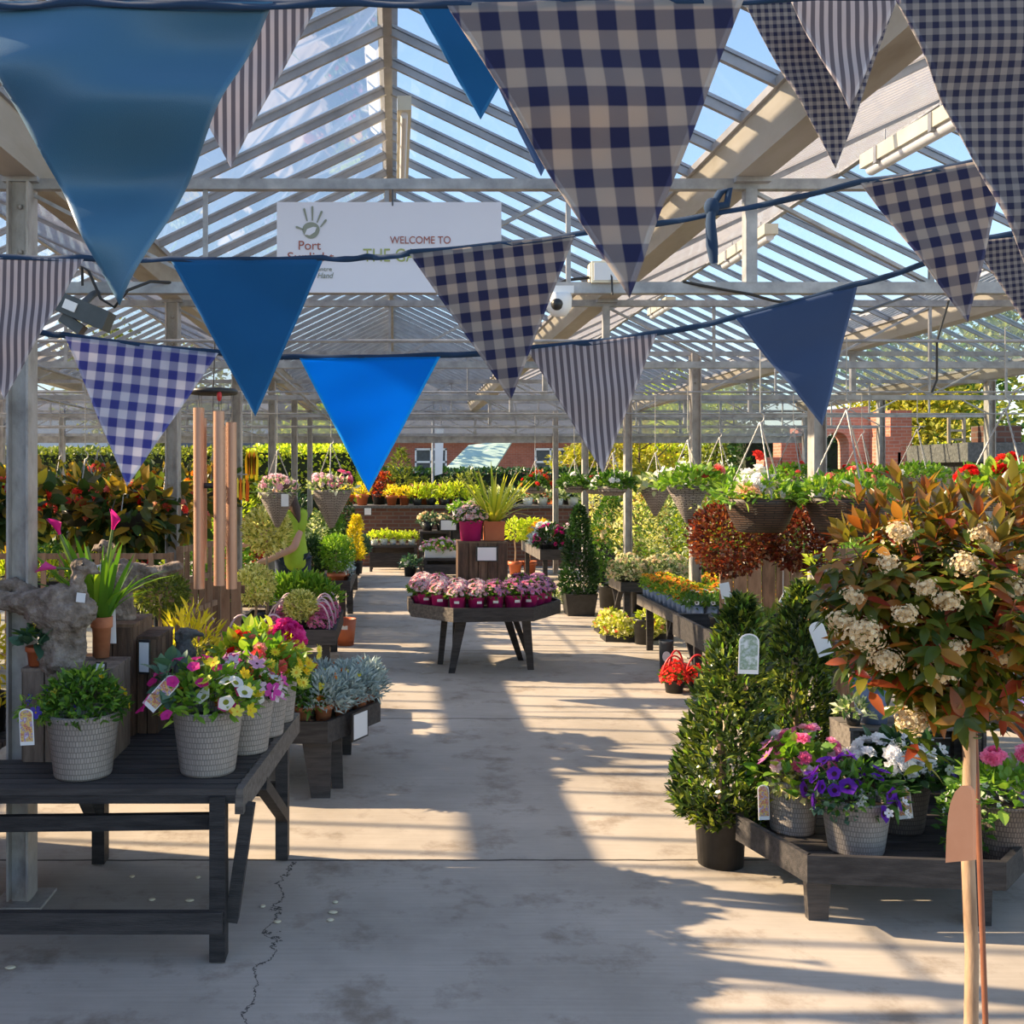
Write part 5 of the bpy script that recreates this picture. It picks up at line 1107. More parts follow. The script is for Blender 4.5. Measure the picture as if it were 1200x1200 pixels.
for i, (px, py, Y, w) in enumerate(beg):
    basket('hanging_begonia', 'hanging basket of coral begonias with bronze leaves, ' + w, P(px, py, Y), .16, 'black', [('foliage', 'begleaf', LEAFW, 260, (0, 0, -.02), (.27, .25, .24), .11, 'ball', dict(up=-.1))], [('blossoms', ['coral', 'gold'], ROSE, 15, (0, -.02, -.03), (.27, .26, .24), .04), ('blossoms', ['peach' if i % 2 else 'red', 'gold'], ROSE, 6, (0, -.02, .03), (.25, .26, .2), .04)], gbeg)
for i, (px, py, Y) in enumerate([(20, 575, 9.6), (70, 580, 9.3), (115, 572, 9.5), (165, 578, 9.2), (205, 578, 9.6), (250, 575, 9.4)]):
    basket('hanging_begonia', 'hanging basket of orange and yellow leaved begonias in the back row, %s from the left' % ORD[i], P(px, py, Y), .16, 'black', [('foliage', 'begleaf', DIAW, 300, (0, 0, 0), (.3, .25, .25), .085, 'ball')], [('blossoms', ['orange' if i % 2 else 'coral', 'gold'], ROSE, 16, (0, -.02, 0), (.28, .25, .24), .045)], 'back row of hanging begonias')
# bedding trays on the bench behind the lattice
q = potted('bedding_tray', 'x', 'tray of plants', (0, 0, -9), None, [('foliage', 'lime', LEAFN, 260, (0, 0, .1), (.16, .14, .14), .06, 'dome', dict(up=.9))], soil=False)
MB().prism(rect(-.16, -.13, .16, .13), .0, .1).build('seed_tray', M['blackplastic'], q)
for i in range(7):
    lab = 'black tray of lime green bedding plants behind the lattice fence, %s from the trellis end' % ORD[i]; L_ = (-1.85 - .36 * i, 6.68, ZBL + .005)
    if i == 0: q.location = L_; q['label'] = lab; q['group'] = 'lime bedding trays'
    else: clone(q, L_, lab, PI * (i % 2), 1, 'lime bedding trays')
q = potted('bedding_tray', 'x', 'tray of plants', (0, 0, -9), None, [('foliage', 'dark', DIA, 240, (0, 0, .1), (.17, .14, .13), .07, 'dome')], [('blossoms', ['red', 'gold'], FL5, 14, (0, 0, .1), (.17, .14, .14), .03)], soil=False)
MB().prism(rect(-.16, -.13, .16, .13), .0, .1).build('seed_tray', M['blackplastic'], q)
for i in range(12):
    lab = 'tray of red bedding flowers on the far left bench, %s' % (('%s in the front line' if i < 6 else '%s in the back line') % ORD[i % 6]); L_ = (-2.4 - .5 * (i % 6), 8.9 + .55 * (i // 6), ZGL + .005)
    if i == 0: q.location = L_; q['label'] = lab; q['group'] = 'red bedding trays'
    else: clone(q, L_, lab, PI * (i % 2), 1, 'red bedding trays')
# ---------------------------------------------------------------- black stand of hooped baskets, heathers, balls
TP, ZP = tray_table('low black stand between the low tray table and the heather table', rect(-1.5, 6.98, -.72, 7.6), .5, .09, rlegs(-1.5, 6.98, -.72, 7.6))
def hoop_basket(lab, loc, pet, grp, wire='pinkwire', r=.09):
    t = potted('hooped_basket', lab, 'potted flowers', loc, ('nursery', 'blackplastic', r * .8, .09), [('foliage', 'mid', DIA, 120, (0, 0, 0), (r * 1.1, r * 1.1, .09), .04, 'dome')], [('blossoms', [pet, 'gold'], FL5, 95, (0, 0, .02), (r * 1.15, r * 1.15, .11), .02)], grp)
    mb = MB(); a = np.linspace(0, PI, 15); mb.tube(np.stack([r * np.cos(a), 0 * a, .07 + .22 * np.sin(a)], -1), .008, 6); mb.build('hoop_handle', M[wire], t); return t
hb = hoop_basket('hooped basket of pink cyclamen, first on the low black stand', (-1.32, 7.2, ZP + .003), 'pink', 'hooped baskets on the low stand', r=.1)
for i, x in enumerate((-1.08, -.86)): clone(hb, (x, 7.22 + .03 * i, ZP + .003), 'hooped basket of pink cyclamen, %s on the low black stand' % ORD[i + 1], .3 * i, 1)
hh = hoop_basket('x', (0, 0, -9), 'heather', 'hooped heather baskets', r=.1); k = 0
for col, x in enumerate((-1.0, -.66)):
    for i in range(6):
        lab = 'hooped basket of mauve heather, %s from the front of the %s row' % (ORD[i], 'aisle side' if col else 'inner'); L_ = (x + .02 * (i % 2), 8.9 + .2 * i, ZH + .003)
        if k == 0: hh.location = L_; hh['label'] = lab
        else: clone(hh, L_, lab, .15 * (i % 3) - .15, 1)
        k += 1
def ball_tree(lab, px, py, Y, r, zbase, mat='cream', pot=('nursery', 'blackplastic', .1, .16), n=700, size=.055, grp='variegated ball shrubs'):
    x = XA(px, Y); z = ZA(py, Y); return potted('ball_shrub', lab, 'shrub', (x, Y, zbase), pot, [('foliage', mat, DIA, int(n * 2.6), (0, 0, z - zbase - pot[3]), (r, r, r), size * .68, 'ball', dict(up=.5))], group=grp, stem=(.012, max(.03, z - zbase - pot[3]), 'trunk'))
ball_tree('large cream edged ball shrub beside the person in lime green', 313, 621, 9.25, .215, ZH + .003, n=900, size=.065)
ball_tree('cream edged ball shrub left of the heather baskets, lower than the large one', 299, 686, 8.95, .175, ZH + .003)
ball_tree('small cream edged ball shrub between the two rows of heather', 352, 712, 8.92, .145, ZH + .003)
potted('juniper', 'spreading green juniper at the back of the heather table', 'shrub', (-.95, 9.95, ZH + .003), ('nursery', 'blackplastic', .12, .2), [('foliage', 'bright', DIAN, 900, (0, 0, 0), (.45, .16, .26), .1, 'dome', dict(up=.8))])
potted('floor_pot', 'orange plastic pot with a white sticker on the floor beyond the heather table', 'plant pot', (-.50, 10.42, 0), ('plain', 'terrapl', .115, .27), [], soil=True)
mb = MB(); mb.box((.0, -.106, .19), (.06, .004, .04)); mb.build('sticker', M['paper'], [o for o in COL.objects if o.name == 'floor_pot'][0])
# tables beyond
for lab, px, py, Y, r, m in (('clipped green rosemary ball at the aisle corner of the tall black table', 394, 648, 11.0, .2, 'bright'), ('dark green clipped ball beside the rosemary ball on the tall black table', 366, 652, 11.1, .19, 'dark'), ('grey green ball shrub on the farther black table', 420, 640, 13.6, .16, 'bluegreen')):
    ball_tree(lab, px, py, Y, r, ZK + .003 if Y < 13 else ZM + .003, m, ('terra', 'terrapl', .1, .14), 600, .06, 'clipped balls on the left tables')
for lab, px, py, Y, r, h, m in (('white variegated climber on a column frame behind the person', 372, 655, 11.6, .13, .62, 'whitegreen'), ('ivy column beside the variegated climber', 392, 650, 12.1, .12, .66, 'mid'), ('bright yellow conifer column on the left tables', 417, 648, 12.4, .09, .55, 'yellow'), ('dark green conifer column left of the brick planter', 405, 640, 14.5, .13, .7, 'dark')):
    zb = ZK + .003 if Y < 13 else ZM + .003
    potted('climber_plant', lab, 'shrub', (XA(px, Y), Y, zb), ('nursery', 'blackplastic', .09, .15), [('foliage', m, DIA, 800, (0, 0, 0), (r, r, h), .05, 'column')], group='column plants on the left tables')
q = potted('alpine_pot', 'x', 'potted flowers', (0, 0, -9), ('terra', 'terrapl', .07, .1), [('foliage', 'silver', DIA, 130, (0, 0, 0), (.11, .11, .12), .05, 'dome')], [('blossoms', ['white', 'gold'], FL5, 24, (0, 0, .02), (.11, .11, .13), .02)])
sp = [(-.57, 11.35), (-.58, 11.75), (-.6, 12.2), (-.62, 12.65), (-.62, 13.9), (-.62, 14.3), (-.64, 14.8), (-.66, 16.2), (-.66, 16.7), (-.66, 17.2)]
for i, (x, y) in enumerate(sp):
    lab = 'terracotta pot of white alpines on the left aisle edge, %s from the near end' % ORD[i]; L_ = (x, y, (ZK if y < 13 else ZM if y < 15.7 else ZN) + .003)
    if i == 0: q.location = L_; q['label'] = lab; q['group'] = 'alpine pots on the left tables'
    else: clone(q, L_, lab, i, 1, 'alpine pots on the left tables')
for i, (x, y, m, s_) in enumerate([(-1.0, 12.25, 'mid', .28), (-1.3, 13.8, 'lime', .32), (-1.0, 14.9, 'olive', .3), (-1.2, 16.4, 'mid', .32), (-1.1, 17.4, 'bright', .3)]):
    potted('bushy_shrub', 'bushy %s shrub on the left tables, %s from the near end' % ({'mid': 'green', 'lime': 'lime', 'olive': 'olive', 'bright': 'fresh green'}[m], ORD[i]), 'shrub', (x, y, (ZK if y < 13 else ZM if y < 15.7 else ZN) + .003), ('nursery', 'blackplastic', .12, .2), [('foliage', m, DIA, 900, (0, 0, 0), (s_, s_ * .9, .42), .06, 'dome')], group='bushy shrubs on the left tables')
# climbers and bushes filling the left rows under the roof
for i, (px, Y, r, h, m) in enumerate([(30, 12, .5, 1.5, 'mid'), (90, 12.5, .45, 1.35, 'olive'), (150, 12.2, .5, 1.5, 'lime'), (215, 12.8, .45, 1.4, 'mid'), (262, 12.2, .4, 1.45, 'bright'), (288, 13.6, .45, 1.3, 'photred'), (58, 16.7, .6, 1.6, 'lime'), (130, 16.4, .6, 1.5, 'photred'), (205, 16, .55, 1.6, 'olive'), (270, 16.5, .6, 1.7, 'lime'), (325, 17, .5, 1.5, 'mid')]):
    potted('tall_shrub', '%s leafy shrub standing on the floor under the left bays, %s' % ({'mid': 'green', 'olive': 'olive', 'lime': 'lime', 'bright': 'fresh green', 'photred': 'red'}[m], 'near row number ' + ORD[i] if i < 6 else 'back row number ' + ORD[i - 6]), 'shrub', (XA(px, Y), Y, 0), ('nursery', 'blackplastic', .2, .35), [('foliage', m, DIA, 1200, (0, 0, 0), (r, r, h - .35), .085, 'dome')], group='tall shrubs under the left bays')
late_outside()
# ---------------------------------------------------------------- pink pots on the aisle table
zc = ZC + .003; protos = []
for nm, a, b in (('palepink', 'palepink', 'pink'), ('mauve', 'mauve', 'pink'), ('violet', 'mauve', 'mauve')):
    protos.append(potted('chrysanthemum_pot', 'x', 'potted flowers', (0, 0, -9), ('nursery', 'pinkpot', .078, .115), [('foliage', 'mid', DIA, 150, (0, 0, 0), (.1, .1, .1), .05, 'dome')],
        [('blossoms', [a, 'gold'], DAISY, 90, (0, 0, .03), (.105, .105, .11), .019, dict(up=.7)), ('blossoms', [b, 'gold'], DAISY, 28, (0, 0, .03), (.105, .105, .11), .017, dict(up=.7))]))
for o_ in protos: mb = MB(); mb.box((.0, -.0755, .07), (.045, .004, .022)); mb.build('sticker', M['paper'], o_)
rows = [('front', [(.28, 9.06, 0), (.40, 8.93, 0), (.545, 8.83, 0), (.705, 8.83, 0), (.87, 8.85, 1), (1.03, 8.865, 1), (1.175, 8.93, 1), (1.26, 9.07, 1), (1.345, 9.21, 2)]),
        ('second', [(.25, 9.23, 0), (.41, 9.1, 0), (.56, 8.995, 0), (.72, 8.995, 0), (.885, 9.015, 1), (1.045, 9.03, 1), (1.13, 9.17, 1), (1.22, 9.31, 2), (1.31, 9.45, 2)]),
        ('rear', [(.24, 9.4, 0), (.41, 9.3, 0), (.4, 9.47, 0), (.27, 9.58, 0), (.42, 9.65, 1), (1.17, 9.5, 1), (1.18, 9.68, 2), (1.35, 9.62, 2)])]
seen = set()
for rn, pts in rows:
    for i, (x, y, k) in enumerate(pts):
        lab = 'magenta pot of %s chrysanthemums, %s from the left in the %s row' % (('pale pink', 'pink', 'mauve')[k], ORD[i], rn)
        if k not in seen: seen.add(k); o = protos[k]; o.location = (x, y, zc); o['label'] = lab; o['group'] = 'magenta pots on the aisle table'
        else: clone(protos[k], (x, y, zc), lab, rng.random() * .8 - .4, .93 + .14 * rng.random(), 'magenta pots on the aisle table')
cr = crate('brown crate of upright boards standing among the magenta pots on the aisle table', (.80, 9.40, zc), (.43, .36, .545))
price_sign('blank white sign on the front of the crate on the aisle table', P(570.5, 658, 9.18), .2, .135)
ztop = zc + .545 + .016
potted('chrysanthemum_bucket', 'magenta bucket of pale pink chrysanthemums on top of the crate on the aisle table', 'potted flowers', (.70, 9.37, ztop), ('nursery', 'pinkpot', .112, .18), [('foliage', 'mid', DIA, 260, (0, 0, 0), (.15, .14, .13), .055, 'dome')], [('blossoms', ['palepink', 'gold'], DAISY, 150, (0, 0, .03), (.16, .15, .14), .021, dict(up=.6))])
t = thing('grass_planter', 'square terracotta planter of yellow striped grass beside the magenta bucket on the crate', 'potted plant', (.915, 9.42, ztop))
mb = MB(); mb.prism(rect(-.09, -.09, .09, .09), 0, .165); mb.prism(rect(-.096, -.096, .096, .096), .14, .175); mb.build('pot', M['terrapl'], t)
mb = MB(); tuft(mb, BLADES, 60, (0, 0, .17), .06, .52, .75); tuft(mb, BLADE, 24, (0, 0, .17), .05, .42, 1.2); mb.build('grass_blades', G['blade'], t)
# ---------------------------------------------------------------- far end: black tiers, brick planter and what stands on them
def tier(lab, x0, x1, y0, y1, z):
    t = thing('display_tier', lab, 'display stand', ((x0 + x1) / 2, (y0 + y1) / 2, 0), 'black display tiers at the far end'); w, d = (x1 - x0) / 2, (y1 - y0) / 2
    mb = MB(); mb.box((0, 0, z - .02), (2 * w, 2 * d, .04)); mb.build('top_board', M['blackwood'], t)
    mb = MB(); mb.box((0, -d + .02, z * .5 - .02), (2 * w - .04, .03, z * .5)); mb.build('panel', M['blackwood'], t); mb = MB(); mb.box((0, d - .02, z * .5), (2 * w - .04, .03, z - .06)); mb.build('panel', M['blackwood'], t)
    for sx in (-1, 1):
        for sy in (-1, 1): mb = MB(); mb.box((sx * (w - .03), sy * (d - .045), (z - .04) / 2), (.05, .05, z - .04)); mb.build('leg', M['blackwood'], t)
tier('low black display tier at the far left end of the aisle', -.45, .42, 18.5, 19.1, .48)
tier('middle height black display tier at the far end of the aisle', .46, 1.0, 18.4, 19.1, .74)
tier('tallest black display tier at the far end of the aisle', 1.04, 2.05, 18.4, 19.2, 1.0)
tier('small black display tier of pink flowers near the far end of the aisle', .5, 1.15, 17.3, 17.9, .34)
br = thing('brick_planter', 'long dark brick raised planter closing the far end of the aisle', 'planter', (1.9, 20.2, 0)); mb = MB(); mb.box((0, 0, .56), (6.2, 1.1, 1.12)); mb.build('brickwork', M['planterbrick'], br)
mb = MB(); mb.box((0, 0, 1.14), (6.3, 1.2, .05)); mb.build('coping', M['greystone'], br)
def line(name, cat, proto, labf, grp, locs, rz=True):
    for i, L_ in enumerate(locs):
        if i == 0: proto.location = L_; proto['label'] = labf(i); proto['group'] = grp
        else: clone(proto, L_, labf(i), rng.random() * 6 if rz else 0, .9 + .2 * rng.random(), grp)
def fp(name, pot, fol, flo=(), soil=True): return potted(name, 'x', 'potted flowers', (0, 0, -9), pot, fol, flo, None, 0, soil)
line('', '', fp('bedding_pot', ('plain', 'white', .07, .1), [('foliage', 'lime', DIA, 110, (0, 0, 0), (.13, .12, .17), .07, 'dome')]), lambda i: 'white pot of lime and orange leaves, %s from the left on the low black tier' % ORD[i], 'white pots on the low black tier', [(-.36 + .17 * i, 18.65, .482) for i in range(5)])
line('', '', fp('bedding_pot', ('plain', 'blackplastic', .11, .16), [('foliage', 'bluegreen', DIA, 130, (0, 0, 0), (.18, .16, .17), .08, 'dome')], [('blossoms', ['cream', 'gold'], ROSE, 22, (0, 0, .03), (.18, .16, .17), .045)]), lambda i: 'black pot of cream flowers, %s from the left on the middle black tier' % ORD[i], 'black pots on the middle tier', [(.6, 18.6, .742), (.86, 18.6, .742)])
line('', '', fp('bedding_pot', ('plain', 'white', .09, .12), [('foliage', 'bright', DIA, 120, (0, 0, 0), (.16, .15, .16), .08, 'dome')], [('blossoms', ['palepink', 'gold'], FL5, 12, (0, 0, .03), (.16, .15, .16), .03)]), lambda i: 'white pot of fresh green leaves, %s from the left on the tallest black tier' % ORD[i], 'white pots on the tallest tier', [(1.14, 18.6, 1.002), (1.42, 18.6, 1.002), (1.7, 18.62, 1.002), (1.93, 18.62, 1.002)])
price_sign('white printed notice on the front of the tallest black tier', P(525.5, 622, 18.3), .32, .2); price_sign('small white notice on the brick planter', P(431, 604, 19.5), .15, .15)
t = potted('flower_trough', 'white trough of pale pink flowers on the small black tier', 'potted flowers', (.8, 17.55, .342), None, [('foliage', 'bright', DIA, 320, (0, 0, .12), (.36, .18, .18), .08, 'dome')], [('blossoms', ['palepink', 'gold'], ROSE, 70, (0, 0, .16), (.38, .18, .19), .035)], soil=False)
mb = MB(); mb.prism(rect(-.28, -.12, .28, .12), 0, .12); mb.build('trough', M['white'], t)
potted('floor_pot_plant', 'black pot of dark leaves on the floor left of the small black tier', 'potted plant', (.28, 17.7, 0), ('nursery', 'blackplastic', .12, .18), [('foliage', 'bluegreen', DIA, 160, (0, 0, 0), (.18, .16, .2), .09, 'dome')], [('blossoms', ['white', 'gold'], FL5, 5, (0, 0, .03), (.17, .16, .2), .04)])
for i, (x, zt_) in enumerate(((2.12, .72), (2.38, .74))):
    potted('ball_topiary', '%s lime ball topiary on a stem in a terracotta pot at the far end' % ('left' if i == 0 else 'right'), 'shrub', (x, 17.95 if i == 0 else 18.0, 0), ('terra', 'terrapl', .13, .24), [('foliage', 'lime', DIA, 320, (0, 0, .55), (.21, .2, .2), .07, 'ball')], group='ball topiaries', stem=(.012, .5, 'trunk'))
zp = 1.167
line('', '', fp('alpine_pot', ('terra', 'terrapl', .12, .2), [('foliage', 'yellow', DIA, 120, (0, 0, 0), (.17, .15, .2), .08, 'dome')]), lambda i: 'terracotta pot of yellow leaves on the brick planter, %s from the left' % ORD[i], 'terracotta pots on the brick planter', [(-.9, 20.1, zp), (-.62, 19.9, zp), (-.05, 19.9, zp), (.2, 20.0, zp)])
line('', '', fp('alpine_pot', ('plain', 'blackplastic', .1, .14), [('foliage', 'lime', DIAN, 170, (0, 0, 0), (.19, .17, .3), .1, 'dome', dict(up=1))]), lambda i: 'black pot of lime green spikes on the brick planter, %s from the left' % ORD[i], 'lime pots on the brick planter', [(.45 + .27 * i, 19.95 + .1 * (i % 2), zp) for i in range(5)])
line('', '', fp('alpine_pot', ('plain', 'white', .1, .14), [('foliage', 'whitegreen', DIA, 170, (0, 0, 0), (.2, .18, .22), .08, 'dome')]), lambda i: 'white pot of pale leaves on the brick planter, %s from the aisle table grass' % ORD[i], 'white pots on the brick planter', [(2.0 + .3 * i, 19.95 + .1 * (i % 2), zp) for i in range(9)])
line('', '', fp('terracotta_urn', ('terra', 'terrapl', .24, .42), [('foliage', 'olive', DIA, 60, (0, 0, 0), (.16, .16, .14), .1, 'dome')]), lambda i: 'large empty looking terracotta pot behind the brick planter, %s from the left' % ORD[i], 'large terracotta pots behind the planter', [(.55, 20.5, zp), (1.05, 20.45, zp)])
potted('conifer', 'slim conifer beside the large terracotta pots on the brick planter', 'shrub', (.12, 20.5, zp), ('nursery', 'blackplastic', .16, .22), [('foliage', 'olive', DIAN, 420, (0, 0, 0), (.28, .28, .85), .13, 'cone')])
for i, (x, m) in enumerate(((-.3, 'photred'), (1.5, 'olive'), (2.9, 'photred'), (3.5, 'mid'), (4.4, 'autumn'))):
    potted('planter_shrub', '%s shrub growing at the back of the brick planter, %s from the left' % ({'photred': 'red', 'olive': 'olive', 'mid': 'green', 'autumn': 'golden'}[m], ORD[i]), 'shrub', (x, 20.5, zp), ('nursery', 'blackplastic', .14, .2), [('foliage', m, DIA, 300, (0, 0, 0), (.34, .25, .5), .11, 'dome')], group='shrubs on the brick planter')
# right table near the far end
for i, (x, y, m, f, lab) in enumerate([(2.4, 15.7, 'dark', 'magenta', 'dark leaved pot of plum flowers'), (2.75, 15.75, 'dark', 'palepink', 'dark leaved pot of pink and plum flowers'), (3.2, 15.8, 'autumn', 'peach', 'golden leaved pot'), (2.4, 16.3, 'silver', 'white', 'silver striped leafy pot'), (2.45, 16.9, 'yellow', 'amber', 'yellow leaved pot'), (2.9, 16.4, 'bright', 'white', 'fresh green pot'), (3.2, 17.1, 'mid', 'white', 'green pot with white flowers'), (2.5, 17.45, 'lime', 'yellow', 'lime pot')]):
    potted('flowering_shrub', lab + ' on the weathered tray table, %s along it' % ORD[i], 'potted flowers', (x, y, ZF + .003), ('nursery', 'blackplastic', .13, .18), [('foliage', m, DIA, 240, (0, 0, 0), (.25, .22, .3), .09, 'dome')], [('blossoms', [f, 'gold'], ROSE, 34, (0, 0, .04), (.26, .22, .3), .04)], 'flowering shrubs on the weathered tray table')
# ---------------------------------------------------------------- clipped laurel cones
def cone_shrub(lab, loc, h, r, lean, pr=.118, tags=()):
    t = potted('laurel_cone', lab, 'shrub', loc, ('nursery', 'blackplastic', pr, .255), [], (), 'laurel cones', stem=(.016, .5, 'trunk'))
    mb = MB(); p, d = clump('cone', 4200, (0, 0, .2), (r, r, h), .45)
    p[:, 0] += (p[:, 2] - .2) * lean
    n = len(p); d = nrm(d + rng.normal(size=(n, 3)) * .6 + [0, 0, .5]); mb.scatter(LEAFN if False else T_leaf(.38, .12, .2, 3), p, d, nrm(np.array([0, 0, 1.]) + rng.normal(size=(n, 3)) * .5), .05 * (.65 + .7 * rng.random(n)))
    p, d = clump('cone', 330, (0, 0, .22), (r * 1.02, r * 1.02, h), .9); p[:, 0] += (p[:, 2] - .2) * lean; n = len(p)
    mb.scatter(T_leaf(.3, .12, .15, 3), p, nrm(d + rng.normal(size=(n, 3)) * .35 + [0, 0, .9]), nrm(np.array([0, 0, 1.]) + rng.normal(size=(n, 3)) * .5), .04 * (.7 + .6 * rng.random(n)), None, 1); mb.build('foliage', [G['bay'], G['bright']], t)
    for k, pos in tags: plant_tag(t, k, pos)
    return t
cone_shrub('clipped laurel cone in a black pot beside the low tray table', (1.44, 4.52, 0), .96, .235, .1, tags=[('taggreen', (.05, -.21, .875, .085, .17, -.03))])
cone_shrub('second clipped laurel cone, behind the low tray table and its neighbour', (2.05, 5.24, 0), .94, .225, .04, tags=[('paper', (.06, -.24, .835, .075, .17, .35))])
# ---------------------------------------------------------------- woven pots on the low tray table
zr = ZRT + .002; gp = 'woven pots on the low tray table'
potted('flower_pot', 'pale woven pot of pink geraniums and trailing cream leaves, nearest the laurel cone', 'potted flowers', (1.685, 4.335, zr), ('wicker', 'wickerpot', .118, .225), [('foliage', 'bright', LEAFW, 300, (0, 0, 0), (.19, .16, .2), .055, 'dome'), ('trailing_foliage', 'cream', DIAW, 260, (.02, -.06, .0), (.14, .09, .07), .032, 'ball')],
       [('blossoms', ['pink', 'gold'], ROSE, 26, (.06, -.02, .07), (.14, .12, .16), .03), ('blossoms', ['mauve', 'gold'], DAISY, 3, (-.08, -.05, .06), (.08, .1, .12), .04), ('blossoms', ['palepink', 'gold'], ROSE, 14, (.02, -.02, .07), (.15, .12, .16), .03)], gp, tagp=('tagpic', (-.155, -.1, -.15, .046, .145, .03)))
potted('flower_pot', 'pale woven pot of deep purple petunias at the front of the low tray table', 'potted flowers', (1.85, 4.105, zr), ('wicker', 'wickerpot', .138, .215), [('foliage', 'mid', LEAF, 340, (0, 0, -.01), (.18, .16, .17), .045, 'dome'), ('trailing_foliage', 'bluegreen', DIAW, 130, (-.1, -.06, 0), (.1, .08, .07), .032, 'ball')],
       [('blossoms', ['purple', 'eye'], TRUMP, 28, (-.03, -.02, .0), (.18, .15, .19), .034), ('blossoms', ['white', 'green'], FL5, 12, (.05, -.05, -.02), (.14, .13, .12), .016)], gp)
potted('flower_pot', 'brown woven pot of white double blooms behind the purple petunias', 'potted flowers', (2.14, 4.36, zr), ('wicker', 'wickerdark', .138, .225), [('foliage', 'dark', LEAFW, 260, (0, 0, 0), (.2, .17, .2), .06, 'dome'), ('foliage', 'mid', LEAF, 120, (.05, 0, 0), (.2, .17, .22), .05, 'dome')],
       [('blossoms', ['white', 'green'], ROSE, 66, (-.05, -.03, .06), (.18, .13, .13), .036, dict(outer=.8)), ('blossoms', ['white', 'green'], FL5, 20, (.1, -.03, .04), (.12, .12, .14), .025), ('blossoms', ['blue', 'eye'], FL5, 12, (.14, -.06, .03), (.06, .08, .06), .016)], gp, tagp=('tagpic', (-.045, -.17, -.13, .058, .135, .12)))
potted('flower_pot', 'woven pot of two pink geraniums with green trails, behind the thin tree trunk', 'potted flowers', (2.40, 4.06, zr), ('wicker', 'wickerdark', .142, .22), [('foliage', 'bright', LEAFW, 320, (.02, 0, 0), (.2, .17, .17), .05, 'dome'), ('trailing_foliage', 'mid', DIAW, 260, (-.17, -.05, -.06), (.09, .09, .14), .035, 'ball')],
       [('blossoms', ['pink', 'gold'], ROSE, 12, (-.04, -.03, .17), (.03, .03, .03), .028), ('blossoms', ['pink', 'gold'], ROSE, 12, (.09, -.03, .18), (.03, .03, .03), .028), ('blossoms', ['white', 'green'], FL5, 24, (-.12, -.05, -.03), (.12, .1, .12), .013), ('blossoms', ['violet', 'eye'], TRUMP, 3, (.1, -.1, .02), (.05, .05, .04), .03)], gp)
crate('dark open crate at the back of the low tray table, a blue planter on it', (2.36, 4.72, zr), (.60, .22, .35), mat='greywood', vertical=False, open_front=True)
potted('blue_planter', 'slate blue planter on the dark open crate', 'potted plant', (2.20, 4.72, zr + .366), ('plain', 'bluepotd', .085, .19), [('foliage', 'mid', LEAF, 90, (0, 0, 0), (.12, .11, .12), .06, 'dome')])
for i, (x, m, w) in enumerate(((2.0, 'whitegreen', 'variegated seedling at the left end'), (2.40, 'lime', 'lime seedlings in the middle'), (2.58, 'lime', 'lime seedlings at the right end'))):
    potted('seedling_pot', 'small pot of %s of the dark open crate' % w if False else '%s of the dark open crate, in a small black pot' % w, 'potted plant', (x + (.09 if i == 0 else 0), 4.72 if i else 4.66, zr + .366), ('plain', 'blackplastic', .035, .05), [('foliage', m, DIA, 90, (0, 0, 0), (.07, .07, .08), .04, 'dome')], group='small pots on the dark open crate')
for i, x in enumerate((3.0, 3.28, 3.56, 3.84)):
    potted('lobelia_pot', 'pot of trailing violet lobelia at the right edge, %s from the left of its table' % ORD[i], 'potted flowers', (x, 4.62, ZQ + .003), ('nursery', 'blackplastic', .1, .13), [('foliage', 'mid', DIA, 140, (0, 0, -.02), (.17, .16, .12), .04, 'dome')], [('blossoms', ['violet', 'eye'], FL5, 120, (-.02, -.03, -.03), (.19, .18, .15), .014), ('blossoms', ['purple', 'eye'], FL5, 40, (-.05, -.03, .02), (.14, .12, .12), .014)], 'lobelia pots')
# ---------------------------------------------------------------- young photinia tree, nearest on the right
ph = thing('photinia_tree', 'young tree on a thin bare trunk with bronze leaves and cream flower heads, nearest right', 'tree', (1.632, 2.9, 0))
O_ = np.array([1.632, 2.9, 0]); mb = MB()
tp = [P(1137, 1240, 2.9) - O_, P(1139, 1120, 2.9) - O_, P(1134, 1000, 2.9) - O_, P(1136, 900, 2.9) - O_, P(1135, 835, 2.9) - O_, P(1130, 770, 2.9) - O_]; tp[0] = np.array([0, 0, 0.])
mb.tube(tp, [.019, .018, .0175, .017, .017, .009], 12); mb.build('trunk', M['trunk'], ph)
mb = MB(); mb.tube([P(1158, 1290, 2.93) - O_, P(1150, 1060, 2.93) - O_, P(1144, 900, 2.93) - O_, P(1140, 800, 2.93) - O_], [.008] * 4, 8); mb.build('support_cane', M['redstem'], ph)
mb = MB()
for yy in (862, 938): a = np.linspace(0, 2 * PI, 12); q = P(1139, yy, 2.91) - O_; mb.tube(np.stack([q[0] + .021 * np.cos(a), q[1] + .03 * np.sin(a), q[2] + 0 * a], -1), .002, 5)
mb.build('plant_tie', M['stem'], ph)
mb = MB(); n = 9; vs = []; pr = [(1110, 1010), (1111, 965), (1113, 935), (1122, 924), (1131, 922), (1140, 930)]
fr = [P(a, b, 2.85) - O_ for a, b in [(1140, 1008), (1108, 1011), (1109, 980), (1111, 955), (1114, 940), (1119, 928), (1126, 921), (1133, 921), (1138, 926), (1140, 940)]]
bk = [f + [.012, .004, 0] for f in fr]; k = len(fr); mb.raw(fr + bk, [tuple(range(k)), tuple(range(k, 2 * k))[::-1]] + [(i, k + i, k + (i + 1) % k, (i + 1) % k) for i in range(k)]); mb.build('hanging_tag', M['orangetag'], ph)
cc = P(1104, 712, 2.9) - O_; RR = np.array([.33, .31, .345]); rg = np.random.default_rng(4)
tips = []; base = P(1132, 815, 2.9) - O_
d = nrm(rg.normal(size=(620, 3))); d[:, 2] = d[:, 2] * .9 + .05
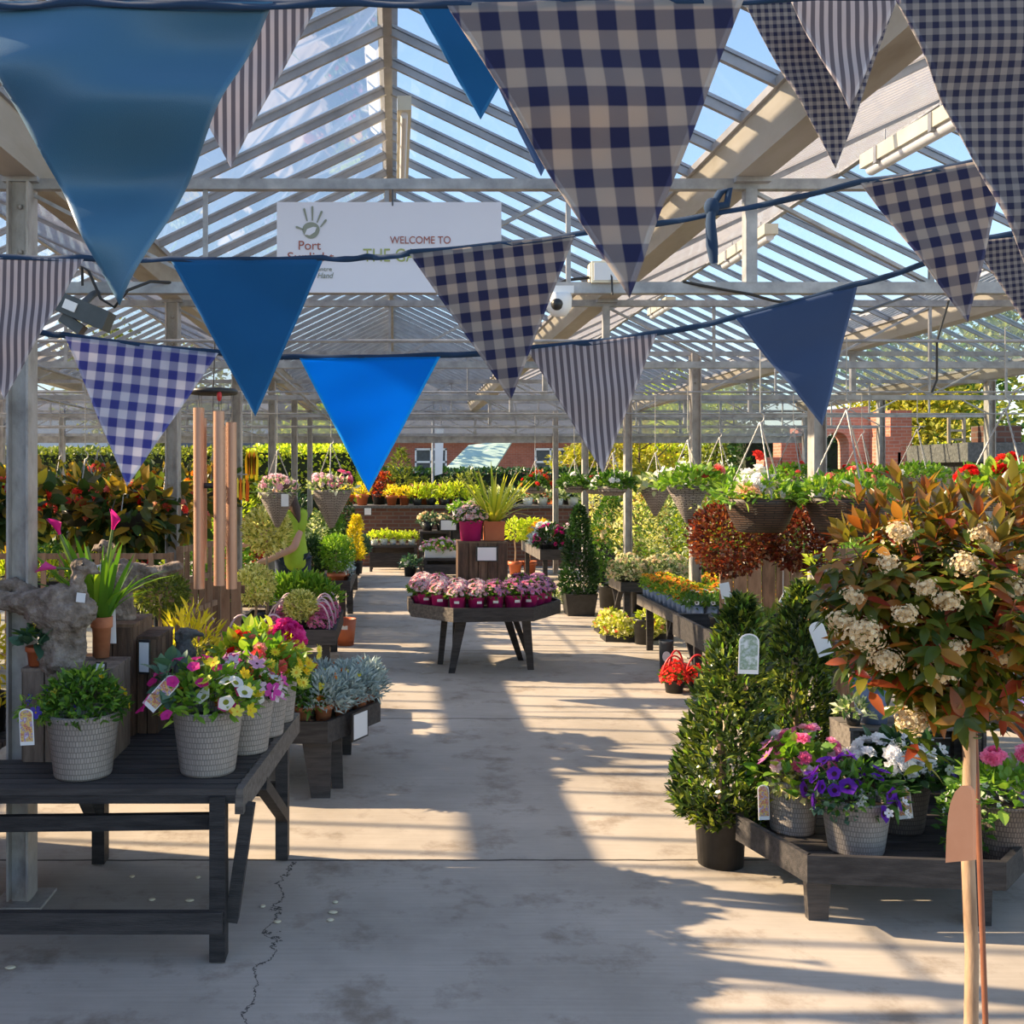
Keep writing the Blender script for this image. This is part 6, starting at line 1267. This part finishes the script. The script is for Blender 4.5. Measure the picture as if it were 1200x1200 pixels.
for q in nrm(d):
    rr = (.5 + .55 * rg.random()); wob = 1 + .13 * math.sin(q[0] * 7 + q[2] * 5)
    t_ = cc + q * RR * rr * wob
    if t_[2] > (base[2] - .05) or abs(t_[0] - cc[0]) > .12: tips.append((t_, q))
for px, py, dy in ((1080, 862, -.12), (1092, 878, -.12), (1175, 838, -.05), (1190, 820, .05), (1012, 792, -.1), (990, 775, -.05)): tips.append((P(px, py, 2.9 + dy) - O_, nrm(np.array([(px - 1104) / 150, dy * 3, -.5]))))
mb = MB()
for i, (t_, q) in enumerate(tips):
    if i % 4 == 0: m_ = (base + t_) / 2 + [0, 0, -.02]; mb.tube([base + (m_ - base) * .1, m_, t_], [.006, .004, .002], 5)
mb.build('branches', M['redstem'], ph)
L5 = T_leaf(.4, .14, .25, 4); mb = MB(); my = MB(); pp, dd, uu, rr_, sz = [], [], [], [], []; yp, yd, yu, ys_ = [], [], [], []
for (t_, q) in tips:
    ax = nrm(q * .55 + np.array([0, 0, .8]) + rg.normal(size=3) * .25); top = t_[2] > cc[2] + .16
    s1 = nrm(np.cross(ax, [1, .3, .1])); s2 = np.cross(ax, s1); n = rg.integers(6, 9); a0 = rg.random() * 6
    for j in range(n):
        a = a0 + j * 2.4; o = s1 * math.cos(a) + s2 * math.sin(a); el = .15 + .75 * j / n
        if top and j >= n - 4:
            yp.append(t_ + ax * .02 * j / n); yd.append(nrm(o * (1 - el) + ax * (el + .25))); yu.append(ax); ys_.append(.052 + .03 * rg.random())
        else:
            pp.append(t_ - ax * .055 * (1 - j / n)); dd.append(nrm(o + ax * (el - .35) + [0, 0, -.1])); uu.append(ax); sz.append(.048 + .032 * rg.random())
mb.scatter(L5, pp, dd, uu, sz, None, None, True); mb.build('leaves', G['photinia'], ph)
my.scatter(T_leaf(.38, .16, .12, 5), yp, yd, yu, ys_, None, None, True); my.build('young_leaves', G['photyoung'], ph)
for px, py, s_ in ((1012, 745, .055), (985, 728, .03), (1038, 775, .035), (1068, 845, .045), (1098, 790, .04), (1052, 625, .03), (1130, 662, .035), (1185, 690, .035), (1110, 705, .03), (1190, 735, .03), (1150, 625, .025), (1085, 690, .02), (1000, 700, .02), (1160, 640, .018), (1040, 660, .018), (1120, 760, .02), (1200, 660, .02), (1170, 770, .03), (1060, 720, .025)):
    c0 = P(px, py, 2.9 - math.sqrt(max(.02, 1 - min(.97, ((px - 1104) / 140) ** 2 + ((py - 712) / 150) ** 2))) * .27) - O_
    mb = MB(); n = int(80 + 3200 * s_); d = nrm(rg.normal(size=(n, 3)) + [0, -.4, .4]); p = c0 + d * s_ * (.35 + .75 * rg.random((n, 1))) * [1.15, 1, .8] + rg.normal(size=(n, 3)) * .006
    mb.scatter(T_flower(5, .9, .3, .2), p, d, nrm(rg.normal(size=(n, 3))), .0052 * (.7 + .6 * rg.random(n))); mb.build('flower_head', [Q['cream'], Q['gold']], ph)
# ---------------------------------------------------------------- table behind the cones
zs = ZS + .003; grb = 'red photinia balls'
for lab, px, py, Y, r in (('red leaved photinia ball on a stem left of the round rattan basket', 853, 632, 6.1, .235), ('red leaved photinia ball below the two rattan baskets', 936, 630, 6.15, .215)):
    potted('photinia_ball', lab, 'shrub', (XA(px, Y), Y, zs), ('nursery', 'blackplastic', .11, .17), [('foliage', 'photball', DIAW, 2600, (0, 0, ZA(py, Y) - zs - .17), (r, r * .9, r * .95), .03, 'ball', dict(up=.5))], group=grb, stem=(.013, .3, 'trunk'))
for i, (px, Y) in enumerate(((961, 5.72), (1010, 5.75), (1075, 5.75))):
    potted('terracotta_pot_plant', 'terracotta pot with a slim stem on the table behind the cones, %s from the left' % ORD[i], 'potted plant', (XA(px, Y), Y, zs), ('terra', 'terra', .1, .26), [('foliage', 'lime', DIA, 50, (0, 0, .22), (.1, .1, .1), .045, 'ball')], group='terracotta pots behind the cones', stem=(.01, .2, 'trunk'))
for i, (px, py, Y, tl) in enumerate(((850, 692, 5.62, -.2), (922, 700, 5.65, .5), (918, 640, 6.4, 0), (1035, 655, 5.6, .1))):
    t = thing('plant_card', 'white plant card on a stake behind the laurel cones, %s from the left' % ORD[i], 'label', (XA(px, Y), Y, zs), 'white plant cards'); mb = MB(); h = ZA(py, Y) - zs
    mb.tube([(0, .004, 0), (0, .004, h)], .003, 5); mb.build('stake', M['white'], t); mb = MB(); mb.box((0, 0, h), (.055, .003, .085), rot=Matrix.Rotation(tl, 3, 'Y')); mb.build('card', M['paper'], t)
for i, (px, Y, m) in enumerate(((880, 5.9, 'bright'), (905, 5.72, 'olive'), (1030, 6.3, 'mid'), (1100, 6.4, 'olive'), (1160, 6.2, 'lime'))):
    potted('bushy_shrub', 'bushy %s plant on the table behind the cones, %s from the left' % ({'bright': 'fresh green', 'olive': 'olive', 'mid': 'green', 'lime': 'lime'}[m], ORD[i]), 'shrub', (XA(px, Y), Y, zs), ('nursery', 'blackplastic', .09, .13), [('foliage', m, LEAFN, 170, (0, 0, 0), (.15, .13, .16), .06, 'dome')], group='bushy plants behind the cones')
t = thing('board_fence', 'brown board screen behind the red photinia balls', 'fence', (2.9, 7.25, 0)); mb = MB()
for i in range(12): mb.box((-.55 + .1 * i, 0, .6), (.09, .018, 1.2))
mb.build('boards', M['trellis'], t)
# ---------------------------------------------------------------- blue pots and what stands round them
bp = [potted('bedding_pot', 'x', 'potted flowers', (0, 0, -9), ('plain', 'bluepot', .055, .125), [('foliage', 'bright' if c_ != 'w' else 'mid', DIA, 90, (0, 0, 0), (.075, .075, .1), .045, 'dome')], [] if c_ == 'w' and False else [('blossoms', [{'o': 'orange', 'a': 'amber', 'y': 'yellow', 'w': 'white'}[c_], 'eye'], TRUMP, 3 if c_ == 'w' else 11, (0, 0, .03), (.075, .075, .1), .024, dict(up=.8))]) for c_ in 'oayw']
usd = set()
for ci, x in enumerate((2.515, 2.63, 2.73, 3.0, 3.12, 3.24)):
    for ri in range(12):
        k = 3 if (ri < 2 and ci < 4) else (1, 0, 2, 0, 1, 0)[ci] if rng.random() < .7 else int(rng.integers(0, 3))
        y = 8.49 + .152 * ri; lab = 'blue pot of %s flowers, %s from the near end, %s line from the aisle' % (('orange', 'amber', 'yellow', 'small white')[k], ORD[ri], ORD[ci]); L_ = (x, y, (ZJ if ci < 3 else ZJ2) + .003)
        if k not in usd: usd.add(k); o = bp[k]; o.location = L_; o['label'] = lab; o['group'] = 'blue pots of bedding flowers'
        else: clone(bp[k], L_, lab, rng.random() * 6, .95 + .1 * rng.random(), 'blue pots of bedding flowers')
rh = hoop_basket('red hooped basket of flowers on the floor under the blue pot table, nearest', (2.22, 8.12, 0), 'red', 'red hooped baskets', 'red', .1)
for i, (x, y) in enumerate(((2.42, 8.16), (2.6, 8.2), (2.3, 8.36))): clone(rh, (x, y, 0), 'red hooped basket of flowers on the floor under the blue pot table, %s' % ('second along', 'third along', 'behind the nearest')[i], .3 * i)
t = potted('florist_bucket', 'tall grey bucket with a round white label by the blue pot table', 'bucket', (2.34, 8.82, 0), ('nursery', 'darkgrey', .062, .30), [], soil=True)
mb = MB(); a = np.linspace(0, 2 * PI, 20)[:-1]; mb.prism([(-.01 + .036 * math.cos(u), .17 + .045 * math.sin(u)) for u in a][::-1], -.062, -.056, 0, 'y'); mb.build('label', M['paper'], t)
potted('empty_pot', 'black pot with a few leaves on the floor beyond the blue pot table', 'potted plant', (2.56, 10.5, 0), ('nursery', 'blackplastic', .11, .26), [('foliage', 'lime', DIA, 90, (.05, 0, -.05), (.14, .12, .14), .07, 'dome')])
for i, (x, y) in enumerate(((2.36, 10.75), (2.72, 10.85), (2.4, 11.3))):
    t = potted('floor_tray', 'tray of cream and pink succulents on the floor, %s' % ('nearest the aisle', 'right of the nearest', 'behind the nearest')[i], 'tray of plants', (x, y, 0), None, [('foliage', 'cream', DIAW, 420, (0, 0, .07), (.19, .17, .2), .05, 'dome'), ('foliage', 'lime', DIAW, 120, (0, 0, .07), (.19, .17, .2), .05, 'dome')], [('blossoms', ['coral', 'gold'], FL5, 10, (0, 0, .09), (.18, .16, .2), .025)], 'floor trays', soil=False)
    MB().prism(rect(-.17, -.15, .17, .15), 0, .07).build('seed_tray', M['blackplastic'], t)
# cream flowered shrubs and columns down the right
for i, (x, y, s_) in enumerate(((2.75, 11.92, .25), (3.1, 11.95, .25), (2.78, 12.25, .24), (3.3, 12.2, .25))):
    potted('cream_shrub', 'cream flowered leafy shrub on the tray table, %s' % ('nearest the aisle', 'right of the nearest', 'behind the nearest', 'farthest from the aisle')[i], 'shrub', (x, y, ZL + .003), ('nursery', 'blackplastic', .12, .12), [('foliage', 'whitegreen', DIA, 800, (0, 0, 0), (s_, s_ * .9, .26), .045, 'dome')], [('blossoms', ['cream', 'green'], ROSE, 70, (0, 0, .02), (s_, s_ * .9, .26), .028)], 'cream shrubs')
t = potted('laurel_column', 'tall dark evergreen column in a square black planter on the right of the aisle', 'shrub', (2.30, 12.75, 0), None, [('foliage', 'dark', DIA, 3000, (0, 0, .24), (.25, .25, 1.1), .055, 'cone')], soil=False)
mb = MB(); mb.hexa([(-.16, -.16, 0), (.16, -.16, 0), (.16, .16, 0), (-.16, .16, 0), (-.2, -.2, .27), (.2, -.2, .27), (.2, .2, .27), (-.2, .2, .27)]); mb.build('planter', M['blackplastic'], t)
potted('floor_plant', 'small variegated plant on the floor left of the square black planter', 'potted plant', (2.0, 13.0, 0), ('nursery', 'blackplastic', .08, .12), [('foliage', 'whitegreen', DIA, 160, (0, 0, 0), (.14, .14, .16), .07, 'dome')])
for i, (px, Y, r, h, m, w) in enumerate([(752, 12.9, .36, 1.62, 'cream', 'cream variegated climber behind the blue pots, nearest the aisle'), (789, 12.8, .36, 1.6, 'whitegreen', 'white variegated climber right of the cream one'), (822, 13.0, .36, 1.55, 'lime', 'lime climber behind the variegated ones'), (715, 13.4, .3, 1.45, 'mid', 'green shrub behind the evergreen column'), (742, 14.4, .36, 1.7, 'olive', 'olive shrub behind the cream flowered shrubs'), (775, 13.6, .4, 1.6, 'bright', 'fresh green shrub behind the variegated climbers'), (700, 16.6, .32, 1.6, 'cream', 'cream shrub beyond the evergreen column'), (850, 10.85, .36, 1.2, 'mid', 'green shrub right of the blue pots'), (895, 9.0, .4, 1.25, 'olive', 'olive shrub behind the red photinia balls'), (950, 8.7, .4, 1.3, 'mid', 'green shrub behind the second photinia ball'), (1010, 8.8, .42, 1.4, 'bright', 'fresh green shrub behind the bronze tree'), (1080, 8.9, .45, 1.4, 'photred', 'red shrub behind the bronze tree'), (1150, 8.5, .45, 1.5, 'lime', 'lime shrub behind the bronze tree near the right edge'), (870, 12.8, .5, 1.6, 'lime', 'lime shrub under the right bay, front line'), (940, 12.6, .5, 1.6, 'mid', 'green shrub under the right bay, front line'), (1010, 13, .5, 1.5, 'olive', 'olive shrub under the right bay, front line'), (1070, 12.8, .5, 1.5, 'mid', 'green shrub before the raised display'), (830, 16.5, .5, 1.7, 'photred', 'red shrub under the right bay, back line'), (900, 16.8, .55, 1.7, 'lime', 'lime shrub under the right bay, back line'), (965, 16.5, .5, 1.6, 'mid', 'green shrub under the right bay, back line'), (1030, 16.8, .5, 1.6, 'autumn', 'golden shrub under the right bay, back line'), (780, 17, .5, 1.6, 'mid', 'green shrub near the far right posts')]):
    kw = [('foliage', m, DIA, 1500, (0, 0, 0), (r, r, h - .3), .06, 'column' if h > 1.44 and i < 8 else 'dome')]
    potted('tall_shrub', w, 'shrub', (XA(px, Y), Y, 0), ('nursery', 'blackplastic', .16, .3), kw, [('blossoms', ['cream', 'green'], FL5, 14, (0, 0, .1), (r, r, h - .3), .035)] if i % 3 == 0 else [], 'tall shrubs under the right bays')
# ---------------------------------------------------------------- hanging baskets, right
gw = 'round rattan hanging baskets'
basket('hanging_basket', 'round dark rattan basket with white and peach flowers, left of the pair', P(891, 585, 5.25), .18, 'bowl', [('foliage', 'bright', LEAF, 520, (0, 0, .0), (.25, .22, .13), .045, 'dome')], [('blossoms', ['white', 'gold'], ROSE, 14, (-.03, -.06, .05), (.11, .1, .12), .04), ('blossoms', ['peach', 'gold'], ROSE, 9, (-.04, -.08, .01), (.12, .1, .1), .038), ('blossoms', ['yellow', 'gold'], FL5, 5, (-.1, -.08, .0), (.1, .1, .06), .025), ('blossoms', ['red', 'gold'], ROSE, 2, (-.02, 0, .22), (.03, .03, .03), .03)], gw)
basket('hanging_basket', 'round dark rattan basket with a few cream flowers, right of the pair', P(992, 584, 5.1), .2, 'bowl', [('foliage', 'bright', LEAF, 560, (0, 0, .0), (.27, .22, .13), .045, 'dome')], [('blossoms', ['white', 'gold'], TRUMP, 3, (-.05, -.14, .03), (.06, .06, .05), .036), ('blossoms', ['peach', 'gold'], ROSE, 4, (-.09, -.12, .02), (.06, .06, .05), .03), ('blossoms', ['coral', 'gold'], ROSE, 9, (.05, .05, .08), (.14, .1, .08), .03)], gw)
basket('hanging_basket', 'grey hanging basket of red geraniums at the right edge', P(1178, 573, 4.75), .17, 'trough', [('foliage', 'bright', LEAFW, 200, (0, 0, -.01), (.22, .2, .13), .07, 'dome')], [('blossoms', ['red', 'gold'], ROSE, 22, (.02, -.04, .1), (.1, .08, .06), .032), ('blossoms', ['red', 'gold'], ROSE, 8, (-.18, -.02, .06), (.05, .05, .04), .03)], 'grey hanging baskets on the right')
basket('hanging_basket', 'grey cone hanging basket trailing green leaves, left of the rattan pair', P(806, 569, 6.9), .14, 'cone', [('foliage', 'bright', LEAFW, 460, (.02, 0, .0), (.24, .21, .15), .048, 'dome'), ('trailing_foliage', 'whitegreen', DIAW, 90, (.1, -.05, -.1), (.12, .1, .16), .05, 'ball')], [('blossoms', ['coral', 'gold'], ROSE, 10, (.14, -.04, .08), (.09, .06, .06), .035), ('blossoms', ['white', 'gold'], FL5, 8, (-.1, 0, .05), (.1, .1, .1), .03)], gb)
basket('hanging_basket', 'grey cone hanging basket half hidden behind the green trailing one', P(768, 571, 8.4), .13, 'cone', [('foliage', 'whitegreen', LEAFW, 150, (0, 0, -.02), (.19, .18, .12), .07, 'dome')], [], gb)
for i, (px, py, Y, r) in enumerate(((718, 570, 8.35, .125), (699, 569, 11.1, .15), (673, 569, 11.15, .13), (627, 570, 11.1, .125), (843, 566, 8.35, .17), (930, 562, 8.3, .18), (1075, 560, 8.3, .18), (1010, 562, 8.35, .17))):
    basket('hanging_basket', 'grey tapered hanging basket of green leaves, %s' % ('just right of the striped flag tip', 'behind the striped flag tip', 'left of the striped flag tip', 'leftmost, over the aisle end', 'behind the rattan pair on its left', 'behind the rattan pair', 'above the bronze tree crown', 'behind the right rattan basket')[i], P(px, py, Y), r, 'trough', [('foliage', 'bright' if i > 3 else 'mid', LEAFW, 380, (0, 0, .0), (r * 1.4, r * 1.3, .13), .045, 'dome')], [('blossoms', [('white', 'coral', 'white', 'red')[i % 4], 'gold'], ROSE, 9, (0, -.02, .03), (r * 1.3, r * 1.2, .12), .03)], 'grey hanging baskets on the right')
# ---------------------------------------------------------------- shopper in a lime top among the shrubs on the left
def skinned(name, joints, edges, mat, parent, root=0, sub=2):
    me = bpy.data.meshes.new(name); me.from_pydata([j[0] for j in joints], edges, []); o = bpy.data.objects.new('tmp', me); COL.objects.link(o)
    sk = o.modifiers.new('s', 'SKIN'); sk.use_smooth_shade = True
    if not me.skin_vertices: bpy.context.view_layer.objects.active = o
    for v, j in zip(me.skin_vertices[0].data, joints): v.radius = j[1] if isinstance(j[1], tuple) else (j[1], j[1]); v.use_root = False
    me.skin_vertices[0].data[root].use_root = True
    sb = o.modifiers.new('u', 'SUBSURF'); sb.levels = sub; sb.render_levels = sub
    bpy.context.view_layer.update(); m2 = bpy.data.meshes.new_from_object(o.evaluated_get(bpy.context.evaluated_depsgraph_get())); bpy.data.objects.remove(o); m2.name = name
    m2.materials.clear(); m2.materials.append(mat); ob = bpy.data.objects.new(name, m2); COL.objects.link(ob); ob.parent = parent; return ob
pn = thing('person', 'person with long brown hair in a lime green top bending towards the cream ball shrub', 'person', (-1.03, 10.42, 0))
J = [((0, 0, .93), (.13, .1)), ((-.01, 0, 1.1), (.12, .09)), ((-.03, -.01, 1.27), (.15, .095)), ((-.06, -.02, 1.38), (.07, .06)), ((-.085, -.03, 1.45), .045), ((-.10, -.04, 1.52), (.075, .085)), ((-.11, -.05, 1.60), (.078, .09)), ((-.11, -.05, 1.66), (.055, .06)),
     ((.1, 0, .88), .085), ((.11, .01, .48), .055), ((.11, .03, .09), .038), ((.11, -.10, .035), .03), ((-.1, 0, .88), .085), ((-.12, .01, .48), .055), ((-.12, .03, .09), .038), ((-.12, -.10, .035), .03),
     ((-.2, -.04, 1.33), .05), ((-.27, -.14, 1.12), .042), ((-.43, -.2, 1.04), .03), ((-.5, -.22, 1.02), .028), ((.11, .0, 1.33), .05), ((.03, -.18, 1.0), .042), ((-.24, -.27, .88), .034), ((-.31, -.28, .865), .028)]
for sx, w in ((-1, 19), (1, 23)):
    base = J[w][0]; dx = -1 if w == 19 else -.5
    for f, (dy, ln) in enumerate(((.024, .05), (.008, .06), (-.008, .056), (-.022, .045))):
        J.append(((base[0] + dx * .04, base[1] + dy, base[2] - .004), .0095)); J.append(((base[0] + dx * (.04 + ln * .6), base[1] + dy * 1.1, base[2] - .012), .0088)); J.append(((base[0] + dx * (.04 + ln), base[1] + dy * 1.1, base[2] - .03), .0078))
    J.append(((base[0] + dx * .02, base[1] - .03, base[2] - .01), .0095)); J.append(((base[0] + dx * .045, base[1] - .05, base[2] - .016), .0085))
E = [(0, 1), (1, 2), (2, 3), (3, 4), (4, 5), (5, 6), (6, 7), (0, 8), (8, 9), (9, 10), (10, 11), (0, 12), (12, 13), (13, 14), (14, 15), (2, 16), (16, 17), (17, 18), (18, 19), (2, 20), (20, 21), (21, 22), (22, 23)]
k = 24
for w in (19, 23):
    for f in range(4): E += [(w, k), (k, k + 1), (k + 1, k + 2)]; k += 3
    E += [(w, k), (k, k + 1)]; k += 2
bd = skinned('body', J, E, M['skin'], pn, 0, 2)
skinned('top', [((.03, 0, .74), (.215, .16)), ((.02, 0, .92), (.2, .15)), ((.0, 0, 1.08), (.175, .13)), ((-.03, -.01, 1.25), (.168, .115)), ((-.055, -.02, 1.37), (.095, .08)), ((-.2, -.04, 1.33), .065), ((-.245, -.1, 1.2), .062), ((.11, .0, 1.33), .065), ((.065, -.11, 1.14), .066)], [(0, 1), (1, 2), (2, 3), (3, 4), (3, 5), (5, 6), (3, 7), (7, 8)], M['lime'], pn, 0, 2)
skinned('trousers', [((0, 0, .92), (.14, .112)), ((.1, 0, .85), .1), ((.11, .01, .48), .07), ((.11, .03, .1), .055), ((-.1, 0, .85), .1), ((-.12, .01, .48), .07), ((-.12, .03, .1), .055)], [(0, 1), (1, 2), (2, 3), (0, 4), (4, 5), (5, 6)], M['denim'], pn, 0, 2)
mb = MB(); mb.ball((-.098, -.03, 1.62), (.095, .105, .098), 18, 12); mb.tube([(-.06, .0, 1.62), (-.03, -.03, 1.5), (.03, -.07, 1.38), (.07, -.1, 1.22)], [.075, .07, .055, .02], 12); mb.build('hair', M['hair'], pn)
mb = MB(); mb.ball((-.188, -.075, 1.575), (.014, .012, .02), 8, 6); mb.build('nose', M['skin'], pn)
for dy in (-.035, .02): mb = MB(); mb.ball((-.178, -.065 + dy, 1.6), .011, 8, 6); mb.build('eye', M['white'], pn)
mb = MB(); mb.box((-.178, -.07, 1.535), (.008, .04, .01)); mb.build('mouth', M['red'], pn)
for x in (.11, -.12): mb = MB(); mb.ball((x, -.05, .04), (.05, .13, .04), 12, 8); mb.build('shoe', M['rubber'], pn)
# ---------------------------------------------------------------- camera, sun and sky
cam = bpy.data.cameras.new('camera'); co = bpy.data.objects.new('camera', cam); COL.objects.link(co)
co.location = (0, 0, H); co.rotation_euler = (PI / 2, 0, 0)
cam.sensor_width = 36; cam.lens = 36 * FPX / 1200; cam.shift_x = (600 - CX) / 1200; cam.shift_y = -(600 - CY) / 1200; cam.clip_end = 400
SC.camera = co
EL, AZ = math.radians(30), math.radians(12)
sdir = Vector((-math.cos(AZ) * math.cos(EL), math.sin(AZ) * math.cos(EL), math.sin(EL)))
sun = bpy.data.lights.new('sun', 'SUN'); sun.energy = 13; sun.angle = math.radians(.6); sun.color = (1.0, .77, .5)
so = bpy.data.objects.new('sun', sun); COL.objects.link(so); so.rotation_euler = sdir.to_track_quat('Z', 'Y').to_euler()
wd = bpy.data.worlds.new('sky'); SC.world = wd; wd.use_nodes = True; nt = wd.node_tree; nt.nodes.clear()
sk = nt.nodes.new('ShaderNodeTexSky'); sk.sky_type = 'NISHITA'; sk.sun_disc = False; sk.sun_elevation = EL; sk.sun_rotation = math.atan2(sdir.x, sdir.y)
sk.air_density = 1.0; sk.dust_density = .6; sk.ozone_density = 1.5
bg = nt.nodes.new('ShaderNodeBackground'); bg.inputs[1].default_value = .31; ow = nt.nodes.new('ShaderNodeOutputWorld')
nt.links.new(sk.outputs[0], bg.inputs[0]); nt.links.new(bg.outputs[0], ow.inputs[0])
SC.view_settings.view_transform = 'Standard'; SC.view_settings.look = 'None'; SC.view_settings.gamma = 1.0; SC.view_settings.use_curve_mapping = False
SC.view_settings.exposure = 0.1
SC.cycles.transparent_max_bounces = 24; SC.cycles.max_bounces = 7; SC.cycles.diffuse_bounces = 3; SC.cycles.glossy_bounces = 2; SC.cycles.transmission_bounces = 4
